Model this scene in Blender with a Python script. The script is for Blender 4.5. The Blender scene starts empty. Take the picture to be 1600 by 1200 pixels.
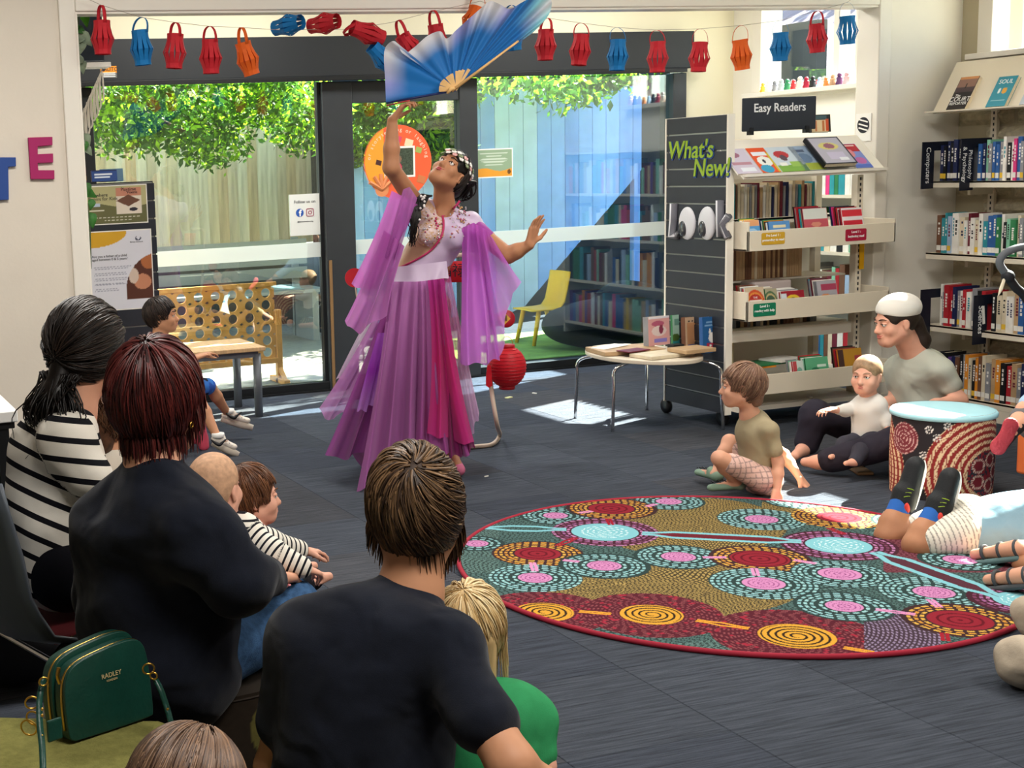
import bpy, bmesh, math, random
import numpy as np
from mathutils import Vector, Matrix
from mathutils.bvhtree import BVHTree
random.seed(7); rng = np.random.default_rng(7)
S = bpy.context.scene; COL = S.collection
PI = math.pi
# ------------------------------------------------------------------ camera, world, sun, lights, exposure
FOC, PCX, PCY, EYE = 2129.0344, 321.798, 583.656, 1.537
def _rot(y, p, r):
    cy, sy, cp, sp, cr, sr = math.cos(y), math.sin(y), math.cos(p), math.sin(p), math.cos(r), math.sin(r)
    fwd = np.array([sy*cp, cy*cp, -sp]); right = np.array([cy, -sy, 0.]); down = np.cross(fwd, right)
    return np.array([cr*right + sr*down, -sr*right + cr*down, fwd])
CM = _rot(math.radians(16.76369), math.radians(8.44289), math.radians(2.48103))
CO = np.array([0, 0, EYE])
cam = bpy.data.cameras.new('camera'); camo = bpy.data.objects.new('camera', cam); COL.objects.link(camo)
camo.matrix_world = Matrix([[CM[0][i], -CM[1][i], -CM[2][i], CO[i]] for i in range(3)] + [[0, 0, 0, 1]])
cam.sensor_width = 36; cam.lens = FOC*36/1600
cam.shift_x = (800-PCX)/1600; cam.shift_y = -(600-PCY)/1600
cam.clip_start = .05; cam.clip_end = 200
S.camera = camo
S.view_settings.view_transform = 'Standard'; S.view_settings.look = 'None'
S.view_settings.gamma = 1; S.view_settings.use_curve_mapping = False
S.view_settings.exposure = 0.25
W = bpy.data.worlds.new('sky'); S.world = W; W.use_nodes = True
nt = W.node_tree; bg = nt.nodes['Background']
sk = nt.nodes.new('ShaderNodeTexSky'); sk.sky_type = 'NISHITA'; sk.sun_disc = False
sk.sun_elevation = math.radians(42); sk.sun_rotation = math.radians(69.2); sk.air_density = 1.0; sk.dust_density = .6
nt.links.new(sk.outputs[0], bg.inputs[0]); bg.inputs[1].default_value = .74
SUN = Vector((.935*.743, .355*.743, .669))
def lamp(name, kind, loc, energy, col=(1, 1, 1), size=None, direction=None):
    l = bpy.data.lights.new(name, kind); l.energy = energy; l.color = col
    if kind == 'AREA': l.shape = 'RECTANGLE'; l.size, l.size_y = size
    if kind == 'SUN': l.angle = math.radians(.6)
    o = bpy.data.objects.new(name, l); COL.objects.link(o); o.location = loc
    if direction is not None: o.rotation_euler = Vector(direction).to_track_quat('-Z', 'Y').to_euler()
    return o
lamp('sun', 'SUN', (20, 8, 15), 72, (1, .95, .87), direction=-SUN)
for i, (x, y, e) in enumerate(((1.2, 1.2, 58), (3.9, 1.6, 54), (1.0, 4.4, 58), (3.9, 4.4, 50))):
    lamp('ceiling_light', 'AREA', (x, y, 2.93), e, (1, .96, .9), (1.2, .6), (0, 0, -1))
for x in (2.7, 5.2):
    lamp('ceiling_light', 'AREA', (x, 7.6, 2.86), 45, (1, .97, .92), (1.2, .5), (0, 0, -1))
try:
    S.cycles.use_denoising = True; S.cycles.max_bounces = 8; S.cycles.transparent_max_bounces = 16
    S.cycles.sample_clamp_indirect = 6; S.cycles.caustics_reflective = False; S.cycles.caustics_refractive = False
except Exception: pass
# ------------------------------------------------------------------ survey helpers: pixel of the photo -> point in the room
def ray(u, v): return CM.T @ np.array([(u-PCX)/FOC, (v-PCY)/FOC, 1.])
def PF(u, v, z=0.): d = ray(u, v); return CO + d*((z-EYE)/d[2])
def PY(u, v, y): d = ray(u, v); return CO + d*(y/d[1])
def PX(u, v, x): d = ray(u, v); return CO + d*(x/d[0])
def PD(u, v, d): return CO + ray(u, v)*d
def PJ(P):
    c = (np.atleast_2d(P)-CO) @ CM.T
    return np.c_[FOC*c[:, 0]/c[:, 2]+PCX, FOC*c[:, 1]/c[:, 2]+PCY]
VIEW = CM[2]; RIGHT = CM[0]; UP = -CM[1]
# ------------------------------------------------------------------ colours and materials
def lin(h):
    if not isinstance(h, str): return tuple(h)
    c = [int(h[i:i+2], 16)/255 for i in (0, 2, 4)]
    return tuple(x/12.92 if x <= .04045 else ((x+.055)/1.055)**2.4 for x in c)
MATS = {}
def mat(name, c='808080', rough=.6, metal=0, var=0, vs=40, stretch=(1, 1, 1), bump=0, bs=200, spec=.3, attr=None, trl=0, tra=0, coat=0, world=False, rnd=0, sheen=0, fold=0, stripe=None):
    if name in MATS: return MATS[name]
    m = bpy.data.materials.new(name); m.use_nodes = True; MATS[name] = m
    nt = m.node_tree; N = nt.nodes; L = nt.links; b = N['Principled BSDF']; out = N['Material Output']
    b.inputs['Roughness'].default_value = rough; b.inputs['Metallic'].default_value = metal
    b.inputs['Specular IOR Level'].default_value = spec; b.inputs['Coat Weight'].default_value = coat
    if sheen: b.inputs['Sheen Weight'].default_value = sheen
    col = lin(c); src = None
    b.inputs['Base Color'].default_value = (*col, 1)
    if attr:
        a = N.new('ShaderNodeAttribute'); a.attribute_name = attr; src = a.outputs['Color']
        if stripe:
            sx = N.new('ShaderNodeSeparateColor'); L.new(src, sx.inputs[0]); v = sx.outputs[0]
            for op, val in (('MULTIPLY', 1/stripe[0]), ('ADD', 50), ('FRACT', 0), ('LESS_THAN', stripe[1])):
                mm = N.new('ShaderNodeMath'); mm.operation = op; L.new(v, mm.inputs[0]); mm.inputs[1].default_value = val; v = mm.outputs[0]
            mc = N.new('ShaderNodeMix'); mc.data_type = 'RGBA'; L.new(v, mc.inputs['Factor']); mc.inputs[6].default_value = (*lin(stripe[2]), 1); mc.inputs[7].default_value = (*lin(stripe[3]), 1); src = mc.outputs[2]
    if var or bump or fold:
        if world: t = N.new('ShaderNodeNewGeometry').outputs['Position']
        else: t = N.new('ShaderNodeTexCoord').outputs['Object']
        mp = N.new('ShaderNodeMapping'); mp.inputs['Scale'].default_value = stretch; L.new(t, mp.inputs[0])
    if var:
        n = N.new('ShaderNodeTexNoise'); n.inputs['Scale'].default_value = vs; n.inputs['Detail'].default_value = 4; L.new(mp.outputs[0], n.inputs[0])
        mr = N.new('ShaderNodeMapRange'); L.new(n.outputs[0], mr.inputs[0])
        mr.inputs[1].default_value = .3; mr.inputs[2].default_value = .7; mr.inputs[3].default_value = 1-var; mr.inputs[4].default_value = 1+var
        mx = N.new('ShaderNodeVectorMath'); mx.operation = 'SCALE'
        if src is not None: L.new(src, mx.inputs[0])
        else: mx.inputs[0].default_value = col
        L.new(mr.outputs[0], mx.inputs['Scale']); src = mx.outputs[0]
    if rnd:
        oi = N.new('ShaderNodeObjectInfo'); mr = N.new('ShaderNodeMapRange'); L.new(oi.outputs['Random'], mr.inputs[0])
        mr.inputs[3].default_value = 1-rnd; mr.inputs[4].default_value = 1+rnd
        mx = N.new('ShaderNodeVectorMath'); mx.operation = 'SCALE'
        if src is not None: L.new(src, mx.inputs[0])
        else: mx.inputs[0].default_value = col
        L.new(mr.outputs[0], mx.inputs['Scale']); src = mx.outputs[0]
    if src is not None: L.new(src, b.inputs['Base Color'])
    if bump:
        n = N.new('ShaderNodeTexNoise'); n.inputs['Scale'].default_value = bs; n.inputs['Detail'].default_value = 5; L.new(mp.outputs[0], n.inputs[0])
        bp = N.new('ShaderNodeBump'); bp.inputs['Strength'].default_value = bump; bp.inputs['Distance'].default_value = .01
        L.new(n.outputs[0], bp.inputs['Height']); L.new(bp.outputs[0], b.inputs['Normal'])
    if fold:
        n = N.new('ShaderNodeTexNoise'); n.inputs['Scale'].default_value = 8; n.inputs['Detail'].default_value = 1.5; n.inputs['Distortion'].default_value = .35; L.new(mp.outputs[0], n.inputs[0])
        bq = N.new('ShaderNodeBump'); bq.inputs['Strength'].default_value = fold; bq.inputs['Distance'].default_value = .07; L.new(n.outputs[0], bq.inputs['Height'])
        if bump: L.new(bp.outputs[0], bq.inputs['Normal'])
        L.new(bq.outputs[0], b.inputs['Normal'])
    sh = b.outputs[0]
    if trl:
        t = N.new('ShaderNodeBsdfTranslucent'); t.inputs[0].default_value = (*col, 1)
        if src is not None: L.new(src, t.inputs[0])
        mx = N.new('ShaderNodeMixShader'); mx.inputs[0].default_value = trl; L.new(sh, mx.inputs[1]); L.new(t.outputs[0], mx.inputs[2]); sh = mx.outputs[0]
    if tra:
        t = N.new('ShaderNodeBsdfTransparent')
        mx = N.new('ShaderNodeMixShader'); mx.inputs[0].default_value = tra; L.new(sh, mx.inputs[1]); L.new(t.outputs[0], mx.inputs[2]); sh = mx.outputs[0]
    if trl or tra: L.new(sh, out.inputs[0])
    return m
def glass(name, refl, tint):
    m = bpy.data.materials.new(name); m.use_nodes = True; nt = m.node_tree; N = nt.nodes; L = nt.links
    N.remove(N['Principled BSDF'])
    t = N.new('ShaderNodeBsdfTransparent'); t.inputs[0].default_value = (*lin(tint), 1)
    g = N.new('ShaderNodeBsdfGlossy'); g.inputs['Roughness'].default_value = 0; g.inputs[0].default_value = (.95, .98, 1, 1)
    mx = N.new('ShaderNodeMixShader'); mx.inputs[0].default_value = refl
    L.new(t.outputs[0], mx.inputs[1]); L.new(g.outputs[0], mx.inputs[2]); L.new(mx.outputs[0], N['Material Output'].inputs[0])
    MATS[name] = m
    return m
# ------------------------------------------------------------------ objects
def tag(o, label=None, cat=None, group=None, kind=None):
    if label: o['label'] = label
    if cat: o['category'] = cat
    if group: o['group'] = group
    if kind: o['kind'] = kind
    return o
def thing(name, label, cat, loc=(0, 0, 0), group=None):
    o = bpy.data.objects.new(name, None); COL.objects.link(o); o.location = [float(x) for x in loc]; o.empty_display_size = .1
    return tag(o, label, cat, group)
def link(o, parent=None):
    COL.objects.link(o)
    if parent is not None:
        o.parent = parent
        M = Matrix.Translation(-world_of(parent))
        o.matrix_parent_inverse = M
    return o
def world_of(p):
    v = Vector(p.location)
    while p.parent is not None:
        v = v + p.matrix_parent_inverse.translation; p = p.parent; v = v + Vector(p.location)
    return v
def meshobj(name, v, f, m, parent=None, smooth=False, mi=None, col=None, bevel=0):
    me = bpy.data.meshes.new(name)
    v = np.asarray(v, dtype=np.float64)
    me.from_pydata(v.tolist() if len(v) < 200000 else v.tolist(), [], f if isinstance(f, list) else np.asarray(f).tolist())
    for mm in (m if isinstance(m, (list, tuple)) else [m]): me.materials.append(mm)
    if mi is not None: me.polygons.foreach_set('material_index', np.asarray(mi, dtype=np.int32))
    if smooth: me.polygons.foreach_set('use_smooth', np.ones(len(me.polygons), dtype=bool))
    if col is not None:
        a = me.color_attributes.new('col', 'FLOAT_COLOR', 'POINT')
        c = np.ones((len(v), 4), dtype=np.float32); c[:, :3] = col; a.data.foreach_set('color', c.ravel())
    me.update()
    o = bpy.data.objects.new(name, me); link(o, parent)
    if bevel:
        b = o.modifiers.new('bevel', 'BEVEL'); b.width = bevel; b.segments = 2; b.limit_method = 'ANGLE'; b.angle_limit = .6
    return o
def nrm(a): a = np.asarray(a, float); return a/(np.linalg.norm(a)+1e-12)
def V3(*a): return np.array(a, float)
class MB:
    def __init__(s): s.v = []; s.f = []; s.mi = []; s.n = 0; s.cur = 0; s.c = []; s.curcol = (1, 1, 1)
    def add(s, v, f):
        v = np.asarray(v, float); s.v.append(v); s.f += [[i+s.n for i in q] for q in f]; s.mi += [s.cur]*len(f); s.n += len(v)
        s.c.append(np.tile(s.curcol, (len(v), 1))); return s
    def box(s, x0, x1, y0, y1, z0, z1): return s.obox(((x0+x1)/2, (y0+y1)/2, (z0+z1)/2), (abs(x1-x0), abs(y1-y0), abs(z1-z0)))
    def obox(s, c, size, ex=(1, 0, 0), ey=(0, 1, 0), ez=None):
        ex = nrm(ex); ey = nrm(ey); ez = nrm(np.cross(ex, ey)) if ez is None else nrm(ez)
        h = np.array(size, float)/2; c = np.array(c, float)
        P = [c+ex*h[0]*i+ey*h[1]*j+ez*h[2]*k for i in (-1, 1) for j in (-1, 1) for k in (-1, 1)]
        return s.add(P, [(0, 1, 3, 2), (4, 6, 7, 5), (0, 4, 5, 1), (2, 3, 7, 6), (0, 2, 6, 4), (1, 5, 7, 3)])
    def tube(s, path, r, n=8, cap=True, closed=False):
        P = np.array(path, float); m = len(P); r = np.broadcast_to(np.asarray(r, float), (m,))
        T = np.gradient(P, axis=0) if not closed else np.roll(P, -1, 0)-np.roll(P, 1, 0)
        vs = []; u = None
        for i in range(m):
            t = nrm(T[i])
            if u is None: a = V3(0, 0, 1) if abs(t[2]) < .9 else V3(1, 0, 0); u = nrm(np.cross(t, a))
            else: u = nrm(u-t*np.dot(u, t))
            w = np.cross(t, u)
            for k in range(n):
                a = 2*PI*k/n; vs.append(P[i]+r[i]*(math.cos(a)*u+math.sin(a)*w))
        f = []
        for i in range(m if closed else m-1):
            j = (i+1) % m
            for k in range(n): f.append((i*n+k, i*n+(k+1) % n, j*n+(k+1) % n, j*n+k))
        if cap and not closed: f += [tuple(range(n))[::-1], tuple(range((m-1)*n, m*n))]
        return s.add(vs, f)
    def lathe(s, prof, c=(0, 0, 0), n=24, ax=(0, 0, 1), cap=True):
        ax = nrm(ax); a = V3(1, 0, 0) if abs(ax[0]) < .9 else V3(0, 1, 0); u = nrm(np.cross(ax, a)); w = np.cross(ax, u); c = np.array(c, float)
        vs = [c+ax*z+r*(math.cos(2*PI*k/n)*u+math.sin(2*PI*k/n)*w) for r, z in prof for k in range(n)]; m = len(prof)
        f = [(i*n+k, i*n+(k+1) % n, (i+1)*n+(k+1) % n, (i+1)*n+k) for i in range(m-1) for k in range(n)]
        if cap: f += [tuple(range(n))[::-1], tuple(range((m-1)*n, m*n))]
        return s.add(vs, f)
    def prism(s, poly, o, ex, ey, d):
        ex = nrm(ex); ey = nrm(ey); ez = np.cross(ex, ey); o = np.array(o, float); n = len(poly)
        a = [o+ex*p[0]+ey*p[1] for p in poly]; b = [p+ez*d for p in a]
        return s.add(a+b, [tuple(range(n))[::-1], tuple(range(n, 2*n))]+[(i, (i+1) % n, n+(i+1) % n, n+i) for i in range(n)])
    def ell(s, c, r, R=None, nu=12, nv=8):
        r = np.broadcast_to(np.asarray(r, float), (3,)); R = np.eye(3) if R is None else np.asarray(R)
        vs = []
        for j in range(nv+1):
            t = PI*j/nv
            for i in range(nu):
                a = 2*PI*i/nu; vs.append(np.array(c)+R.T@(r*V3(math.sin(t)*math.cos(a), math.sin(t)*math.sin(a), math.cos(t))))
        f = [(j*nu+i, (j+1)*nu+i, (j+1)*nu+(i+1) % nu, j*nu+(i+1) % nu) for j in range(nv) for i in range(nu)]
        return s.add(vs, f)
    def build(s, name, m, parent=None, smooth=False, bevel=0, colattr=False):
        return meshobj(name, np.concatenate(s.v), s.f, m, parent, smooth, s.mi if isinstance(m, (list, tuple)) else None, np.concatenate(s.c) if colattr else None, bevel)
def bez(pts, n=8):
    P = np.array(pts, float); out = []
    for i in range(len(P)-1):
        p0 = P[max(i-1, 0)]; p1 = P[i]; p2 = P[i+1]; p3 = P[min(i+2, len(P)-1)]
        for k in range(n):
            t = k/n; out.append(.5*((2*p1)+(-p0+p2)*t+(2*p0-5*p1+4*p2-p3)*t*t+(-p0+3*p1-3*p2+p3)*t**3))
    out.append(P[-1]); return np.array(out)
def grid(name, P, m, parent=None, col=None, smooth=True, thick=0):
    P = np.asarray(P, float); n, k = P.shape[:2]; I = np.arange(n*k).reshape(n, k)
    f = np.stack([I[:-1, :-1], I[1:, :-1], I[1:, 1:], I[:-1, 1:]], -1).reshape(-1, 4)
    o = meshobj(name, P.reshape(-1, 3), f.tolist(), m, parent, smooth, None, None if col is None else np.asarray(col).reshape(-1, 3))
    if thick:
        s = o.modifiers.new('solid', 'SOLIDIFY'); s.thickness = thick; s.offset = 0
    return o
def printed(name, o, ex, ey, w, h, fn, parent, nx=40, ny=50, m=None, thick=0):
    """flat print: fn(u,v)->rgb arrays, u,v in 0..1 (v up), on a panel with its lower left corner at o"""
    u, v = np.meshgrid(np.linspace(0, 1, nx), np.linspace(0, 1, ny), indexing='ij')
    P = np.asarray(o)+u[..., None]*w*nrm(ex)+v[..., None]*h*nrm(ey)
    return grid(name, P, m or MATS['print'], parent, fn(u, v), False, thick)
FONT = None
def text(body, o, ex, ey, size, m, parent, name='lettering', align='CENTER', ext=.0006, bold=0):
    cu = bpy.data.curves.new(name, 'FONT'); cu.body = body; cu.size = size; cu.align_x = align; cu.align_y = 'CENTER'; cu.extrude = ext; cu.offset = bold; cu.resolution_u = 3
    cu.materials.append(m); ob = bpy.data.objects.new(name, cu)
    ex = Vector(nrm(ex)); ey = Vector(nrm(ey)); ez = ex.cross(ey)
    tmp = ob
    COL.objects.link(tmp); dg = bpy.context.evaluated_depsgraph_get(); dg.update()
    me = bpy.data.meshes.new_from_object(tmp.evaluated_get(dg)); bpy.data.objects.remove(tmp); bpy.data.curves.remove(cu)
    M = Matrix(((ex.x, ey.x, ez.x, o[0]), (ex.y, ey.y, ez.y, o[1]), (ex.z, ey.z, ez.z, o[2]), (0, 0, 0, 1))); me.transform(M)
    if not len(me.materials): me.materials.append(m)
    ob = bpy.data.objects.new(name, me); return link(ob, parent)
def dup(src, offset=(0, 0, 0)):
    r = src.copy(); COL.objects.link(r); r.location = Vector(src.location)+Vector(offset)
    def rec(a, b):
        for ch in [c for c in a.children]:
            c = ch.copy(); COL.objects.link(c); c.parent = b; rec(ch, c)
    rec(src, r)
    return r
def struct(o): o['kind'] = 'structure'; return o
# ------------------------------------------------------------------ implicit bodies: limbs and torsos blended into one surface
class SDF:
    def __init__(s, h=.006, k=.02): s.p = []; s.h = h; s.k = k
    def cap(s, a, b, ra, rb=None, k=None, flat=None, st=None, sub=False):
        s.p.append(('c', np.array(a, float), np.array(b, float), ra, ra if rb is None else rb, s.k if k is None else k, flat, st, sub)); return s
    def chain(s, pts, rs, **kw):
        for i in range(len(pts)-1): s.cap(pts[i], pts[i+1], rs[i], rs[i+1], **kw)
        return s
    def ell(s, c, r, R=None, k=None, st=None, sub=False):
        s.p.append(('e', np.array(c, float), np.broadcast_to(np.asarray(r, float), (3,)).copy(), np.eye(3) if R is None else np.asarray(R, float), None, s.k if k is None else k, None, st, sub)); return s
    @staticmethod
    def ev(p, X):
        if p[0] == 'c':
            a, b, ra, rb, fl = p[1], p[2], p[3], p[4], p[6]; q = X-a; ba = b-a
            if fl is not None:
                d = nrm(fl[0]); q = q+(q@d)[..., None]*d*(1/fl[1]-1); ba = ba+(ba@d)*d*(1/fl[1]-1)
            t = np.clip((q@ba)/(ba@ba+1e-12), 0, 1)
            return np.sqrt(((q-t[..., None]*ba)**2).sum(-1))-(ra+(rb-ra)*t)
        q = (X-p[1])@p[3].T; k0 = np.sqrt(((q/p[2])**2).sum(-1)); k1 = np.sqrt(((q/p[2]**2)**2).sum(-1))
        return k0*(k0-1)/(k1+1e-9)
    def mesh(s):
        h = s.h; lo = []; hi = []; bb = []
        for p in s.p:
            if p[0] == 'c': r = max(p[3], p[4]); a = np.minimum(p[1], p[2])-r; b = np.maximum(p[1], p[2])+r
            else: r = p[2].max(); a = p[1]-r; b = p[1]+r
            bb.append((a-p[5]-2*h, b+p[5]+2*h))
            if not p[8]: lo.append(a); hi.append(b)
        lo = np.min(lo, 0)-.02-2*h; hi = np.max(hi, 0)+.02+2*h; n = np.ceil((hi-lo)/h).astype(int)+1
        D = np.full(n, .5, np.float32); ax = [lo[i]+h*np.arange(n[i]) for i in range(3)]
        for p, (a, b) in zip(s.p, bb):
            i0 = np.clip(np.floor((a-lo)/h).astype(int), 0, n-1); i1 = np.clip(np.ceil((b-lo)/h).astype(int)+1, 1, n)
            if (i1 <= i0).any(): continue
            sl = tuple(slice(x, y) for x, y in zip(i0, i1))
            X = np.stack(np.meshgrid(*[ax[i][sl[i]] for i in range(3)], indexing='ij'), -1).astype(np.float32); d = s.ev(p, X); k = p[5]; c = D[sl]
            if p[8]: hh = np.clip(.5-.5*(c+d)/k, 0, 1); D[sl] = c+(-d-c)*hh+k*hh*(1-hh)
            else: hh = np.clip(.5+.5*(c-d)/k, 0, 1); D[sl] = c+(d-c)*hh-k*hh*(1-hh)
        ins = D < 0
        cs = np.zeros(np.array(D.shape)-1, np.int8)
        for i in (0, 1):
            for j in (0, 1):
                for l in (0, 1): cs += ins[i:ins.shape[0]-1+i, j:ins.shape[1]-1+j, l:ins.shape[2]-1+l]
        act = np.argwhere((cs > 0) & (cs < 8)); ID = np.full(cs.shape, -1, np.int64); ID[tuple(act.T)] = np.arange(len(act))
        off = np.array([(i, j, l) for i in (0, 1) for j in (0, 1) for l in (0, 1)])
        cv = np.stack([D[tuple((act+o).T)] for o in off], 1); acc = np.zeros((len(act), 3)); cnt = np.zeros(len(act))
        for a in range(8):
            for b in range(a+1, 8):
                if np.abs(off[a]-off[b]).sum() == 1:
                    m = (cv[:, a] < 0) != (cv[:, b] < 0); da = cv[m, a]; db = cv[m, b]; t = (da/(da-db))[:, None]
                    acc[m] += off[a]+(off[b]-off[a])*t; cnt[m] += 1
        V = lo+h*(act+acc/cnt[:, None]); F = []
        for axis in range(3):
            sa = [slice(None)]*3; sb = [slice(None)]*3; sa[axis] = slice(0, -1); sb[axis] = slice(1, None)
            A = ins[tuple(sa)]; B = ins[tuple(sb)]; o1, o2 = [(1, 2), (2, 0), (0, 1)][axis]
            e = np.argwhere(A != B); e = e[(e[:, o1] > 0) & (e[:, o2] > 0) & (e[:, o1] < D.shape[o1]-1) & (e[:, o2] < D.shape[o2]-1)]
            if not len(e): continue
            u = np.zeros(3, int); u[o1] = 1; w = np.zeros(3, int); w[o2] = 1
            q = np.stack([ID[tuple((e-u-w).T)], ID[tuple((e-w).T)], ID[tuple(e.T)], ID[tuple((e-u).T)]], 1)
            fl = B[tuple(e.T)]; q[fl] = q[fl][:, ::-1]; F.append(q)
        F = np.concatenate(F); F = F[(F >= 0).all(1)]
        return V, F
    def stripe(s, V):
        best = np.full(len(V), 9.); u = np.zeros(len(V))
        for p in s.p:
            if p[7] is None or p[8]: continue
            d = s.ev(p, V); m = d < best; best[m] = d[m]; o, dr = p[7]; u[m] = ((V-np.asarray(o))@nrm(dr))[m]
        return u
    def build(s, name, m, parent=None, wr=0, wf=30, colf=None, cut=None):
        V, F = s.mesh()
        if wr:
            a = V[F]; fn = np.cross(a[:, 2]-a[:, 0], a[:, 3]-a[:, 1]); N = np.zeros_like(V)
            for i in range(4): np.add.at(N, F[:, i], fn)
            N /= np.linalg.norm(N, axis=1, keepdims=True)+1e-12; w = np.zeros(len(V)); r2 = np.random.default_rng(len(V))
            for i in range(7):
                d = nrm(r2.normal(size=3)); fr = wf*(.5+r2.random()*1.3); w += np.sin(V@d*fr+r2.random()*6+2*np.sin(V@nrm(r2.normal(size=3))*fr*.4))
            V = V+N*(wr*w/3)[:, None]
        if cut is not None:
            F = F[cut(V[F].mean(1))]; used = np.unique(F); mp = np.full(len(V), -1); mp[used] = np.arange(len(used)); V = V[used]; F = mp[F]
        col = None if colf is None else colf(V, s)
        return meshobj(name, V, F.tolist(), m, parent, True, None, col)
# ================================================================== the room
YP, YD, XB, XR, ZC = 6.34, 8.70, 6.497, 6.80, 2.95
mat('print', attr='col', rough=.45, spec=.3); mat('cloth_print', attr='col', rough=.85, spec=.1, bump=.15, bs=300)
wallm = mat('wall_paint', 'ddd3c4', .75, var=.03, vs=3, bump=.05, bs=60, world=True)
wallw = mat('white_paint', 'e9e4d8', .7, var=.03, vs=3)
trimm = mat('trim_gloss', 'e8e2d6', .35)
creamm = mat('cream_paint', 'e6e0c6', .7)
black = mat('black_metal', '17191b', .45); dgrey = mat('charcoal_frame', '34373a', .4, var=.06, vs=8)
chrome = mat('chrome', 'd8d8d8', .12, 1); white = mat('white_plastic', 'ecebe6', .4); paper = mat('paper', 'f1efe8', .8)
# floor of carpet tiles
fl = struct(MB().box(-3.2, 7, -2.2, 8.9, -.06, -.012).build('floor', mat('floor_slab', '2a2b2e', .9)))
carp = [mat('carpet_%d' % i, c, .95, var=.36, vs=30, stretch=(.16, 3.4, 1), bump=.7, bs=220, spec=.05, world=True, rnd=.1) for i, c in enumerate(('4b5059', '4e5056', '464b55'))]
tiles = []
for k in range(3):
    mb = MB(); a = .2492
    mb.add([(x, y, z) for z, e in ((-.012, 0), (-.0015, 0), (0, .0022)) for x, y in ((-a+e, -a+e), (a-e, -a+e), (a-e, a-e), (-a+e, a-e))],
           [(0, 1, 5, 4), (1, 2, 6, 5), (2, 3, 7, 6), (3, 0, 4, 7), (4, 5, 9, 8), (5, 6, 10, 9), (6, 7, 11, 10), (7, 4, 8, 11), (8, 9, 10, 11)])
    tiles.append(mb.build('carpet_tile', carp[k], fl))
proto_used = [False]*3
for i in range(16):
    for j in range(15):
        k = random.choice((0, 0, 1, 2)); x = -.953+.5*i; y = 1.66+.5*j
        if x > 6.75 or y > 8.75: continue
        o = tiles[k] if not proto_used[k] else tiles[k].copy()
        if proto_used[k]: COL.objects.link(o)
        proto_used[k] = True; o.location = (x, y, 0)
        if random.random() < .12: o.rotation_euler.z = PI/2
struct(MB().box(-3.2, 7, -2.2, 8.9, ZC, ZC+.1).build('ceiling', wallw))
struct(MB().box(-3.2, 1.35, YP, YP+.13, 0, ZC).build('wall_left', wallm))
struct(MB().box(5.906, XR+.1, YP, YP+.13, 0, ZC).build('wall_right', wallw))
struct(MB().box(1.35, 5.906, YP, YP+.13, 2.34, ZC).build('wall_over_opening', wallm))
struct(MB().box(-3.3, -3.2, -2.2, YP, 0, ZC).build('wall_far_left', wallm))
struct(MB().box(-3.2, XB, -2.3, -2.2, 0, ZC).build('wall_behind', wallm))
tr = struct(MB().box(1.275, 1.353, YP-.02, YP+.15, 0, 2.36).build('trim_1', trimm, bevel=.006))
struct(MB().box(1.353, 1.362, YP-.012, YP-.002, 0, 2.287).build('trim_2', trimm))
struct(MB().box(5.9, 5.985, YP-.02, YP+.15, 0, 2.36).build('trim_3', trimm, bevel=.006))
struct(MB().box(1.354, 5.899, YP-.019, YP+.149, 2.288, 2.364).build('trim_4', trimm, bevel=.006))
struct(MB().box(1.353, 5.9, YP-.008, YP+.1, 2.277, 2.29).build('trim_5', trimm))
struct(MB().box(-3.2, 1.27, YP-.014, YP, 0, .09).build('baseboard_left', trimm))
struct(MB().box(5.99, XB, YP-.014, YP, 0, .09).build('baseboard_right', trimm))
# back room
struct(MB().box(1.2, 1.9, YD, YD+.15, 0, 2.95).build('wall_back_left', wallw))
struct(MB().box(6.36, XR, YD, YD+.15, 0, 2.95).build('wall_back_right', creamm))
struct(MB().box(1.9, 6.36, YD, YD+.15, 2.385, 2.95).build('wall_back_top', creamm))
struct(MB().box(1.1, 1.2, YP+.13, YD, 0, 2.95).build('wall_back_side', wallw))
# window walls on the right
def holes(name, x0, x1, y0, y1, wins, m):
    mb = MB(); ys = y0
    zs, zt = wins[0][2], wins[0][3]
    mb.box(x0, x1, y0, y1, 0, zs); mb.box(x0, x1, y0, y1, zt, ZC)
    for a, b, _, _ in wins: mb.box(x0, x1, ys, a, zs, zt); ys = b
    mb.box(x0, x1, ys, y1, zs, zt); return struct(mb.build(name, m))
holes('wall_window_side', XR, XR+.16, YP+.13, YD+.15, [(7.46, 8.38, 1.92, 2.62)], wallw)
brickbase = mat('mortar', 'b3a98f', .9)
bw = holes('wall_brick', XB, XB+.2, -2.2, YP, [(4.5, 6.12, 2.0, 2.6)], brickbase)
glassw = glass('window_glass', .08, 'f4f8f6'); glassd = glass('door_glass', .13, 'eef4f0'); glassr = glass('door_glass_reflective', .13, 'dfecf2')
def window(n, x, y0, y1, z0, z1, muls):
    t = struct(thing('window_%d' % n, None, None, (x, (y0+y1)/2, z0)))
    for a, b, c, d in ((y0-.07, y1+.07, z0-.05, z0+.006), (y0-.07, y1+.07, z1-.006, z1+.06), (y0-.09, y0+.006, z0+.006, z1-.006), (y1-.006, y1+.09, z0+.006, z1-.006)):
        MB().box(x-.025, x+.1, a, b, c, d).build('window_frame', trimm, t, bevel=.004)
    for y in muls: MB().box(x-.0, x+.08, y-.03, y+.03, z0, z1).build('mullion', trimm, t, bevel=.004)
    MB().box(x+.04, x+.046, y0, y1, z0, z1).build('pane', glassw, t)
    MB().box(x-.1, x-.026, y0-.1, y1+.1, z0-.03, z0+.002).build('window_sill', trimm, t, bevel=.004)
window(1, XR, 7.46, 8.38, 1.92, 2.62, (7.66,))
window(2, XB, 4.5, 6.12, 2.0, 2.6, (5.12,))
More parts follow.
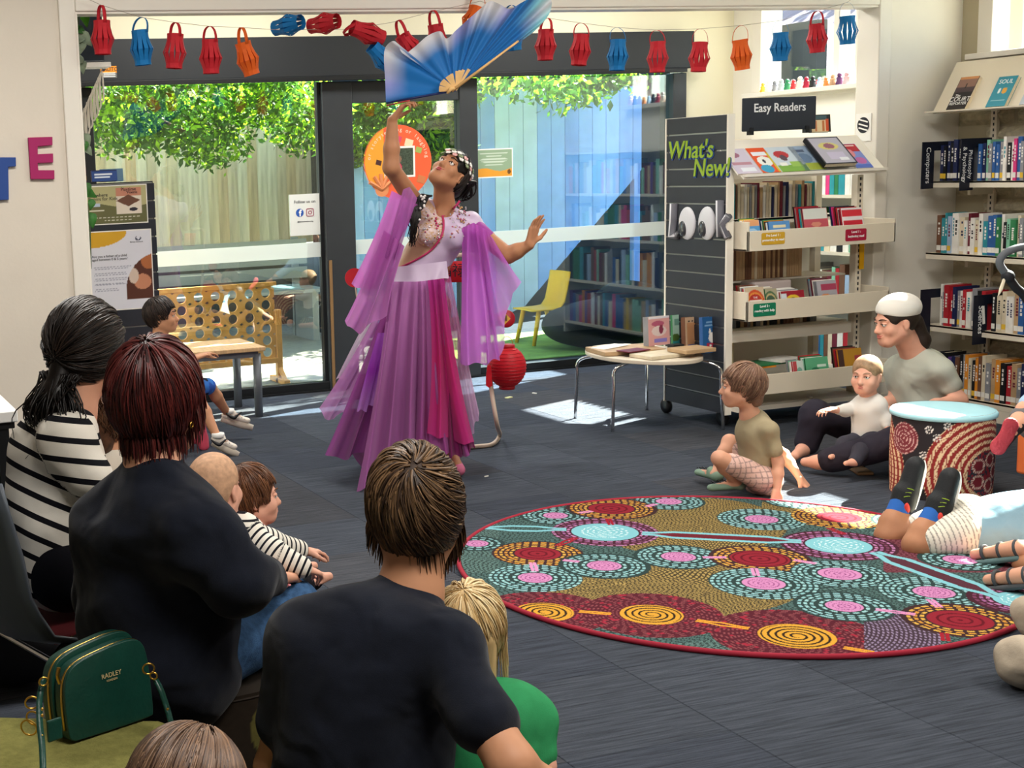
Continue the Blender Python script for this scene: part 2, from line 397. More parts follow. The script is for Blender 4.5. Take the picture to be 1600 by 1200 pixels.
# split-face blocks showing between the shelves
bm_ = [mat('split_block_%d' % i, c, .95, var=.18, vs=30, bump=1.0, bs=45, spec=.1) for i, c in enumerate(('c3b99c', 'b8ae92', 'cbc2a8'))]
bp = []
for k in range(3):
    n, m2 = 9, 4; r2 = np.random.default_rng(k)
    P = np.zeros((n, m2, 3)); P[..., 1] = np.linspace(-.185, .185, n)[:, None]; P[..., 2] = np.linspace(-.043, .043, m2)[None]
    P[..., 0] = -.012; P[1:-1, 1:-1, 0] = -.02-.022*r2.random((n-2, m2-2)); P[[0, -1], :, 0] = .0; P[:, [0, -1], 0] = .0
    bp.append(grid('brick', P[::-1], bm_[k], bw, smooth=False))
used = [0]*3
for r in range(19):
    for c in range(4):
        z = .05+.1*r; y = 6.15-.39*c-(.19 if r % 2 else 0)
        if z > 1.93 or y < 4.9: continue
        k = random.randrange(3); o = bp[k] if not used[k] else bp[k].copy()
        if used[k]: COL.objects.link(o)
        used[k] = 1; o.location = (XB-.001, y, z)
# sliding glass door
dr = struct(thing('door_1', None, None, (4.1, YD, 0)))
MB().box(1.75, 6.37, YD-.12, YD+.05, 2.125, 2.385).build('header', mat('header_black', '232629', .5), dr, bevel=.004)
MB().box(1.75, 6.3, YD-.14, YD-.1, 2.095, 2.125).build('header_track', black, dr, bevel=.003)
zt = 2.095
for nm, a, b, m in (('door_stile', 3.50, 3.72, dgrey), ('door_stile', 4.52, 4.66, dgrey), ('door_jamb', 6.245, 6.36, dgrey), ('door_jamb', 1.86, 1.93, black)):
    MB().box(a, b, YD-.05, YD+.04, 0, zt).build(nm, m, dr, bevel=.006)
MB().box(3.475, 3.505, YD-.02, YD+.03, .03, zt).build('door_edge', black, dr)
MB().box(3.515, 3.535, YD-.058, YD-.05, .02, .9).build('wooden_edge_strip', mat('bronze_strip', '8a6a45', .5), dr)
MB().box(3.72, 4.52, YD-.04, YD+.03, 1.95, zt).build('door_rail', dgrey, dr, bevel=.004)
for a, b in ((1.93, 3.5), (3.72, 4.52), (4.66, 6.245)):
    MB().box(a, b, YD-.04, YD+.03, 0, .065).build('bottom_rail', black, dr, bevel=.004)
frost = mat('frosted_film', 'dfe6e2', .6, tra=.28)
for a, b, zz, gl in ((1.93, 3.49, 2.095, glassd), (3.72, 4.52, 1.95, glassd), (4.66, 6.245, 2.095, glassr)):
    p = MB().box(a, b, YD-.004, YD+.004, .065, zz).build('glass_pane', gl, dr)
    MB().box(a, b, YD-.0065, YD-.0045, .925, 1.025).build('frosted_band', frost, p)
struct(MB().box(1.9, 6.4, YD-.06, YD+.3, -.012, .012).build('threshold', black))
# ================================================================== outside
struct(MB().box(-8, 40, YD+.15, 60, -.08, -.02).build('ground_outside', mat('asphalt', '8c8a80', .9, var=.15, vs=25, bump=.3, bs=80, world=True)))
struct(MB().box(6.98, 40, -20, YD+.15, -.08, -.02).build('ground_side', mat('asphalt')))
struct(MB().box(4.75, 9.6, YD+.2, 12.6, -.03, .0).build('ground_shade', mat('shade_paving', '1e2225', .95, var=.2, vs=30)))  # near-black colour painted as the shade outside the right pane
struct(MB().box(7.8, 7.9, 9.0, 11.0, -.05, 2.5).build('wall_sun_blocker', mat('shade_charcoal', '23282c', .9, var=.2, vs=4)))  # added wall that keeps the sun off the chair and mat
fence = thing('paling_fence', 'tall fence of weathered vertical timber palings beyond the sliding door', 'fence', (4, 13, .75))
pm = [mat('paling_%d' % i, c, .85, var=.22, vs=9, stretch=(3, 3, .25)) for i, c in enumerate(('e8cfa6', 'dcbd92', 'efdcba', 'e0c8a4'))]
pb = [MB().box(-.052, .052, -.012, .012, 0, 2.2).build('paling', pm[k], fence) for k in range(4)]
us = [0]*4
for i in range(38):
    k = random.randrange(4); o = pb[k] if not us[k] else pb[k].copy()
    if us[k]: COL.objects.link(o)
    us[k] = 1; o.location = (2.0+.1035*i, 13+random.uniform(-.012, .012), .78+random.uniform(-.01, .01))
MB().box(1.9, 6, 13.02, 13.07, 1.1, 1.2).build('fence_rail', pm[1], fence); MB().box(1.9, 6, 13.02, 13.07, 2.5, 2.6).build('fence_rail', pm[1], fence)
struct(MB().box(-2, 9.2, 12.85, 13.3, -.05, .76).build('wall_retaining', mat('dark_render', '4b4a46', .9, var=.2, vs=6)))
# made-up screen: blue skylight in its boards, shadow line cut as its slanting edge
struct(MB().box(5.0, 9.2, 12.6, 12.7, -.05, 3.2).build('wall_shade_outside', mat('shade_charcoal', '23282c', .9, var=.2, vs=4)))  # charcoal colour stands for the shade behind the screen
scr = thing('skylight_screen', 'made-up screen with skylight blue boards and a shadow-line lower edge outside the right pane', 'screen', (6.8, 12, 0))
bl = [mat('skylit_board_%d' % i, c, .8, var=.1, vs=5) for i, c in enumerate(('8fbcf2', '9cc6f6', '86b2ec', 'd9eef2'))]
e0 = PY(1003, 265, 12); e1 = PY(740, 572, 12); zt = PY(880, 138, 12)[2]
x = PY(545, 300, 12)[0]; i = 0
while x < e0[0]:
    b = min(x+.155, e0[0])
    zf = lambda q: max(.02, e1[2]+(e0[2]-e1[2])*(q-e1[0])/(e0[0]-e1[0]))
    pale = abs(x-PY(790, 250, 12)[0]) < .2
    MB().prism([(0, zf(x)), (b-x-.006, zf(b)), (b-x-.006, zt+(.0 if pale else 0)), (0, zt)], (x, 12, 0), (1, 0, 0), (0, 0, 1), -.025).build('board', bl[3 if pale else random.randrange(3)], scr)
    x = b; i += 1
MB().box(e0[0]-.07, e0[0], 12.03, 12.1, 0, zt).build('post', bl[2], scr); MB().box(5.4, 5.47, 12.03, 12.1, 0, zt).build('post', bl[2], scr)
MB().box(5.4, e0[0], 12.03, 12.06, zt-.2, zt-.1).build('rail', bl[2], scr)
# trees: leaves are loose foliage
leafm = [mat('leaf_light', '9ccc2a', .5, var=.35, vs=4, trl=.6), mat('leaf_dark', '3f6a25', .55, var=.4, vs=3, trl=.38)]
bark = mat('bark', '5a4a3a', .9, var=.3, vs=12, bump=.6, bs=30)
def foliage(parent, blobs, n, size, m):
    cs = np.array([b[0] for b in blobs], float); rs = np.array([b[1] for b in blobs], float)
    w = rs.prod(1); k = rng.choice(len(blobs), n, p=w/w.sum()); d = rng.normal(size=(n, 3)); d /= np.linalg.norm(d, axis=1, keepdims=True)
    c = cs[k]+d*rs[k]*(rng.random((n, 1))**.45); c += rng.normal(size=(n, 3))*.03
    a = rng.normal(size=(n, 3)); a /= np.linalg.norm(a, axis=1, keepdims=True); b = np.cross(a, rng.normal(size=(n, 3))); b /= np.linalg.norm(b, axis=1, keepdims=True)
    s = size*(.6+.8*rng.random((n, 1)))
    V = np.stack([c-a*s, c-b*s*.45, c+a*s, c+b*s*.45], 1).reshape(-1, 3); F = np.arange(4*n).reshape(n, 4)
    o = meshobj('foliage', V, F.tolist(), m, parent, False, (np.arange(n) % 4 == 0).astype(int)*0+(rng.random(n) < .66).astype(int)); o['kind'] = 'stuff'; return o
def tree(label, base, h, blobs, n, size, lean=(0, 0), ms=None):
    t = thing('tree', label, 'tree', (*base, -.02), 'trees outside the library')
    b = np.array([*base, -.02]); top = b+V3(lean[0], lean[1], h)
    MB().tube(bez([b, b+(top-b)*.4+V3(.05, .03, 0), top], 5), np.linspace(.13, .05, 11), 8).build('trunk', bark, t, True)
    for q in blobs[:5]: MB().tube([b+(top-b)*.75, (b+(top-b)*.9+np.array(q[0]))/2, q[0]], [.05, .035, .015], 6).build('branch', bark, t, True)
    foliage(t, blobs, n, size, ms or leafm); return t
def bl3(pts, y, r): return [(tuple(PY(u, v, y+random.uniform(-.5, .5))), r) for u, v in pts]
tree('leafy tree hanging its canopy over the paling fence left of the door', (1.1, 11.9), 3.4,
     bl3([(170, 150), (235, 165), (300, 175), (330, 225), (385, 165), (440, 150), (490, 165), (180, 205), (250, 205), (470, 200), (215, 120), (330, 110), (420, 100), (300, 60), (180, 60)], 11.2, (.33, .5, .22)), 12000, .036)
tree('bright green bush tree behind the orange disc in the door', (6.6, 13.9), 2.1,
     bl3([(690, 185), (660, 190), (700, 225), (672, 235), (560, 225), (640, 165), (705, 150), (590, 170)], 11.6, (.26, .3, .2)), 7000, .042)
tree('tree above the made-up blue screen, seen at the top of the right pane', (9.3, 13.5), 3.6,
     bl3([(770, 130), (830, 132), (885, 128), (925, 130), (955, 118), (890, 150), (985, 100), (700, 105), (610, 100)], 11.4, (.35, .4, .16))+[((8.6, 11, 5.2), (1.1, .7, .5)), ((7.4, 10.7, 4.6), (.6, .5, .4))], 7000, .045)
# neighbour's roof and garden seen through the high windows
nb = thing('neighbour_house', 'neighbouring house with a pale pink ribbed metal roof outside the high windows', 'house', (13, 14, 0))
MB().box(11.6, 17, 4, 26, 0, 2.1).build('wall', mat('render_pale', 'cfc6b8', .8), nb)
rm = mat('roof_metal', '86767d', .45, var=.06, vs=3); rz = lambda x: 2.05+(x-11)*.42
rs0 = None
for i in range(24):
    y = 3.6+i*.95
    P = np.zeros((20, 2, 3)); yy = np.linspace(0, .95, 20); P[..., 1] = yy[:, None]
    P[:, 0, 0] = 11; P[:, 1, 0] = 15.2; P[:, 0, 2] = rz(11); P[:, 1, 2] = rz(15.2); P[..., 2] += (.03*(np.cos(yy*2*PI/.19) > .5))[:, None]
    if rs0 is None: rs0 = grid('roof_sheet', P, rm, nb, smooth=False, thick=.01); o = rs0
    else: o = rs0.copy(); COL.objects.link(o)
    o.location = (0, y, 0)
MB().box(10.93, 11.0, 3.6, 26.4, 1.95, 2.1).build('gutter', mat('gutter_grey', '8b8b8b', .5), nb)
MB().tube([(15.2, 3.6, rz(15.2)+.03), (15.2, 26.4, rz(15.2)+.03)], .07, 8).build('ridge_cap', rm, nb)
tree('tall dense tree behind the neighbouring roof', (20, 24), 4.5, [((19+random.uniform(-1, 2), y, z), (1.6, 1.8, 1.1)) for y in range(9, 33, 3) for z in (4.2, 6.2)], 9000, .16, ms=[mat('leaf_grey', '7d9478', .6, var=.3, vs=2, trl=.3), leafm[1]])
# ================================================================== furniture, shelving, books, signs, bunting
navy = mat('sign_navy', '161a28', .45); lettm = mat('lettering_white', 'f2f2f0', .5); inkm = mat('ink_dark', '22242c', .6)
wood = mat('pine', 'c8934f', .5, var=.25, vs=6, stretch=(1, 1, 8)); beech = mat('beech', 'c9a67c', .45, var=.15, vs=9, stretch=(8, 1, 1))
shelfm = mat('shelf_cream', 'e0d6c2', .45); shelfw = mat('shelf_white', 'ece6d8', .45)
X_, Y_, Z_ = V3(1, 0, 0), V3(0, 1, 0), V3(0, 0, 1)
COLN = {'teal': '2f8f9c', 'navy': '1d2650', 'black': '17181c', 'white': 'e9e6de', 'cream': 'd8cbb0', 'red': 'b02530', 'green': '2f7a4c', 'orange': 'd98a2b', 'grey': '8b8c90', 'pink': 'd23a7a', 'brown': '6d4a36', 'yellow': 'e2b93b', 'blue': '2f5f9e', 'purple': '5c3a86', 'mint': '84bfa2', 'maroon': '6b1f30', 'tan': 'b99a74', 'pale blue': '9fb6d2'}
cover = {k: mat('cover_'+k.replace(' ', '_'), c, .5, var=.12, vs=14) for k, c in COLN.items()}
pagem = mat('pages', 'e8d9bd', .9, var=.12, vs=160, stretch=(1, 1, .05))
ORD = ['first', 'second', 'third', 'fourth', 'fifth', 'sixth', 'seventh', 'eighth', 'ninth', 'tenth', 'eleventh', 'twelfth', 'thirteenth', 'fourteenth', 'fifteenth', 'sixteenth', 'seventeenth', 'eighteenth', 'nineteenth', 'twentieth', 'twenty-first', 'twenty-second', 'twenty-third', 'twenty-fourth', 'twenty-fifth', 'twenty-sixth', 'twenty-seventh', 'twenty-eighth', 'twenty-ninth', 'thirtieth', 'thirty-first', 'thirty-second', 'thirty-third', 'thirty-fourth', 'thirty-fifth', 'thirty-sixth']
def book(label, o, ew, ed, eh, w, d, h, colr, group, sticker=None, bars=2, cat='book', pages=True):
    """closed book: o = foot of the spine face (corner), ew = along thickness, ed = from spine inwards, eh = up the spine"""
    ew, ed, eh = nrm(ew), nrm(ed), nrm(eh); o = np.asarray(o, float); mb = MB(); t = .0018
    def bx(a0, a1, b0, b1, c0, c1): mb.obox(o+ew*(a0+a1)/2+ed*(b0+b1)/2+eh*(c0+c1)/2, (a1-a0, b1-b0, c1-c0), ew, ed, eh)
    mb.cur = 0; bx(0, w, 0, t, 0, h); bx(0, t, t, d, 0, h); bx(w-t, w, t, d, 0, h)
    mb.cur = 1; bx(t, w-t, t, d-.004, .003, h-.003)
    ms = [cover[colr], pagem]
    r = random.random()
    tc = 'white' if colr not in ('white', 'cream', 'yellow', 'mint', 'pale blue', 'tan') else random.choice(('navy', 'maroon', 'black', 'teal'))
    if bars and w > .008:
        mb.cur = 2; ms.append(cover[tc]); z0 = h*random.uniform(.42, .5); z1 = h*random.uniform(.8, .93); n = random.randint(4, 7)
        for i in range(n):
            if random.random() < .15: continue
            a = z0+(z1-z0)*i/n; bx(w*.3, w*random.uniform(.58, .74), -.0006, .0002, a, a+(z1-z0)/n*.72)
    if sticker: mb.cur = len(ms); ms.append(cover[sticker] if sticker in cover else cover['white']); bx(w*.04, w*.96, -.0008, .0002, h*.07, h*.07+.028)
    b = mb.build('book', ms); return tag(b, label, cat, group)
# ------------------------------------------------------------------ bookcase on the split-block wall
wc = thing('wall_bookcase', 'cream metal library shelving along the split-block wall at right', 'shelving', (6.35, 5.5, 0))
zs = [(.075, 'bottom wall shelf'), (.462, 'Sciences shelf'), (.872, 'middle wall shelf'), (1.274, 'Computers shelf')]
for z, _ in zs:
    MB().box(6.19, 6.47, 4.35, 6.235, z+.022, z+.03).build('shelf', shelfm, wc); MB().box(6.19, 6.197, 4.35, 6.235, z-.004, z+.03).build('shelf_lip', shelfm, wc)
    MB().box(6.3, 6.47, 6.05, 6.07, z-.05, z+.022).build('bracket', shelfm, wc)
for y in (6.06, 5.1):
    MB().box(6.455, XB-.022, y-.02, y+.02, 0, 1.95).build('upright', shelfm, wc)
    mb = MB()
    for i in range(60): mb.box(6.4535, 6.4555, y-.004, y+.004, .08+.031*i, .096+.031*i)
    mb.build('upright_slots', inkm, wc)
mb = MB(); mb.obox((6.29, 5.29, 1.82), (.008, 1.9, .32), (.87, 0, -.5), (0, 1, 0)); mb.build('display_back', shelfm, wc)
MB().box(6.16, 6.24, 4.35, 6.25, 1.686, 1.694).build('display_lip', shelfm, wc)
MB().box(6.19, 6.47, 4.35, 6.235, 0, .07).build('plinth', shelfm, wc)
rows = [['black', 'purple', 'navy', 'brown', 'black', 'grey', 'orange', 'cream', 'black', 'orange', 'brown', 'cream', 'grey', 'tan', 'orange', 'black', 'red', 'tan', 'grey', 'navy', 'cream', 'brown', 'teal', 'black', 'grey'],
        ['white', 'grey', 'red', 'red', 'navy', 'grey', 'white', 'red', 'white', 'grey', 'black', 'red', 'black', 'cream', 'cream', 'white', 'white', 'tan', 'blue', 'maroon', 'white', 'grey', 'red', 'cream', 'navy', 'white'],
        ['brown', 'teal', 'teal', 'pale blue', 'white', 'white', 'cream', 'white', 'maroon', 'white', 'cream', 'white', 'teal', 'blue', 'blue', 'green', 'white', 'black', 'mint', 'green', 'cream', 'grey', 'mint', 'navy', 'navy', 'cream', 'grey', 'pale blue', 'white', 'white', 'grey', 'cream', 'blue', 'white'],
        ['navy', 'black', 'navy', 'black', 'navy', 'black', 'navy', 'grey', 'blue', 'navy', 'mint', 'grey', 'blue', 'blue', 'grey', 'white', 'black', 'white', 'pink', 'blue', 'grey', 'navy', 'white', 'black', 'red', 'grey', 'blue', 'cream', 'navy']]
hmax = [.25, .235, .225, .235]
for r, ((z, nm), cols) in enumerate(zip(zs, rows)):
    y = 6.19 if r else 6.12
    if r == 3: y = 6.185
    if r == 1: y = 6.155
    for i, c in enumerate(cols):
        w = random.uniform(.016, .034) if r != 3 else random.uniform(.017, .028)
        if y-w < 4.5: break
        if r == 3 and 5.925 < y < 5.99: y = 5.925
        if r == 1 and 5.80 < y < 5.87: y = 5.80
        h = hmax[r]*random.uniform(.8, 1.0); dd = random.uniform(.13, .17)
        book('%s spine book, %s from the corner on the %s' % (c, ORD[i], nm), (6.212+random.uniform(0, .015), y, z+.031), (0, -1, 0), (1, 0, 0), (0, 0, 1), w, dd, h, c, 'books on the '+nm, 'white' if random.random() < .8 else 'yellow')
        y -= w+.0015
def hang_sign(words, label, y, z0, z1, x0=6.1, w=.085, sz=.036):
    t = thing('shelf_sign', label, 'sign', (x0, y, z0), 'navy category signs on the shelves')
    MB().box(x0, x0+w, y-.003, y+.003, z0, z1).build('sign_board', navy, t); MB().box(x0+w-.004, x0+w+.12, y-.0025, y+.003, z1-.05, z1).build('sign_arm', navy, t)
    for i, wd in enumerate(words):
        text(wd, (x0+w/2+(len(words)-1)*.019-.038*i, y-.0036, (z0+z1)/2), (0, 0, -1), (1, 0, 0), sz, lettm, t)
hang_sign(['Computers'], 'navy shelf sign reading Computers in white upright letters', 6.2, 1.265, 1.525, 6.105, .082, .044)
hang_sign(['Philosophy', '& Psychology'], 'navy shelf sign reading Philosophy & Psychology', 5.955, 1.255, 1.535, 6.125, .088, .036)
hang_sign(['Sciences'], 'navy shelf sign reading Sciences with a pale tape strip', 5.835, .42, .69, 6.13, .092, .046)
MB().obox((6.195, 5.831, .58), (.018, .001, .1), (1, 0, .1), (0, 1, 0)).build('tape_strip', paper, bpy.data.objects['shelf_sign.002'])
hang_sign([], 'navy blank shelf sign at the corner end of the Sciences shelf', 6.17, .42, .7, 6.1, .07, .04)
hang_sign(['First Nations'], 'navy shelf sign reading First Nations on the bottom shelf', 6.15, .07, .34, 6.12, .09, .036)
# the display books on top
def coverprint(base, accents, title=None):
    b = np.array(lin(base))
    def fn(u, v):
        c = np.ones(u.shape+(3,))*b
        for kind, x, y, a, bb, h in accents:
            m = ((np.abs(u-x) < a) & (np.abs(v-y) < bb)) if kind == 'r' else (((u-x)/a)**2+((v-y)/bb)**2 < 1)
            c[m] = lin(h)
        return c
    return fn
def display_book(label, o, ex, ey, w, h, t, fn, group, words=(), ink=lettm, coverm='navy', cat='book'):
    ex, ey = nrm(ex), nrm(ey); ez = np.cross(ex, ey); o = np.asarray(o, float)
    T = thing('display_book', label, cat, o, group)
    MB().obox(o+ex*w/2+ey*h/2-ez*(t/2+.002), (w-.004, h-.006, t), ex, ey).build('pages', pagem, T)
    MB().obox(o+ex*w/2+ey*h/2-ez*(t+.003), (w, h, .002), ex, ey).build('back_cover', cover[coverm], T)
    MB().obox(o+ey*h/2-ez*(t/2+.002), (.002, h, t+.002), ex, ey).build('spine', cover[coverm], T)
    c = printed('front_cover', o, ex, ey, w, h, fn, T, 34, 46, thick=.0016)
    for s, px, py, sz in words: text(s, o+ex*w*px+ey*h*py+ez*.0012, ex, ey, sz, ink, c)
    return T
dz = nrm((.5, 0, .87))
display_book('dark paperback of a fading sunset titled The Court Reporter on the top shelf', (6.19, 6.13, 1.697), (0, -1, 0), dz, .125, .2, .035, coverprint('2c2625', [('r', .5, .8, .5, .22, '8d6a5d'), ('r', .5, .97, .5, .05, 'c98a55'), ('r', .5, .6, .5, .08, '4b3c40'), ('e', .5, .72, .02, .12, '1b1514')]), 'face-out books on the top shelf', (('The', .3, .42, .022), ('COURT', .5, .3, .04), ('REPORTER', .5, .17, .024)), coverm='tan')
display_book('teal face-out paperback with an orange spot on the top shelf', (6.19, 5.87, 1.697), (0, -1, 0), dz, .12, .18, .018, coverprint('2b8ba0', [('e', .62, .52, .13, .1, 'e0a23c'), ('e', .35, .52, .07, .09, 'dfe9ea'), ('r', .5, .2, .35, .02, 'a9cfd6')]), 'face-out books on the top shelf', (('SOUL', .5, .82, .036),), coverm='teal')
display_book('pale grey face-out paperback at the near end of the top shelf', (6.19, 5.66, 1.697), (0, -1, 0), dz, .12, .16, .02, coverprint('b9c2cc', [('r', .5, .6, .3, .1, '6d7e92'), ('r', .5, .3, .35, .04, 'e9edf0')]), 'face-out books on the top shelf', (), coverm='grey')
# ------------------------------------------------------------------ mobile display unit: slatted end, sloping top, trays
du = thing('display_unit', 'cream mobile book display unit with a charcoal slatted end panel', 'display unit', (5.4, 6.5, 0))
sl = mat('slat_charcoal', '2c2f37', .5, var=.06, vs=10); rail = mat('slat_rail', '8d8d8a', .35, .6)
for i in range(17):
    MB().box(4.868, 4.888, 6.268, 6.8, .085+.0965*i, .085+.0965*i+.088).build('slat', sl, du, bevel=.002)
MB().box(4.876, 4.886, 6.268, 6.8, .085, 1.71).build('slat_rails', rail, du)
MB().box(4.864, 4.905, 6.255, 6.27, .08, 1.72).build('panel_edge', shelfw, du); MB().box(4.864, 4.905, 6.798, 6.81, .08, 1.72).build('panel_edge', shelfw, du)
MB().box(4.888, 4.905, 6.26, 6.81, .08, 1.72).build('panel_back', shelfw, du)
for y in (6.3, 6.62):
    MB().box(5.76, 5.8, y, y+.045, .1, 1.36 if y < 6.5 else 1.45).build('post', shelfm, du)
mb = MB()
for i in range(40): mb.box(5.776, 5.784, 6.298, 6.3005, .12+.031*i, .137+.031*i)
mb.build('post_slots', inkm, du)
MB().box(4.905, 5.85, 6.71, 6.72, .125, 1.42).build('back_panel', shelfw, du)
mb = MB(); mb.obox((5.37, 6.29, 1.475), (.94, .008, .31), (1, 0, 0), nrm((0, .62, .55))[[0, 1, 2]]*0+nrm((0, .55, -.62))); mb.build('sloping_shelf', shelfw, du)
MB().box(4.905, 5.845, 6.165, 6.2, 1.382, 1.397).build('sloping_lip', shelfw, du)
MB().box(4.905, 5.8, 6.42, 6.7, 1.13, 1.142).build('shelf', shelfw, du); MB().box(4.905, 5.8, 6.42, 6.425, 1.11, 1.145).build('shelf_lip', shelfw, du)
MB().box(4.905, 5.8, 6.42, 6.7, .79, .8).build('shelf', shelfw, du); MB().box(4.905, 5.8, 6.4, 6.7, .52, .535).build('shelf', shelfw, du); MB().box(4.905, 5.8, 6.32, 6.33, .47, .535).build('shelf_lip', shelfw, du)
MB().box(4.905, 5.82, 6.2, 6.7, .1, .125).build('base_deck', shelfw, du)
def tray(z0, z1, x1, yf):
    mb = MB(); mb.box(4.915, x1, yf, yf+.012, z0, z1); mb.box(4.915, x1, yf+.012, 6.42, z0, z0+.012); mb.box(4.915, 4.925, yf, 6.42, z0, z1+.05); mb.box(x1-.01, x1, yf, 6.42, z0, z1+.02)
    return mb.build('tray', shelfm, du, bevel=.002)
tray(.985, 1.093, 5.89, 6.15); tray(.605, .715, 5.86, 6.15); tray(.2, .31, 5.86, 6.13)
for x, y in ((4.9, 6.83), (5.76, 6.75), (4.93, 6.36), (5.45, 6.28)):
    c = MB().box(x-.012, x+.012, y-.012, y+.012, .075, .13).build('caster', white, du); MB().lathe([(.0, -.012), (.042, -.012), (.044, 0), (.042, .012), (0, .012)], (x, y, .044), 20, (1, 0, 0)).build('caster_wheel', black, c, True)
tagm = {k: mat('tag_'+k, h, .5) for k, h in (('yellow', 'cda12c'), ('red', 'a8163a'), ('green', '0f7a58'))}
def shelf_tag(label, x0, x1, z0, z1, yf, k, lines):
    t = thing('shelf_label', label, 'label', ((x0+x1)/2, yf, z0), 'level labels on the tray fronts')
    pts = []; r = .008
    for cx, cy, a in ((x1-x0-r, r, -90), (x1-x0-r, z1-z0-r, 0), (r, z1-z0-r, 90), (r, r, 180)):
        pts += [(cx+r*math.cos(math.radians(a+b)), cy+r*math.sin(math.radians(a+b))) for b in (0, 30, 60, 90)]
    MB().prism(pts, (x0, yf-.0005, z0), (1, 0, 0), (0, 0, 1), .0015).build('card', tagm[k], t)
    for i, l in enumerate(lines): text(l, ((x0+x1)/2, yf-.0025, z1-.016-.024*i), (1, 0, 0), (0, 0, 1), .0185, lettm, t, bold=.0004)
shelf_tag('mustard tray label reading Pre Level', 5.0, 5.15, 1.015, 1.08, 6.15, 'yellow', ['Pre Level 1 :', 'pretending to read'])
shelf_tag('crimson tray label reading Level 1 beginning to read', 5.55, 5.69, 1.005, 1.07, 6.15, 'red', ['Level 1 :', 'beginning read'])
shelf_tag('green tray label reading Level 2 reading with help', 4.955, 5.1, .63, .7, 6.15, 'green', ['Level 2 :', 'reading with help'])
# lettering and boards on the slatted end
def end_at(u, v): return PX(u, v, 4.866)
wn = thing('slogan_letters', 'lime and blue lettering reading Whats New on the slatted end', 'lettering', end_at(1095, 250))
lime = mat('lime_print', '8fae2a', .5); bluem = mat('letter_blue', '2a4a8f', .5)
ex, ey = V3(0, -1, 0), V3(0, 0, 1)
for s, (u, v) in (("What's", (1080, 236)), ('New!', (1113, 264))):
    p = end_at(u, v)
    text(s, p+V3(-.0005, 0, 0), ex, nrm((0, -.15, 1)), .14, bluem, wn, 'letter_shadow', ext=.002, bold=.006)
    text(s, p+V3(-.004, 0, .004), ex, nrm((0, -.15, 1)), .14, lime, wn, 'letters', ext=.003, bold=.0015)
lk = thing('look_letters', 'white cut-out board letters spelling Look with googly eyes', 'lettering', end_at(1095, 345)); lw = mat('letter_white', 'd9d9de', .5); edgem = mat('letter_edge', '6a6a72', .5)
def stroke(u0, v0, pts, r=.02, nm='letter'):
    P = [end_at(a, b)+V3(-.008, 0, 0) for a, b in pts]
    MB().tube(P, r, 10).build(nm, lw, lk, True); MB().tube([p+V3(.006, 0, 0) for p in P], r+.006, 10).build('letter_outline', edgem, lk, True)
stroke(0, 0, [(1054, 318), (1053, 345), (1051, 369), (1060, 368)]); 
for cu_, cv, w in ((1074, 349, 14), (1105, 349, 14)):
    c = end_at(cu_, cv); mb = MB(); mb.ell(c, (.02, .074, .093), nu=20, nv=12); e = mb.build('letter', lw, lk, True)
    MB().ell(c+V3(-.016, .02, -.03), (.014, .034, .045), nu=16, nv=10).build('googly_pupil', mat('pupil', '3b3d42', .15, coat=.5), e, True)
    MB().ell(c+V3(.008, 0, 0), (.014, .081, .1), nu=20, nv=10).build('letter_outline', edgem, lk, True)
stroke(0, 0, [(1126, 313), (1126, 345), (1127, 370)]); stroke(0, 0, [(1139, 337), (1129, 352), (1138, 372)], .016)
# Easy Readers sign
es = thing('header_sign', 'charcoal header sign reading Easy Readers on top of the display unit', 'sign', (5.1, 6.47, 1.6))
a = PY(1159, 206, 6.47); b = PY(1275, 150, 6.47); cz = (a[2]+b[2])/2
MB().box(a[0], b[0], 6.465, 6.475, a[2], b[2]).build('sign_board', mat('sign_charcoal', '2b2f36', .5), es, bevel=.006)
text('Easy Readers', ((a[0]+b[0])/2, 6.464, b[2]-.058), (1, 0, 0), (0, 0, 1), .066, lettm, es, bold=.0008)
for x in (a[0]+.06, b[0]-.06): MB().box(x-.012, x+.012, 6.46, 6.49, a[2]-.02, a[2]+.02).build('sign_clip', black, es)
# books on the unit
lean = nrm((0, .66, .75)); ln = nrm((0, .62, .55))
y0 = 6.185; z0 = 1.4
def sloped(label, u0, u1, fn, h=.2, t=.006, tilt=0, words=(), coverm='white', lift=.0, cat='book', ink=inkm):
    xa = PY(u0, 262, 6.2)[0]; xb = PY(u1, 262, 6.2)[0]
    return display_book(label, (xa, y0-lift, z0+lift), nrm((1, 0, 0)), nrm((0, .62, .55)), xb-xa, h, t, fn, 'face-out readers on the sloping shelf', words, ink, coverm, cat)
sloped('lilac face-out reader, first from the slatted end on the sloping shelf', 1151, 1188, coverprint('cfc6d6', [('e', .3, .75, .3, .12, 'a06a80'), ('r', .45, .4, .4, .05, 'b98a98'), ('r', .55, .15, .3, .08, 'e6eaf2')]))
sloped('orange face-out reader with a white cat band on the sloping shelf', 1190, 1218, coverprint('e2572c', [('r', .5, .75, .4, .08, 'e9eef5'), ('e', .55, .45, .4, .2, 'eef0ea'), ('e', .4, .15, .35, .16, '3aa0c8'), ('r', .95, .4, .06, .4, 'd8c03a'), ('e', .5, .45, .08, .08, '1b2438')]))
sloped('green and white face-out reader with a red superhero figure', 1219, 1264, coverprint('cfdce6', [('r', .5, .12, .5, .14, '7fb04a'), ('e', .4, .68, .25, .16, 'c23a40'), ('e', .4, .55, .12, .12, '5a4a58'), ('r', .7, .3, .2, .1, '9cc45e'), ('r', .25, .3, .12, .07, 'f2f4ee')]))
sloped('blue grey face-out reader half hidden by a plastic case', 1256, 1290, coverprint('9db4cf', [('e', .4, .5, .3, .2, '6f88a8'), ('r', .6, .15, .4, .14, 'a8b84a'), ('r', .3, .8, .3, .05, '5b6a84')]))
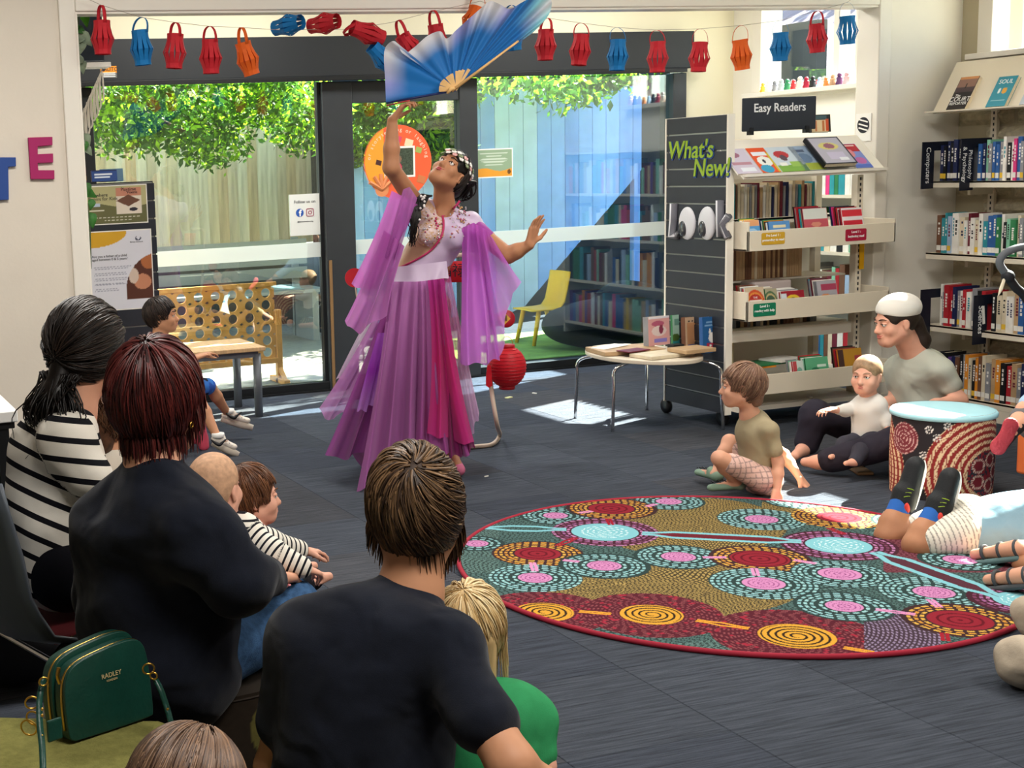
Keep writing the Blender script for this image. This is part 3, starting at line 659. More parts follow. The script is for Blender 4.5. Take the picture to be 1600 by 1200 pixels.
sloped('black edged clear plastic case with a picture book on the sloping shelf', 1281, 1331, coverprint('2a2a33', [('r', .5, .5, .44, .46, 'b9b7c6'), ('e', .5, .66, .3, .14, 'd9cf7e'), ('e', .52, .66, .16, .1, '9a5f74'), ('r', .55, .3, .26, .14, 'c9c2da'), ('r', .7, .18, .14, .05, 'eceef4')]), .22, .022, coverm='black', lift=.03, cat='book case')
sloped('red and blue face-out reader nearest the wall jamb', 1336, 1362, coverprint('7d8fcf', [('r', .5, .84, .5, .16, 'b5202f'), ('r', .5, .92, .35, .03, 'f2d7d2'), ('e', .35, .62, .2, .16, 'd98a92'), ('e', .6, .3, .3, .14, 'c06aa8'), ('r', .5, .08, .5, .06, '5570c4')]))
display_book('black edged case with orange spines in a picture, behind the Easy Readers sign', PY(1268, 207, 6.56), (1, 0, 0), (0, .1, 1), .135, .1, .02, coverprint('20262c', [('r', .45, .35, .42, .34, 'f0d9b0'), ('r', .25, .35, .05, .3, 'd98a5a'), ('r', .62, .35, .05, .3, 'c87a45'), ('r', .82, .4, .07, .34, 'd9562c'), ('r', .4, .84, .4, .1, '3f5f6a')]), 'books on top of the display unit', (), coverm='black')
x = 4.915; i = 0
while x < 5.62:
    w = random.uniform(.009, .018); c = random.choice(('cream', 'cream', 'tan', 'brown', 'white', 'grey', 'maroon', 'teal', 'cream', 'navy', 'tan', 'white'))
    book('thin %s reader, %s from the slatted end in the upper row of spines' % (c, ORD[i] if i < 36 else 'one of those far'), (x, 6.44, 1.1435), (1, 0, 0), (0, 1, 0), (0, 0, 1), w, .15, random.uniform(.17, .2), c, 'thin readers in the upper row', None, 0)
    x += w+.005; i += 1
    if i >= 36: break
x = 4.915; i = 0
while x < 5.66 and i < 34:
    w = random.uniform(.01, .022); c = random.choice(('tan', 'tan', 'cream', 'brown', 'tan'))
    book('thin %s reader, %s from the slatted end above the lower tray' % (c, ORD[i]), (x, 6.44, .8015), (1, 0, 0), (0, 1, 0), (0, 0, 1), w, .15, random.uniform(.19, .22), c, 'thin readers in the middle row', None, 0)
    x += w+.002; i += 1
x = 4.92; i = 0
while x < 5.6 and i < 30:
    w = random.uniform(.014, .024); c = random.choice(('brown', 'tan', 'black', 'cream', 'grey'))
    book('thin %s reader, %s from the slatted end in the low row' % (c, ORD[i]), (x, 6.42, .5365), (1, 0, 0), (0, 1, 0), (0, 0, 1), w, .15, random.uniform(.1, .13), c, 'thin readers in the low row', None, 0)
    x += w+.004; i += 1
# bins in the trays: books standing face out one behind another
NM = {}
def stack_in_tray(nm, x0, w, z, h, n, cols, fn, yf=6.17, words=(), t=.006, step=.011, lean_=.22, ink=inkm, base=None):
    up = nrm((0, lean_, 1)); NM[nm] = 'front book of the '+nm.split(' in the ')[0].split(' at the ')[0].split(' right of ')[0].split(' second ')[0].split(' beside ')[0]+{'u': ', upper tray', 'l': ', lower tray', 'b': ', bottom tray'}[nm.split(' tray')[0].split()[-1][0]]
    for i in range(n):
        c = cols[i % len(cols)]; hh = h*(1-.05*((i*7) % 4)/3)+.012*min(i, 6)/6
        o = V3(x0+random.uniform(-.006, .006), yf+.004+step*i, z)
        if i == 0: display_book('front book of the %s' % nm, o, (1, 0, 0), up, w, hh, t, fn, 'books standing face out in the trays', words, ink, c)
        else: book('%s book, %s behind the %s' % (c, ORD[i-1], NM[nm]), o, (0, 1, 0), (1, 0, 0), up, t, w*random.uniform(.9, 1), hh, c, 'books standing face out in the trays', None, 0)
T1, T2, T3 = .998, .618, .213
stack_in_tray('yellow topped pile at the slatted end of the upper tray', 4.93, .1, T1, .155, 5, ['yellow', 'orange', 'white', 'yellow', 'green'], coverprint('5b9fd6', [('r', .5, .9, .5, .12, 'e0a070'), ('e', .5, .6, .3, .1, 'a8d0ee')]))
stack_in_tray('blue pile right of the yellow topped pile in the upper tray', 5.085, .135, T1, .14, 7, ['blue', 'white', 'black', 'orange', 'green', 'white', 'navy'], coverprint('5a90c8', [('r', .5, .8, .3, .06, 'e4d9b0'), ('e', .5, .45, .35, .1, 'a9cbe6')]))
stack_in_tray('tall cased books in the middle of the upper tray', 5.32, .16, T1, .2, 8, ['maroon', 'tan', 'teal', 'maroon', 'red', 'grey', 'red', 'black'], coverprint('bf5560', [('r', .5, .85, .5, .15, 'd5d9d2'), ('e', .5, .55, .2, .07, 'd9907a'), ('r', .5, .1, .6, .14, 'eceadf')]))
stack_in_tray('red and white annuals at the jamb end of the upper tray', 5.57, .14, T1, .19, 8, ['red', 'maroon', 'white', 'red', 'black', 'red', 'pink', 'navy'], coverprint('e6e2e4', [('r', .5, .84, .5, .1, 'd23440'), ('r', .5, .55, .45, .08, 'c92c3c'), ('r', .5, .36, .5, .05, 'e8aab0'), ('r', .5, .24, .4, .06, 'd4404c')]))
stack_in_tray('round badge readers at the slatted end of the lower tray', 4.94, .12, T2, .17, 7, ['white', 'red', 'grey', 'white', 'brown', 'maroon', 'red'], coverprint('c9b79a', [('e', .5, .5, .5, .42, 'c9522f'), ('e', .5, .5, .42, .34, 'd98a3f'), ('e', .5, .5, .36, .28, 'b5382e'), ('r', .5, .5, .34, .08, 'f0e2d8')]), words=(('THE', .5, .66, .016), ('BESTIES', .5, .5, .026)), ink=lettm)
stack_in_tray('green ringed readers second from the slatted end in the lower tray', 5.075, .075, T2, .155, 5, ['green', 'white', 'grey', 'cream', 'white'], coverprint('a8a286', [('e', .4, .5, .6, .42, '4f6a4c'), ('e', .4, .5, .5, .34, 'b9a878'), ('e', .4, .5, .42, .27, '47604a')]))
stack_in_tray('yellow starburst comics in the middle of the lower tray', 5.17, .15, T2, .135, 8, ['white', 'red', 'white', 'grey', 'white', 'purple', 'white', 'white'], coverprint('9a2030', [('e', .5, .6, .32, .24, 'e2c03a'), ('e', .5, .6, .16, .12, '4a3a20'), ('r', .5, .12, .5, .12, 'e6e4ea'), ('r', .1, .6, .12, .3, 'd5dde4')]))
stack_in_tray('clear covered readers at the jamb end of the lower tray', 5.42, .13, T2, .175, 8, ['grey', 'pink', 'grey', 'white', 'maroon', 'grey', 'teal', 'maroon'], coverprint('a9a8b0', [('r', .6, .8, .4, .1, 'a8405c'), ('e', .4, .4, .3, .2, 'd08a5a'), ('r', .8, .3, .2, .25, '7a5a6a')]))
MB_ = MB().box(5.08, 5.33, 6.3, 6.42, .73, .8).build('book_box', mat('box_grey', 'b8aaa6', .6), bevel=.01); tag(MB_, 'pale grey storage box lying behind the lower tray books', 'box')
stack_in_tray('green readers in the bottom tray', 5.33, .15, T3, .16, 6, ['green', 'mint', 'white', 'green', 'red', 'green'], coverprint('5fae84', [('e', .4, .5, .2, .16, '2f7a58'), ('r', .7, .7, .2, .05, 'd9efe2'), ('r', .3, .25, .2, .05, 'd9efe2')]), yf=6.15)
stack_in_tray('red edged readers beside the green ones in the bottom tray', 5.24, .07, T3, .15, 4, ['red', 'white', 'mint', 'grey'], coverprint('c9d8d2', [('r', .2, .5, .18, .5, 'b84a50'), ('e', .6, .6, .25, .16, '7fb0a0')]), yf=6.15)
stack_in_tray('amber and red readers at the jamb end of the bottom tray', 5.55, .16, T3, .19, 5, ['orange', 'maroon', 'red', 'brown', 'black'], coverprint('b8872e', [('r', .85, .4, .18, .4, 'a84048'), ('r', .1, .5, .12, .5, '4a3430')]), yf=6.15)
tag(MB().box(4.96, 5.06, 6.44, 6.46, .27, .46).build('file_panel', mat('file_cream', 'd8d0a8', .6)), 'pale cream folder standing at the slatted end of the bottom shelf', 'folder')
for i, (c, x) in enumerate((('orange', 5.02), ('green', 5.09), ('white', 5.22))): tag(MB().obox((x+.07, 6.32, .33+.012*i), (.2, .15, .01), (1, .1*i, 0), (-.1*i, 1, 0)).build('picture_book', cover[c]), '%s picture book lying flat on the bottom tray books' % c, 'book', 'flat picture books on the bottom tray')
tag(MB().box(5.78, 5.81, 6.29, 6.296, .83, 1.0).build('shelf_marker', mat('marker_yellow', 'f2b705', .5)), 'bright yellow shelf marker on the post of the display unit', 'shelf marker')
# notice on the jamb reveal
nt_ = thing('wall_notice', 'small white notice with a black oval print on the opening reveal', 'notice', (5.899, 6.41, 1.6))
MB().box(5.896, 5.8995, 6.36, 6.475, 1.545, 1.7).build('notice_sheet', paper, nt_); mb = MB()
mb.lathe([(.045, 0), (.045, .001)], (5.8955, 6.417, 1.635), 28, (-1, 0, 0)); mb.build('oval_print', inkm, nt_)
for z in (.025, .0, -.022): MB().obox((5.8943, 6.417, 1.635+z), (.0006, .07, .008), (1, 0, 0), (0, 1, .25)).build('print_stripe', paper, nt_)
# toys on the window sill
tc = [('yellow', 'e2b93b'), ('white', 'e6e6e2'), ('grey', '8b8c90'), ('silver', 'b9bcc4'), ('green', '2f8a5c'), ('red', 'c23038'), ('ivory', 'e9e0d0'), ('crimson', 'a8203c'), ('black', '1c1c20'), ('pale blue', 'a9c3e0'), ('orange', 'e08a4a'), ('tan', 'c9a07a'), ('purple', '5c3a66'), ('pink', 'e0b0b8')]
for i, (n, h) in enumerate(tc):
    y = 8.3-.062*i; s = random.uniform(.8, 1.2); mb = MB(); c = (XR-.06, y, 1.92)
    mb.lathe([(.02*s, 0), (.024*s, .01), (.016*s, .03*s), (.02*s, .04*s), (.012*s, .05*s)], c, 10); mb.ell((c[0], c[1], c[2]+.058*s), .014*s, nu=8, nv=6)
    tag(mb.build('toy_figure', mat('toy_%d' % i, h, .5), None, True), '%s toy figure on the high window sill, %s from the door' % (n, ORD[i]), 'toy', 'toy figures on the high window sill')
# ------------------------------------------------------------------ paper lantern bunting strung across the opening
YB = 6.26
pcol = {'red': mat('paper_red', 'c3222e', .65, trl=.12), 'blue': mat('paper_blue', '1173b4', .65, trl=.12), 'orange': mat('paper_orange', 'e2621b', .65, trl=.12)}
LAN = [('red', (158, 8), (159, 32), (161, 85), .15), ('blue', (220, 27), (218, 47), (224, 102), 1), ('red', (274, 35), (274, 53), (272, 107), .3), ('red', (327, 41), (328, 62), (330, 115), .5), ('orange', (376, 43), (379, 66), (394, 117), .2),
       ('blue', None, (437, 47), (463, 32), 0), ('red', None, (492, 44), (520, 30), 0), ('red', (538, 47), (550, 43), (598, 60), 1), ('blue', None, (581, 72), (600, 93), 0), ('red', (621, 32), (628, 55), (648, 88), .2), ('red', (676, 16), (680, 38), (687, 90), .2), ('orange', (750, -8), (746, 12), (732, 50), .7), ('blue', (798, 8), (799, 30), (803, 79), .5),
       ('red', (854, 28), (853, 46), (852, 94), .2), ('red', (908, 36), (909, 54), (904, 102), .6), ('blue', (964, 43), (966, 62), (964, 110), .9), ('red', (1026, 47), (1028, 65), (1027, 113), .6), ('red', (1094, 45), (1094, 66), (1091, 112), 1), ('orange', (1157, 40), (1156, 62), (1160, 109), 1.1), ('blue', (1219, 32), (1220, 51), (1219, 95), .8), ('red', (1277, 17), (1276, 37), (1277, 82), .2), ('blue', (1323, 4), (1324, 25), (1324, 69), .9)]
SIDE = {0: 'nearest the left jamb', 21: 'nearest the right jamb', 5: 'blown end-on above the door', 6: 'blown end-on above the door', 7: 'blown sideways beside the fan', 8: 'half hidden behind the fan', 9: 'tilting above the fan edge', 10: 'standing over the white fan edge', 11: 'above the fan near the beam', 12: 'hidden behind the fan ribs'}
for i, (c, hpx, tpx, bpx, hw) in enumerate(LAN):
    t_, b_ = PY(*tpx, YB), PY(*bpx, YB); Lh = np.linalg.norm(b_-t_); ax = (b_-t_)/Lh
    if i in (5, 6): ax = nrm(ax+V3(0, -1.5, -.3)); m_ = (t_+b_)/2; Lh = .16; t_ = m_-ax*.08; b_ = m_+ax*.08
    if i in (8,): Lh = .16; b_ = t_+ax*Lh
    u = nrm(np.cross(ax, V3(0, 1, .2))); w = np.cross(ax, u)
    lab = '%s paper lantern %s' % (c, SIDE[i]) if i in SIDE else '%s paper lantern, %s along the string from the left jamb' % (c, ORD[i])
    T = thing('paper_lantern', lab, 'paper lantern', t_, 'paper lanterns strung across the opening')
    n = 12; tt = np.array([0, .1, .2, .38, .55, .72, .86, .93, 1.]); rr = np.array([.039, .0385, .039, .0455, .056, .0455, .039, .0385, .039])*(1 if i not in (5, 6) else .95); mb = MB(); a0 = random.random()
    for k in range(n):
        for j in range(len(tt)-1):
            gp = lambda q: .3*max(0, 1-abs(q-.53)/.36) if .15 < q < .9 else 0
            q4 = []
            for q, r in ((tt[j], rr[j]), (tt[j+1], rr[j+1])):
                for s in (0, 1):
                    a = 2*PI*(k+a0+(s and 1-gp(q)/2 or gp(q)/2))/n; q4.append(t_+ax*q*Lh+r*(math.cos(a)*u+math.sin(a)*w))
            mb.add(q4, [(0, 1, 3, 2)])
    o = mb.build('lantern_body', pcol[c], T); sm = o.modifiers.new('solid', 'SOLIDIFY'); sm.thickness = .0007
    if hpx is not None:
        h_ = PY(*hpx, YB); hh = np.linalg.norm(h_-t_); dirh = nrm(h_-t_); hw = min(hw, .72); hu = nrm(u*max(hw, .05)+w*math.sqrt(1-hw**2)); wd = nrm(np.cross(dirh, hu)); P = []
        for k in range(13):
            a = PI*k/12; p = t_+ax*.012+hu*.04*math.cos(a)+dirh*(hh+.012)*math.sin(a)**.7; P.append([p-wd*.0085, p+wd*.0085])
        grid('lantern_handle', P, pcol[c], T, smooth=True, thick=.0007)
st = thing('bunting_string', 'thin pale string carrying the paper lanterns across the opening', 'string', PY(800, 25, YB))
sp = [PY(128, -6, YB)]+[PY(*l[1], YB) for l in LAN if l[1] is not None and l[1][1] > 0 and l[0] is not None][:4]+[PY(376, 43, YB), PY(440, 47, YB), PY(505, 46, YB), PY(545, 46, YB), PY(612, 35, YB), PY(676, 18, YB), PY(750, 2, YB), PY(854, 28, YB)]+[PY(*l[1], YB) for l in LAN[14:]]+[PY(1340, -8, YB)]
MB().tube(sp, .0012, 5).build('string', mat('string_pale', '9a9080', .8), st)
# ------------------------------------------------------------------ letters on the left wall
def wall_letter(name, label, poly, h):
    t = thing('wall_letter', label, 'letter', PY(*poly[0], YP), 'coloured capital letters on the left wall')
    P = [PY(u, v, YP-.001) for u, v in poly]; o = P[0]
    MB().prism([((p-o)[0], (p-o)[2]) for p in P], o, (1, 0, 0), (0, 0, 1), .018).build('letter_block', mat('letter_'+name, h, .55), t, bevel=.002)
wall_letter('magenta', 'magenta wooden capital E on the left wall', [(47, 280), (84, 280), (84, 266), (59, 266), (58, 255), (82, 254), (82, 240), (58, 241), (58, 229), (81, 227), (81, 214), (43, 215)], 'a3205f')
wall_letter('blue', 'blue wooden capital T at the edge of the left wall', [(-6, 313), (13, 312), (12, 261), (24, 260), (24, 246), (-30, 246), (-30, 261), (-6, 261)], '1268ac')
# ------------------------------------------------------------------ ivy garland, hanging loops, panel at the left jamb
iv = thing('ivy_garland', 'trailing artificial ivy hanging beside the left jamb', 'garland', PY(128, 20, 6.5))
MB().tube(bez([PY(u, v, 6.5) for u, v in ((123, 16), (121, 60), (118, 85), (122, 130), (130, 205), (132, 260), (133, 300), (140, 350), (142, 420))], 5), .004, 6).build('stem', mat('stem_green', '4a5a3a', .7), iv, True)
ilf = [mat('ivy_leaf', '3f7a35', .5, var=.3, vs=30, trl=.2), mat('ivy_leaf_pale', '8a9a82', .6, var=.25, vs=25, trl=.2), mat('ivy_leaf_bright', '5aa52e', .5, var=.2, vs=25, trl=.3)]
for u, v, s, a, k in ((133, 32, .06, 70, 2), (134, 62, .075, 35, 1), (126, 75, .06, 110, 1), (122, 95, .055, 160, 1), (128, 105, .06, 80, 1), (124, 62, .05, 140, 1), (135, 220, .065, 60, 1), (130, 230, .06, 100, 0), (138, 236, .05, 40, 1), (139, 302, .075, 20, 0), (136, 296, .06, 70, 0), (143, 345, .07, 80, 0), (142, 320, .05, 110, 0), (126, 48, .05, 20, 0)):
    c = PY(u, v, 6.5); a = math.radians(a); d = V3(math.cos(a)*.6, -.1, -math.sin(a)); d = nrm(d); sd = nrm(np.cross(d, V3(.3, 1, .2)))
    L = s*1.15; pts = np.array([[c+d*L*(t-.5)+sd*wd*s*.62*(1 if t > 0 else 1)+V3(0, -.012*math.sin(t*3)*abs(wd)*3, 0) for wd in (-1*q, 0, q)] for t, q in ((0, .03), (.12, .55), (.3, .62), (.55, .45), (.8, .22), (1, .02))])
    grid('leaf', pts, ilf[k], iv, thick=.001)
lp = thing('hanging_loops', 'pale hanging rope loops beside the left jamb', 'hanging', PY(155, 105, 6.9)); rope = mat('rope_pale', 'd8d2c6', .85)
for i in range(9):
    u0 = 158-4.4*i; v0 = 112+9.5*i; a = PY(u0, v0, 6.9); MB().tube(bez([a, PY(u0-3, v0+26, 6.9), PY(u0-1, v0+46+3*(i % 3), 6.9), PY(u0+4, v0+44, 6.9), PY(u0+3, v0+18, 6.9), a+V3(.004, 0, 0)], 5), .0045, 6).build('loop', rope, lp, True)
MB().tube(bez([PY(163, 100, 6.9), PY(158, 112, 6.9), PY(140, 152, 6.9), PY(124, 190, 6.9)], 5), .003, 6).build('cord', rope, lp)
MB().box(1.36, 1.60, 6.85, 6.87, 2.11, 2.33).build('x', mat('panel_navy', '2a3644', .6)); bpy.data.objects['x'].name = 'high_panel'; tag(bpy.data.objects['high_panel'], 'dark blue grey panel high behind the left jamb', 'panel')
tag(MB().box(1.40, 1.63, 6.83, 6.95, 2.075, 2.1).build('wall_shelf', white, bevel=.003), 'small white shelf bracket under the dark panel by the left jamb', 'shelf')
sk_ = thing('sticker', 'small orange and white safety sticker on the door header', 'sticker', PY(170, 110, YD-.125))
a = PY(157, 114, YD-.122); b = PY(182, 103, YD-.122)
MB().box(a[0], b[0], YD-.1225, YD-.1205, a[2], b[2]).build('orange_patch', mat('sticker_orange', 'd98a20', .5), sk_); a2 = PY(160, 122, YD-.122)
MB().box(a2[0], b[0], YD-.1222, YD-.1205, a2[2], a[2]).build('white_patch', mat('sticker_grey', '5d5d5d', .5), sk_)
text('AUTO', ((a[0]+b[0])/2+.015, YD-.1235, (a[2]+b[2])/2), X_, Z_, .034, inkm, sk_); MB().lathe([(.012, 0), (.012, .0008)], (a[0]+.02, YD-.1228, (a[2]+b[2])/2), 14, (0, -1, 0)).build('round_mark', inkm, sk_)
for k in range(3): MB().box(a2[0]+.008, b[0]-.01, YD-.1232, YD-.122, a2[2]+.006+.011*k, a2[2]+.011+.011*k).build('print_line', paper, sk_)
# ------------------------------------------------------------------ notices stuck on the door glass
def on_door(u, v): return PY(u, v, YD-.007)
fs = thing('door_notice', 'white notice on the door glass reading Follow us on above two round icons', 'notice', on_door(476, 335))
q = on_door(454, 369); r = on_door(499, 302); W_, H_ = r[0]-q[0], r[2]-q[2]
MB().box(q[0], r[0], YD-.0085, YD-.0068, q[2], r[2]).build('notice_sheet', mat('notice_white', 'd9dcd8', .6), fs)
yy = YD-.0095; cxn = (q[0]+r[0])/2
text('Follow us on', (cxn, yy, r[2]-.052), X_, Z_, .03, inkm, fs)
cz_ = r[2]-.125; MB().lathe([(.028, 0), (.028, .001)], (cxn-.038, yy+.001, cz_), 28, (0, -1, 0)).build('blue_disc', mat('icon_blue', '2a56a8', .5), fs); text('f', (cxn-.036, yy-.001, cz_-.004), X_, Z_, .062, lettm, fs, bold=.002)
def rrect(cx_, cz2, s, r_, n=6): return [(cx_+sx*(s-r_)+r_*math.cos(math.radians(a0+90*k/n)), YD-.0095, cz2+sz*(s-r_)+r_*math.sin(math.radians(a0+90*k/n))) for sx, sz, a0 in ((1, 1, 0), (-1, 1, 90), (-1, -1, 180), (1, -1, 270)) for k in range(n+1)]
icm = mat('icon_plum', '9a4a62', .5); MB().tube(rrect(cxn+.036, cz_, .025, .009), .0028, 6, closed=True).build('camera_outline', icm, fs); MB().tube([(cxn+.036+.011*math.cos(a), yy, cz_+.011*math.sin(a)) for a in np.linspace(0, 2*PI, 16, endpoint=False)], .0028, 6, closed=True).build('camera_lens', icm, fs); MB().ell((cxn+.051, yy, cz_+.015), .003).build('camera_dot', icm, fs)
text('@librariesandlearning', (cxn, yy, r[2]-.185), X_, Z_, .013, inkm, fs)
gp_ = thing('door_poster', 'green and orange landscape poster on the right glass pane', 'poster', on_door(771, 254)); q = on_door(742, 279); r = on_door(801, 231)
MB().box(q[0], r[0], YD-.008, YD-.0068, q[2], r[2]).build('poster_sheet', paper, gp_)
def fp(u, v):
    c = np.ones(u.shape+(3,))*np.array(lin('8fa78a')); c[v < .26+.06*np.sin(u*7)] = lin('e09a35'); m = (v > .4) & (v < .95) & (np.sin(v*60) > .2) & (np.abs(u-.5) < .3+.1*np.sin(v*23)); c[m] = lin('c5d2c2'); c[((u-.92)/.05)**2+((v-.16)/.09)**2 < 1] = lin('6d4a28'); return c
printed('poster_print', (q[0]+.008, YD-.0084, q[2]+.008), X_, Z_, r[0]-q[0]-.016, r[2]-q[2]-.016, fp, gp_, 60, 50)
dd = thing('door_decal', 'large round orange decal with a photo print on the middle door leaf', 'decal', on_door(622, 252)); cc = on_door(622, 253); R_ = .5*(on_door(675, 253)[0]-on_door(570, 253)[0])
MB().lathe([(R_, 0), (R_, .0015)], (cc[0], YD-.0068, cc[2]), 64, (0, -1, 0)).build('decal_disc', mat('decal_orange', 'e8613a', .5), dd)
MB().prism([(R_*.985*math.cos(a), R_*.985*math.sin(a)) for a in np.linspace(math.radians(115), math.radians(245), 24)], (cc[0], YD-.0084, cc[2]), X_, Z_, .0008).build('yellow_segment', mat('decal_yellow', 'e9a035', .5), dd)
pq = (cc[0]-R_*.42, YD-.0098, cc[2]-R_*.42); MB().box(pq[0], pq[0]+R_*.92, YD-.0105, YD-.0095, pq[2], pq[2]+R_*.84).build('photo_border', paper, dd)
def ff(u, v):
    r2 = np.random.default_rng(3); n = r2.random(u.shape)[..., None]; c = np.array(lin('3f4a3c'))*(.5+1.1*n); c[((u-.4)/.18)**2+((v-.25)/.25)**2 < 1] = lin('d24a62'); c[((u-.45)/.12)**2+((v-.6)/.14)**2 < 1] = lin('8a6a55'); return c
printed('photo_print', (pq[0]+.014, YD-.0112, pq[2]+.014), X_, Z_, R_*.92-.028, R_*.84-.028, ff, dd, 40, 36)
wm = mat('decal_text', 'f3d9c0', .6)
s_ = 'or storytelling or laughing'
for k, ch in enumerate(s_):
    a = math.radians(172-164*k/(len(s_)-1)); 
    if ch != ' ': text(ch, (cc[0]+R_*.87*math.cos(a), YD-.0092, cc[2]+R_*.87*math.sin(a)), (math.sin(a), 0, -math.cos(a)), (math.cos(a), 0, math.sin(a)), R_*.15, wm, dd)
for nm, x, z, s, h in (('pink_book', .02, .62, .09, 'd84a6a'), ('map_icon', .33, .5, .12, 'e9d6b0'), ('bookworm', .62, .3, .09, '9fb05a'), ('black_cup', -.58, .0, .08, '4a2a2a'), ('tan_face', .68, -.5, .12, 'c9774a')):
    MB().obox((cc[0]+R_*x, YD-.0092, cc[2]+R_*z), (R_*s*2, .001, R_*s*1.7), nrm((1, 0, -.3)), Y_).build(nm, mat('decal_'+nm, h, .6), dd, bevel=.004)
hd = mat('decal_hand', 'd98a5a', .6); hb = V3(cc[0]-R_*.5, YD-.0092, cc[2]-R_*.72)
for k in range(5): a = math.radians(150-28*k); MB().tube([hb, hb+R_*.42*V3(math.cos(a), 0, math.sin(a))], R_*.055, 6).build('hand_print', hd, dd)
MB().lathe([(R_*.2, 0), (R_*.2, .002)], hb, 20, (0, -1, 0)).build('palm_print', hd, dd)
# ------------------------------------------------------------------ poster board at left
pbd = thing('poster_board', 'black slatted poster board standing behind the left jamb', 'display board', (1.8, 7.6, 0))
for i in range(12): MB().box(1.52, 2.0, 7.49, 7.53, .28+.101*i, .28+.101*i+.093).build('slat', sl, pbd, bevel=.002)
MB().box(1.53, 1.99, 7.5, 7.54, .28, 1.49).build('slat_rails', rail, pbd); MB().box(1.52, 2.0, 7.52, 7.57, .2, 1.495).build('back_board', black, pbd)
for x in (1.57, 1.95): MB().box(x-.02, x+.02, 7.38, 7.75, 0, .05).build('foot', black, pbd); MB().box(x-.015, x+.015, 7.53, 7.56, .04, .3).build('leg', black, pbd)
def poster(label, u0, v0, u1, v1, fn, extra):
    q = PY(u0, v1, 7.485); r = PY(u1, v0, 7.485); T = thing('poster', label, 'poster', q, 'posters on the black board')
    MB().box(q[0], r[0], 7.4855, 7.4885, q[2], r[2]).build('poster_sheet', paper, T); m_ = .006
    printed('poster_print', (q[0]+m_, 7.4848, q[2]+m_), X_, Z_, r[0]-q[0]-2*m_, r[2]-q[2]-2*m_, fn, T, 80, 90)
    for s, x, z, sz, mm in extra: text(s, (q[0]+(r[0]-q[0])*x, 7.484, q[2]+(r[2]-q[2])*z), X_, Z_, sz, mm, T, align='LEFT')
def f1(u, v):
    c = np.ones(u.shape+(3,))*np.array(lin('b9b585')); c[v < .5+.08*np.cos(u*4.5)] = lin('6a6a45'); b = (u > .5) & (u < .92) & (v > .24) & (v < .95); c[b] = lin('e3d8c8'); c[b & (v > .72)] = lin('c98a72'); c[(np.abs(u-.7)*.8+np.abs(v-.6) < .16)] = lin('6d4a3a'); c[((u-.78)/.07)**2+((v-.36)/.05)**2 < 1] = lin('2a2a35')
    c[(u > .08) & (u < .24) & (v > .47) & (v < .56)] = lin('b9c9e0'); m = (np.abs(v-.16) < .012) & (u > .1) & (u < .9) & (np.sin(u*90) > -.5); c[m] = lin('d9d8c4'); m = (np.abs(v-.08) < .01) & (u > .3) & (u < .75) & (np.sin(u*90) > -.5); c[m] = lin('d9d8c4'); m = (np.abs(v-.36) < .02) & (u > .06) & (u < .3); c[m] = lin('d9d8c4'); return c
poster('olive green landscape poster reading Anywhere Poems for Kids', 134, 287, 229, 353, f1, (('Anywhere', .06, .76, .027, inkm), ('Poems for Kids', .06, .66, .027, inkm), ('Playtime', .58, .88, .026, inkm), ('Poems', .68, .8, .022, inkm)))
def f2(u, v):
    c = np.ones(u.shape+(3,))*np.array(lin('dfe0ea')); c[(u < .62) & ((u/.62)**2+((1.0-v)/.2)**2 < 1) & (v > .8)] = lin('d9a82e'); d = ((u-1.12)/.55)**2+((v-.22)/.48)**2 < 1; c[d & (v > .12)] = lin('5a3428'); c[d & (((u-.84)/.14)**2+((v-.34)/.1)**2 < 1)] = lin('c98a6a'); c[d & (((u-.95)/.12)**2+((v-.6)/.1)**2 < 1)] = lin('b06a40'); c[d & (((u-.7)/.08)**2+((v-.42)/.1)**2 < 1)] = lin('d9c4b4')
    for z, w in ((.55, .6), (.53, .55), (.47, .5), (.45, .52), (.4, .55), (.385, .5), (.34, .45), (.325, .5), (.27, .35), (.25, .4)): m = (np.abs(v-z) < .005) & (u > .07) & (u < .07+w) & (np.sin(u*120+z*99) > -.6); c[m] = lin('9a9db0')
    c[((u-.8)/.05)**2+((v-.9)/.03)**2 < 1] = lin('2a3350'); c[((u-.8)/.03)**2+((v-.91)/.025)**2 < 1] = lin('dfe0ea'); return c
poster('white poster reading Are you a father of a child', 142, 357, 236, 488, f2, (('Are you a father of a child', .06, .685, .019, inkm), ('aged between 0 & 5 years?', .06, .645, .019, inkm), ('library network', .66, .845, .012, inkm)))
display_book('blue book with white lines of text standing on the poster board', PY(144, 284, 7.51), X_, (0, .12, 1), .145, .062, .02, coverprint('2a4a8c', [('r', .45, .62, .34, .07, 'd9e4f2'), ('r', .42, .36, .3, .07, 'd9e4f2'), ('r', .5, .95, .5, .06, '1a2a5a')]), 'books on the poster board', (), coverm='navy')
display_book('slate blue book behind the blue one on the poster board', PY(158, 284, 7.56), X_, (0, .12, 1), .13, .07, .015, coverprint('5f7f9a', []), 'books on the poster board', (), coverm='blue')
book('maroon spine book at the jamb end of the poster board top', PY(130, 284, 7.51), X_, Y_, Z_, .02, .12, .08, 'maroon', 'books on the poster board', 'yellow')
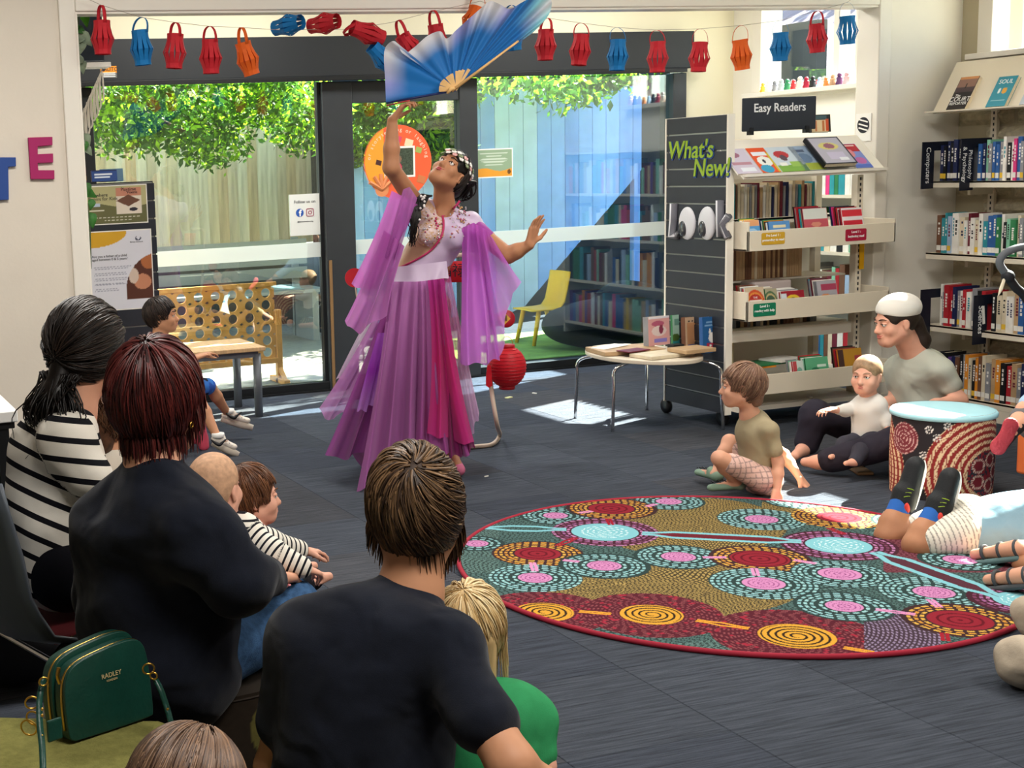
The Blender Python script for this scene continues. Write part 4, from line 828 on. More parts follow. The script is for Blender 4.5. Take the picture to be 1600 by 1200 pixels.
# ------------------------------------------------------------------ bench, low round table, papers
bn = thing('bench', 'low child bench with a wooden top and round grey legs by the door', 'bench', (2.3, 8.17, 0)); lg = mat('leg_grey', '6c7076', .4, .3)
MB().box(1.72, 2.78, 7.92, 8.42, .418, .446).build('bench_top', beech, bn, bevel=.005); MB().box(1.76, 2.74, 7.95, 8.39, .38, .418).build('apron', lg, bn)
for x in (1.79, 2.735):
    for y in (7.965, 8.375): MB().lathe([(.026, 0), (.026, .4)], (x, y, 0), 16).build('leg', lg, bn, True)
rt = thing('low_table', 'low cream topped table on bent chrome legs beside the slatted end', 'table', (4.6, 6.62, 0)); tt_ = mat('table_top_cream', 'd9cdb8', .45)
poly = [(.285*math.cos(a)*(1 if math.cos(a) < 0 else .9), .4*math.sin(a)) for a in np.linspace(0, 2*PI, 40, endpoint=False)]
TC = V3(4.585, 6.6, .395)
MB().prism(poly, TC, X_, Y_, .022).build('table_top', tt_, rt, bevel=.004)
for dx, dy, fx, fy in ((-.2, -.12, -.265, -.1), (.21, .2, .27, .36), (.19, -.26, .265, -.33), (-.17, .24, -.22, .34)):
    MB().tube(bez([TC+V3(dx*.55, dy*.55, -.008), TC+V3(dx*.95, dy*.95, -.012), TC+V3(fx*.97, fy*.97, -.05), TC+V3(fx, fy, -.15), (TC[0]+fx*1.03, TC[1]+fy*1.03, .0)], 6), .0095, 10).build('leg', chrome, rt, True)
zt_ = .4175
tag(MB().obox((4.5, 6.66, zt_+.013), (.36, .26, .024), nrm((1, -.15, 0)), nrm((.15, 1, 0))).build('picture_book', cover['tan'], bevel=.003), 'large tan closed picture book lying at the left on the low table', 'book')
tag(MB().obox((4.56, 6.4, zt_+.011), (.3, .18, .02), nrm((1, .1, 0)), nrm((-.1, 1, 0))).build('picture_book', cover['cream'], bevel=.003), 'cream picture book lying flat in front on the low table', 'book')
tag(MB().obox((4.7, 6.33, zt_+.035), (.2, .16, .022), nrm((1, .05, 0)), nrm((-.05, 1, 0))).build('picture_book', cover['tan'], bevel=.003), 'tan hardback on the front right of the low table', 'book')
tag(MB().obox((4.46, 6.52, zt_+.029), (.16, .1, .005), nrm((1, .2, 0)), nrm((-.2, 1, 0))).build('picture_book', cover['maroon'], bevel=.001), 'thin maroon booklet half under the books on the low table', 'book')
tag(MB().obox((4.44, 6.72, zt_+.029), (.2, .1, .004), nrm((1, .3, .02)), nrm((-.3, 1, 0))).build('white_card', paper), 'white card lying on the tan picture book at the table left', 'card')
tag(MB().box(4.665, 4.735, 6.44, 6.5, zt_+.02, zt_+.05).build('book_support', black, bevel=.003), 'small black book support between the books on the low table', 'book support')
def tbook(label, u0, u1, yb, zf, h, t, fn, cm, words=(), ink=lettm):
    a = PY(u0, 540, yb)[0]; b = PY(u1, 540, yb)[0]
    return display_book(label, (a, yb, zf), nrm((1, .12, 0)), nrm((0, .06, 1)), b-a, h, t, fn, 'books standing on the low table', words, ink, cm)
tbook('pink and lilac storybook box standing on the low table', 1014, 1050, 6.62, zt_+.026, .165, .04, coverprint('e0a9a4', [('e', .45, .75, .3, .1, 'b9607a'), ('e', .5, .5, .35, .18, 'e6d3cc'), ('e', .6, .55, .1, .16, '8a3a50'), ('r', .55, .16, .3, .07, '8f84cc'), ('r', .5, .97, .5, .04, 'e9e6ea')]), 'grey')
tbook('mint storybook with green hills standing on the low table', 1052, 1074, 6.66, zt_+.001, .185, .012, coverprint('a9cdbb', [('r', .5, .78, .35, .1, '6d9a8a'), ('e', .5, .15, .6, .2, '3a9aa0'), ('e', .2, .3, .3, .12, '5a7a3a')]), 'green')
tbook('tan spiral card standing between the storybooks on the low table', 1072, 1096, 6.52, zt_+.001, .185, .03, coverprint('c9a988', [('r', .5, .5, .4, .33, 'c08a60'), ('r', .5, .1, .35, .07, '3a5a9a'), ('e', .25, .88, .07, .03, '3a3330'), ('e', .5, .88, .07, .03, '3a3330'), ('e', .75, .88, .07, .03, '3a3330')]), 'brown')
tbook('blue hardback with a white flying rabbit standing on the low table', 1099, 1131, 6.36, zt_+.001, .2, .022, coverprint('2a5f96', [('e', .5, .42, .2, .14, 'e9e6e0'), ('e', .38, .58, .05, .1, 'e9e6e0'), ('e', .75, .47, .14, .05, 'dfc9b8'), ('r', .4, .2, .2, .08, 'b0304a'), ('r', .72, .2, .1, .07, 'c98a55'), ('r', .5, .85, .3, .02, '7fa8d0'), ('r', .5, .77, .38, .025, '7fa8d0'), ('e', .4, .2, .06, .04, 'e9e6e0')]), 'blue')
tag(MB().obox((4.6, 7.82, .004), (.012, .03, .005), nrm((1, .4, 0)), nrm((-.4, 1, 0))).build('paper_scrap', paper), 'tiny pale paper scrap on the carpet near the red lantern', 'paper scrap')
p = PF(795, 622); tag(MB().obox((p[0], p[1], .004), (.05, .025, .006), nrm((1, .4, 0)), nrm((-.4, 1, 0))).build('paper_scrap', mat('scrap_yellow', 'd9d8a0', .8)), 'yellowish paper scrap on the carpet right of the red lantern', 'paper scrap')
p = PF(760, 745); tag(MB().obox((p[0], p[1], .003), (.025, .006, .004), nrm((1, .3, 0)), nrm((-.3, 1, 0))).build('paper_scrap', paper), 'tiny white paper scrap on open carpet before the dancer', 'paper scrap')
# ------------------------------------------------------------------ lantern stand and hung decorations
ls = thing('lantern_stand', 'bent cream pole stand behind the dancer holding red decorations', 'stand', (3.5, 6.5, 0)); pole = mat('pole_cream', 'cdb8a4', .4)
a, b, c = PD(766, 600, 6.95), PF(781, 672, .0), PF(718, 703)
pth = [PD(708, 400, 7.0), PD(740, 400, 7.0), PD(757, 430, 6.98), PD(764, 560, 6.96), PD(768, 610, 6.95), PD(777, 665, 6.95), (*PF(781, 688)[:2], .03), (*PF(770, 697)[:2], .012), (*PF(745, 701)[:2], .012), (*PF(690, 705)[:2], .012)]
MB().tube(bez(pth, 6), .0115, 10).build('pole', pole, ls, True)
MB().tube(bez([(*PF(690, 705)[:2], .012), (*PF(660, 690)[:2], .012), (*PF(650, 660)[:2], .012)], 5), .0115, 10).build('foot_rail', pole, ls, True)
redl = mat('lantern_red', 'd11f2c', .5, trl=.15)
rl = thing('round_lantern', 'round red ribbed Chinese lantern hanging low beside the dancer', 'lantern', PD(791, 572, 6.95)); lc = PD(792, 573, 6.95); R0 = .097
prof = [(.038, .112), (.04, .098)]+[(R0*math.sqrt(max(0, 1-(z/.108)**2))*(1-.02*(k % 2)), z) for k, z in enumerate(np.linspace(.095, -.095, 27))]+[(.04, -.098), (.038, -.113)]
MB().lathe(prof, lc, 40).build('lantern_shade', redl, rl, True)
for z in (.105, -.105): MB().lathe([(.0395, -.01), (.041, 0), (.0395, .01)], lc+V3(0, 0, z), 28).build('lantern_collar', mat('collar_red', 'a81420', .4), rl, True)
for k in range(12):
    zz = .09-.0163*k; rr_ = R0*math.sqrt(1-(zz/.108)**2)+.001; MB().tube([lc+V3(rr_*math.cos(a), rr_*math.sin(a), zz) for a in np.linspace(0, 2*PI, 32, endpoint=False)], .0012, 5, closed=True).build('hoop', mat('collar_red'), rl)
MB().tube([lc+V3(.035*math.cos(a), 0, .11+.045*math.sin(a)) for a in np.linspace(0, PI, 12)], .0018, 5).build('wire_handle', mat('gold', 'c9a04a', .3, 1), rl)
ts = thing('red_tassel', 'red hanging tassel on the pole at the left of the round lantern', 'tassel', PD(763, 590, 6.9)); 
for k in range(7): MB().tube([PD(762+k*.7, 571, 6.9), PD(760+k*1.3, 590, 6.9), PD(760+k*1.4, 606-abs(k-3), 6.9)], .003, 5).build('strand', redl, ts)
bnr = thing('red_banner', 'red paper banner with dark characters behind the dancer', 'banner', PD(708, 425, 7.0))
P = np.array([[PD(u, v, 7.0) for v in (408, 425, 441)] for u in (688, 700, 712, 722)]); P[1, :, 1] -= .01; grid('banner_paper', P, redl, bnr, thick=.001)
text('福禄', PD(706, 424, 6.985), RIGHT, Z_, .075, inkm, bnr)
fo = thing('round_ornament', 'round red ornament with a gold diamond beside the sleeve', 'ornament', PD(791, 498, 6.97)); oc = PD(791, 498, 6.97)
MB().lathe([(.0, -.006), (.042, -.006), (.046, 0), (.042, .006), (0, .006)], oc, 30, -VIEW).build('red_disc', mat('ornament_red', 'a50f22', .4), fo, True)
MB().obox(oc-VIEW*.007-RIGHT*.012, (.046, .046, .002), nrm(RIGHT+UP), nrm(UP-RIGHT)).build('gold_diamond', mat('gold_print', 'e0b040', .4), fo); text('福', oc-VIEW*.0095-RIGHT*.012, RIGHT, UP, .032, inkm, fo)
MB().tube([oc+UP*.046, oc+UP*.08], .0015, 5).build('cord', mat('gold'), fo)
fo2 = thing('round_paddle', 'round red paper paddle left of the dancer sleeve', 'ornament', PD(553, 433, 7.1)); MB().lathe([(.05, -.003), (.05, .003)], PD(554, 434, 7.1), 30, -VIEW).build('paddle_disc', redl, fo2); MB().tube([PD(554, 440, 7.1), PD(566, 520, 7.1), PF(575, 690)], .004, 6).build('paddle_stick', pole, fo2)
# ------------------------------------------------------------------ giant four-in-a-row frame outside the door
gm = thing('four_in_row_frame', 'giant wooden four-in-a-row frame full of round holes outside the door', 'game', (2.85, 9.3, -.02)); gw = mat('game_wood', 'd49a52', .5, var=.15, vs=6)
gx0, gx1, gz0, gz1, gy = 2.45, 3.34, .17, .69, 9.3
nC, nR = 7, 6; cw, ch = (gx1-gx0)/nC, (gz1-gz0)/nR; mb = MB(); nseg = 20
for i in range(nC):
    for j in range(nR):
        cx, cz2 = gx0+cw*(i+.5), gz0+ch*(j+.5); r = .36*min(cw, ch)*1.12; V = []; F = []
        for y in (gy-.009, gy+.009):
            for k in range(nseg):
                a = 2*PI*k/nseg; c_, s_2 = math.cos(a), math.sin(a); V.append((cx+r*c_, y, cz2+r*s_2))
            for k in range(nseg):
                a = 2*PI*k/nseg; c_, s_2 = math.cos(a), math.sin(a); q = 1/max(abs(c_), abs(s_2)); V.append((cx+cw/2*c_*q, y, cz2+ch/2*s_2*q))
        n2 = nseg
        for k in range(n2):
            k2 = (k+1) % n2; F += [(k, k2, n2+k2, n2+k), (2*n2+k2, 2*n2+k, 3*n2+k, 3*n2+k2), (k2, k, 2*n2+k, 2*n2+k2)]
        mb.add(V, F)
mb.build('hole_panel', gw, gm); 
MB().box(gx0-.02, gx1+.02, gy-.014, gy+.014, gz1, gz1+.035).build('top_rail', gw, gm, bevel=.004); MB().box(gx0-.02, gx1+.02, gy-.03, gy+.03, gz0-.04, gz0).build('bottom_rail', gw, gm, bevel=.004)
for x in (gx0-.025, gx1+.025):
    MB().box(x-.022, x+.022, gy-.025, gy+.025, -.02, .52 if x > 3 else .7).build('post', gw, gm, bevel=.005); MB().box(x-.022, x+.022, gy-.16, gy+.16, -.02, .02).build('foot', gw, gm, bevel=.005); MB().obox((x, gy-.07, .05), (.03, .13, .02), X_, nrm((0, 1, .8))).build('brace', gw, gm)
tag(MB().box(2.5, 2.62, 8.95, 9.03, -.02, .13).build('plastic_tub', mat('tub_white', 'dcd4d4', .5), bevel=.006), 'small white tub with pink label outside beneath the game frame', 'tub'); MB().box(2.515, 2.605, 8.946, 8.949, .0, .09).build('tub_label', mat('tub_pink', 'd9687a', .5), bpy.data.objects['plastic_tub'])
# outdoor chairs in the shade
for x, y, l in ((3.7, 11.6, 'grey outdoor bench in the shade left of the fence foot'),):
    ob = thing('outdoor_bench', l, 'bench', (x, y, -.02)); gmx = mat('bench_grey', '8f9390', .6)
    for k in range(4): MB().box(x-.9, x+.9, y-.2+.11*k, y-.2+.11*k+.09, .42, .45).build('seat_slat', gmx, ob)
    for k in range(3): MB().box(x-.9, x+.9, y+.26, y+.29, .52+.13*k, .62+.13*k).build('back_slat', gmx, ob)
    for sx in (-.8, .8): MB().box(x+sx-.03, x+sx+.03, y-.18, y+.26, -.02, .42).build('leg', gmx, ob); MB().box(x+sx-.03, x+sx+.03, y+.29, y+.33, -.02, .9).build('leg', gmx, ob)
# ------------------------------------------------------------------ things of the reading nook behind the unit (mirrored in the right pane)
yc = thing('child_chair', 'yellow plastic child chair standing outside the right glass pane', 'chair', (5.9, 9.9, 0)); ym = mat('chair_yellow', 'f5b51a', .4)
cx, cy = 5.9, 9.9
P = np.array([[(cx+a-.02*abs(q), cy+q*.15*(1 if k > 2 else 1.05), z) for q in np.linspace(-1, 1, 9)] for k, (a, z) in enumerate(((-.16, .3), (-.08, .3), (.02, .3), (.1, .31), (.14, .36), (.165, .46), (.185, .56), (.19, .6)))]); grid('seat_shell', P, ym, yc, thick=.012)
for sx in (-.12, .12):
    MB().tube([(cx-.1, cy+sx, .3), (cx-.16, cy+sx*1.15, .012)], [.02, .016], 8).build('leg', ym, yc, True); MB().tube([(cx+.1, cy+sx, .3), (cx+.2, cy+sx*1.15, .012)], [.02, .016], 8).build('leg', ym, yc, True)
s = SDF(.012, .05); s.ell((6.2, 9.45, .2), (.55, .3, .2)); s.ell((6.45, 9.5, .36), (.3, .22, .16)); tag(s.build('beanbag', mat('beanbag_black', '1b1c22', .6, bump=.3, bs=20), None, .008, 14), 'big black beanbag outside the right glass pane', 'beanbag')
tag(MB().box(4.9, 6.6, 9.15, 10.6, 0, .012).build('play_mat', mat('mat_green', '8fae4a', .8, var=.4, vs=4), bevel=.004), 'green patterned play mat outside under the yellow chair', 'mat')
nb_ = thing('nook_bookcase', 'cream bookcase against the window wall in the nook', 'bookcase', (6.65, 7.6, 0))
for z in (.08, .45, .82, 1.19, 1.54): MB().box(6.5, 6.79, 6.85, 8.5, z, z+.02).build('shelf', shelfm, nb_)
for y in (6.85, 8.48): MB().box(6.5, 6.79, y, y+.02, 0, 1.6).build('side_panel', shelfm, nb_)
for z in (.1, .47, .84, 1.21):
    y = 6.9; i = 0
    while y < 8.3:
        w = random.uniform(.03, .06); c = random.choice(list(COLN)); book('%s book, %s from the partition on the %s nook shelf' % (c, ORD[min(i, 35)], {10: 'lowest', 47: 'second', 84: 'third', 121: 'top'}[round(z*100)]), (6.53, y, z+.0005), (0, 1, 0), (1, 0, 0), Z_, w, .16, random.uniform(.2, .29), c, 'books in the nook bookcase', None, 0); y += w+.003; i += 1
# ------------------------------------------------------------------ rug
RC = np.array([3.267, 4.160]); RR = 1.0
n = 640; g = np.linspace(-RR, RR, n); gx, gy = np.meshgrid(g, g, indexing='ij'); Xr, Yr = gx+RC[0], gy+RC[1]; rr = np.hypot(gx, gy)
def L(h): return np.array(lin(h))
def hash2(a, b): return np.modf(np.abs(np.sin(a*12.9898+b*78.233)*43758.5453))[0]
C = np.ones((n, n, 3))*L('3a3a35')
ang0 = np.arctan2(gy, gx)
wob = .03*np.sin(gx*9+2*np.sin(gy*7))+.03*np.sin(gy*11+1.7*np.sin(gx*6))
def dashes(d, along, sp, ln, th=.5, du=.62):
    k = np.floor(d/sp); ph = hash2(k, k*3+1); a = np.modf(np.abs(along/ln+ph*7))[0]; f = d/sp-k
    return (np.abs(f-.5) < th/2) & (a < du)
m = dashes(gy+wob, gx+.3*wob, .011, .022, .6, .7); C[m] = L('56726f'); C[~m] = L('2f3f3d'); GM = m
low = PJ(np.c_[Xr.ravel(), Yr.ravel(), np.zeros(n*n)])
U_ = low[:, 0].reshape(n, n); V_ = low[:, 1].reshape(n, n)
gz = (((U_-1080)/150)**2+((V_-828)/46)**2 < 1) | (((U_-1050)/200)**2+((V_-928)/44)**2 < 1) | (((U_-1270)/80)**2+((V_-795)/30)**2 < 1); g2 = dashes(gy+wob, gx+.3*wob, .0095, .017, .62, .66); C[gz] = L('453c2a'); C[gz & g2] = L('a58d55')
mar = V_ > 1938+.03*(U_-1000)-20*np.exp(-((U_-1250)/90)**2)+18*np.exp(-((U_-1130)/60)**2)
md = dashes(rr, ang0*.8, .014, .03, .5, .5); C[mar] = L('58202a'); C[mar & md] = L('8d4a4c'); C[mar & (hash2(np.floor(Xr/.014), np.floor(Yr/.014)) > .9)] = L('a5283a')
tl = ((U_ < 780) & (V_ < 900)) | ((V_ > 1003) & (U_ > 1000) & (U_ < 1160) & (V_ > 1003+.13*(1130-U_))) ; C[tl] = L('364542'); mm = dashes(gx+gy+wob, gx-gy, .013, .026, .5, .6); C[tl & mm] = L('6f8f8a')
pu = (U_ > 1350) & (V_ > 965) & (U_ < 1470); C[pu] = L('43343e'); C[pu & dashes(np.hypot(Xr-2.9, Yr-3.6), ang0, .013, .02, .5, .6)] = L('8d7d98')
pl = (V_ > 840) & (V_ < 900) & (U_ > 1380); C[pl] = L('5a2a33'); C[pl & mm] = L('84505a')
def motif(u, v, rx, outer, kind):
    c = PF(u, v); dx, dy = Xr-c[0], Yr-c[1]; d = np.hypot(dx, dy); a = np.arctan2(dy, dx); s = PF(u+1, v)-PF(u, v); mmx = abs(s[0])*1.02; r0 = rx*mmx; R = outer*mmx
    base, core, spot, dash = {'P': ('2f403e', 'c886b2', '8a4478', ('96c2c4', '86b4b8')), 'R': ('3e2a2c', '8a2632', '5f1822', ('cfa24a', 'c48a3a')), 'T': ('46242f', '7ebcc6', 'd4e6e6', ('b47aa4', '9a6290', '74405a')), 'Y': ('55222c', 'd09a38', '33261f', ())}[kind]
    if kind == 'Y':
        hl = d < r0*2.25; C[hl] = L('55222c'); hd2 = dashes(d, a*.12, .013, .022, .5, .5); C[hl & hd2] = L('84484c'); C[hl & (hash2(np.floor(Xr/.013), np.floor(Yr/.013)) > .93)] = L('9a2c3c')
        m = (d < r0); C[m] = L(core); k = np.modf((d+a/(2*PI)*.022)/.022)[0]; C[m & (k < .36) & (d > .012) & (d < r0*.93)] = L(spot); return
    C[(d < R) & ((d < R*.92) | (hash2(a*20//1, d*0) > .0))] = L(base)
    sp = .0195; k0 = r0+.008
    i = 0; r = k0
    while r+sp*.7 < R:
        cnt = max(12, int(2*PI*r/.032)); ph = np.modf(np.abs(a/(2*PI)*cnt+i*.37+10))[0]
        C[(d > r) & (d < r+sp*.58) & (ph < .66)] = L(dash[i % len(dash)]); r += sp; i += 1
        if kind == 'P' and i == 1: r += .008
    C[d < r0] = L(core)
    if kind == 'P': k = np.modf(d/.016)[0]; ph = np.modf(np.abs(a*6/(2*PI)*np.maximum(1, d/.01)))[0]; C[(d < r0*.85) & (k < .35) & (ph < .7)] = L(spot)
    if kind == 'R': k = np.modf(d/.03)[0]; C[(d < r0*.92) & (k < .28)] = L(spot)
    if kind == 'T': cnt = np.maximum(4, np.floor(2*PI*d/.03)); k = np.modf(d/.021)[0]; ph = np.modf(np.abs(a/(2*PI)*cnt+5))[0]; C[(d < r0*.75) & (k < .4) & (ph < .45)] = L(spot)
def bars(p, q, w, h, fill=None, gap=.04):
    p, q = PF(*p), PF(*q); t = (q-p)[:2]; Ln = np.hypot(*t); t /= Ln; nn = np.array([-t[1], t[0]]); s = (Xr-p[0])*t[0]+(Yr-p[1])*t[1]; e = (Xr-p[0])*nn[0]+(Yr-p[1])*nn[1]; m = (s > 0) & (s < Ln); tap = np.clip(np.minimum(s, Ln-s)/.12, .35, 1)
    if fill: C[m & (np.abs(e) < gap*tap)] = L(fill)
    C[m & (np.abs(np.abs(e)-gap*tap) < w)] = L(h)
for q in ((850, 962, 50, 0, 'Y'), (1018, 966, 53, 0, 'Y'), (1245, 1000, 64, 0, 'Y')): motif(*q)
C[pu] = L('43343e'); C[pu & dashes(np.hypot(Xr-2.9, Yr-3.6), ang0, .013, .02, .5, .6)] = L('8d7d98')
for q in ((868, 810, 21, 62, 'P'), (1045, 788, 22, 62, 'P'), (1250, 786, 24, 66, 'P'), (955, 799, 39, 78, 'R'), (745, 854, 20, 48, 'P'), (1190, 816, 28, 76, 'P'), (1310, 813, 36, 80, 'R'), (945, 836, 57, 92, 'T'), (1310, 857, 55, 98, 'T'), (840, 870, 39, 78, 'R'), (836, 908, 29, 80, 'P'), (944, 889, 29, 78, 'P'), (1060, 875, 29, 76, 'P'), (1187, 878, 50, 86, 'R'), (1193, 917, 36, 92, 'P'), (1312, 902, 36, 82, 'P'), (1319, 953, 31, 84, 'P'), (1459, 931, 34, 92, 'P'), (1500, 975, 53, 96, 'R'), (1600, 944, 50, 92, 'T'), (1430, 820, 30, 74, 'P'), (1500, 880, 28, 70, 'P')): motif(*q)
bars((752, 829), (885, 832), .012, '7ebcc6', None, .036); bars((1003, 838), (1252, 851), .013, '7ebcc6', '6a2630', .042); bars((1366, 868), (1560, 938), .013, '7ebcc6', '55303a', .042)
for p, q, h in (((905, 806), (925, 803), 'd58cb8'), ((950, 815), (955, 825), '9a2230'), ((1010, 796), (1025, 792), 'd58cb8'), ((832, 884), (836, 898), 'd58cb8'), ((880, 880), (905, 883), 'd58cb8'), ((1098, 876), (1135, 876), 'd58cb8'), ((1178, 893), (1182, 905), 'd58cb8'), ((1240, 880), (1275, 886), 'd58cb8'), ((1452, 942), (1468, 955), 'd58cb8'), ((1368, 958), (1430, 966), 'd58cb8'), ((905, 961), (955, 965), 'e09a35'), ((1088, 975), (1170, 988), 'e09a35'), ((1318, 1018), (1365, 1026), 'e09a35'), ((1295, 830), (1320, 840), '9a2230'), ((1475, 995), (1478, 1008), '9a2230'), ((870, 858), (900, 845), '9a2230')): bars(p, q, .006, h, None, .021)
keep = rr < RR*.992
ids = np.full((n, n), -1); ids[keep] = np.arange(keep.sum()); Vr = np.c_[Xr[keep], Yr[keep], np.full(keep.sum(), .013)]
q = np.stack([ids[:-1, :-1], ids[1:, :-1], ids[1:, 1:], ids[:-1, 1:]], -1).reshape(-1, 4); q = q[(q >= 0).all(1)]
rg = thing('round_rug', 'large round rug printed with dotted circles in teal pink and ochre', 'rug', (*RC, 0))
meshobj('rug_pile', Vr, q.tolist(), mat('rug_pile', attr='col', rough=.95, spec=.05, bump=.3, bs=350), rg, False, None, C[keep]*.95)
MB().lathe([(RR*.985, 0), (RR, 0), (RR, .006)], (*RC, 0.001), 160, cap=True).build('rug_backing', inkm, rg)
MB().tube([(RC[0]+RR*math.cos(a), RC[1]+RR*math.sin(a), .009) for a in np.linspace(0, 2*PI, 160, endpoint=False)], .0095, 8, closed=True).build('rug_binding', mat('binding_red', '9a1e33', .8), rg, True)
# ------------------------------------------------------------------ printed drum stool
DC = V3(4.765, 4.675, 0); DR, DH = .2, .372
dm = thing('drum_stool', 'round stool printed with dotted red and cream arcs under a pale top', 'stool', DC)
nu, nv = 300, 80; uu, vv = np.meshgrid(np.linspace(0, 2*PI, nu), np.linspace(0, 1, nv), indexing='ij'); cd = math.atan2(-DC[1], -DC[0])
s_ = (np.modf((uu-cd+PI)/(2*PI)+1)[0]-.5)*2*PI*DR; zz = vv*DH; Cd = np.ones((nu, nv, 3))*L('2a2528')
dot = lambda d, al, sp: (np.hypot(np.modf(np.abs(d/sp))[0]-.5, np.modf(np.abs(al/sp))[0]-.5) < .36)
for sx, zc, r0, r1 in ((.2, .12, .1, .27), (-.42, .1, .1, .27), (.62, .1, .1, .27)):
    d = np.hypot(s_-sx, zz-zc); a = np.arctan2(zz-zc, s_-sx); rg_ = (d > r0) & (d < r1); k = np.modf((d-r0)/.028)[0]; Cd[rg_] = L('8d2a28'); Cd[rg_ & (k < .5)] = L('e6c9a0'); Cd[rg_ & (k < .5) & (np.modf(np.abs(a*d/.018))[0] > .78)] = L('8d2a28')
    inn = d < r0; Cd[inn] = L('2b3440'); dd_ = hash2(np.floor(s_/.008), np.floor(zz/.008)) > .5; Cd[inn & dd_] = L('8d2430')
    for q in range(5):
        b = 2*PI*q/5; e = np.hypot(s_-sx-.06*math.cos(b), zz-zc-.06*math.sin(b)); Cd[(e < .034)] = L('7a2530'); Cd[(np.abs(e-.028) < .005) & (np.modf(np.abs(np.arctan2(zz-zc-.06*math.sin(b), s_-sx-.06*math.cos(b))*3))[0] < .6)] = L('e6d0c0')
for sx, zc in ((-.16, .26), (.42, .32)):
    d = np.hypot(s_-sx, zz-zc); a = np.arctan2(zz-zc, s_-sx); m = d < .07; Cd[m] = L('7a2f38'); Cd[m & (np.modf(d/.016)[0] < .3) & (np.modf(np.abs(a*d/.01))[0] < .6)] = L('d9b0a8')
for sx, zc in ((-.05, .31), (-.02, .28), (.02, .33), (-.07, .2)):
    d = np.hypot(s_-sx, zz-zc); a = np.arctan2(zz-zc, s_-sx); Cd[d < .004] = L('f0e8e0'); Cd[(np.abs(d-.013) < .0035) & (np.modf(np.abs(a*8/(2*PI)+3))[0] < .55)] = L('f0e8e0')
rad = DR*(1+.03*np.sin(vv*PI))
grid('drum_side', np.stack([DC[0]+rad*np.cos(uu), DC[1]+rad*np.sin(uu), zz+.001], -1), mat('drum_print', attr='col', rough=.7, spec=.2), dm, Cd)
MB().lathe([(.0, .374), (.15, .376), (.205, .372), (.212, .362), (.21, .35), (.2, .348)], DC, 48, cap=False).build('drum_top', mat('drum_top_aqua', 'a9d8e0', .5), dm, True); MB().lathe([(.2, 0), (.2, .004)], DC, 40).build('drum_base', black, dm)
# ------------------------------------------------------------------ near left: chair, desk, bags, ottomans
og = thing('olive_ottoman', 'olive green felt ottoman in the near left corner carrying the handbag', 'ottoman', (.45, 2.3, 0))
A = PF(272, 1118, .49); Bq = PF(0, 1112, .49); eb = nrm((Bq-A)*[1, 1, 0]); ef = nrm(np.cross(eb, Z_)); ef = ef if ef @ (CO-A) > 0 else -ef
oc_ = A+eb*.44+ef*.3; om = mat('felt_olive', '7d7a45', .95, var=.16, vs=60, bump=.3, bs=250, spec=.05)
MB().obox((oc_[0], oc_[1], .265), (.88, .6, .45), eb, ef, Z_).build('ottoman_body', om, og, bevel=.03)
for i in (-1, 1):
    for j in (-1, 1): p = oc_+eb*.38*i+ef*.24*j; MB().lathe([(.025, 0), (.025, .045)], (p[0], p[1], 0), 14).build('foot', black, og)
bo = thing('ring_ottoman', 'dark brown ottoman patterned with olive rings under the woman in navy', 'ottoman', (.80, 2.9, 0))
uu, vv = np.meshgrid(np.linspace(0, 2*PI, 360), np.linspace(0, 1, 70), indexing='ij'); Rb, Hb = .31, .44; sb = uu*Rb; zb = vv*Hb; Cb = np.ones(uu.shape+(3,))*L('2b241d')
r2 = np.random.default_rng(5)
for k in range(34):
    cs, cz3, q = r2.random()*2*PI*Rb, r2.random()*Hb, r2.uniform(.035, .07); ds = np.abs(sb-cs); ds = np.minimum(ds, 2*PI*Rb-ds); d = np.hypot(ds, zb-cz3); m = np.abs(d-q) < .011; Cb[m] = L('5f5a30')
ovm = mat('ottoman_print', attr='col', rough=.9, spec=.08, var=.1, vs=80)
ex_ = np.stack([.80+Rb*(1+.02*np.sin(vv*PI))*np.cos(uu), 2.9+Rb*(1+.02*np.sin(vv*PI))*np.sin(uu), .01+zb], -1); grid('ottoman_side', ex_, ovm, bo, Cb)
MB().lathe([(0, .455), (.27, .455), (.305, .45), (.313, .44)], (.80, 2.9, 0), 48, cap=False).build('ottoman_top', mat('ottoman_brown', '2b241d', .9), bo, True); MB().lathe([(.3, 0), (.3, .012)], (.80, 2.9, 0), 32).build('ottoman_base', black, bo)
hb_ = thing('handbag', 'dark green leather handbag with gold zips standing on the olive ottoman', 'handbag', PF(160, 1130, .491)); lea = mat('leather_green', '0f3a30', .38, var=.12, vs=25, bump=.12, bs=120, coat=.1); gold = mat('gold')
b0, b1 = PF(96, 1158, .491), PF(229, 1114, .491); bx = nrm(b1-b0); wB = np.linalg.norm(b1-b0); by = nrm(np.cross(bx, Z_)); by = by if by @ VIEW > 0 else -by; bz = nrm(Z_+by*.12); hB = wB*.84
oo = bez([(0, .0), (-.015, .3), (.0, .62), (.05, .85), (.18, .96), (.5, 1.0), (.82, 1.0), (.95, .92), (1.0, .7), (1.01, .3), (1.0, .0), (.5, -.01), (0, 0)], 5) if False else np.array([p[:2] for p in bez([(a, b, 0) for a, b in ((.06, -.0), (.0, .06), (-.012, .3), (.0, .58), (.05, .78), (.18, .9), (.5, .97), (.8, 1.0), (.95, .93), (1.005, .72), (1.01, .3), (1.0, .06), (.94, .0), (.5, -.008), (.06, 0))], 4)])
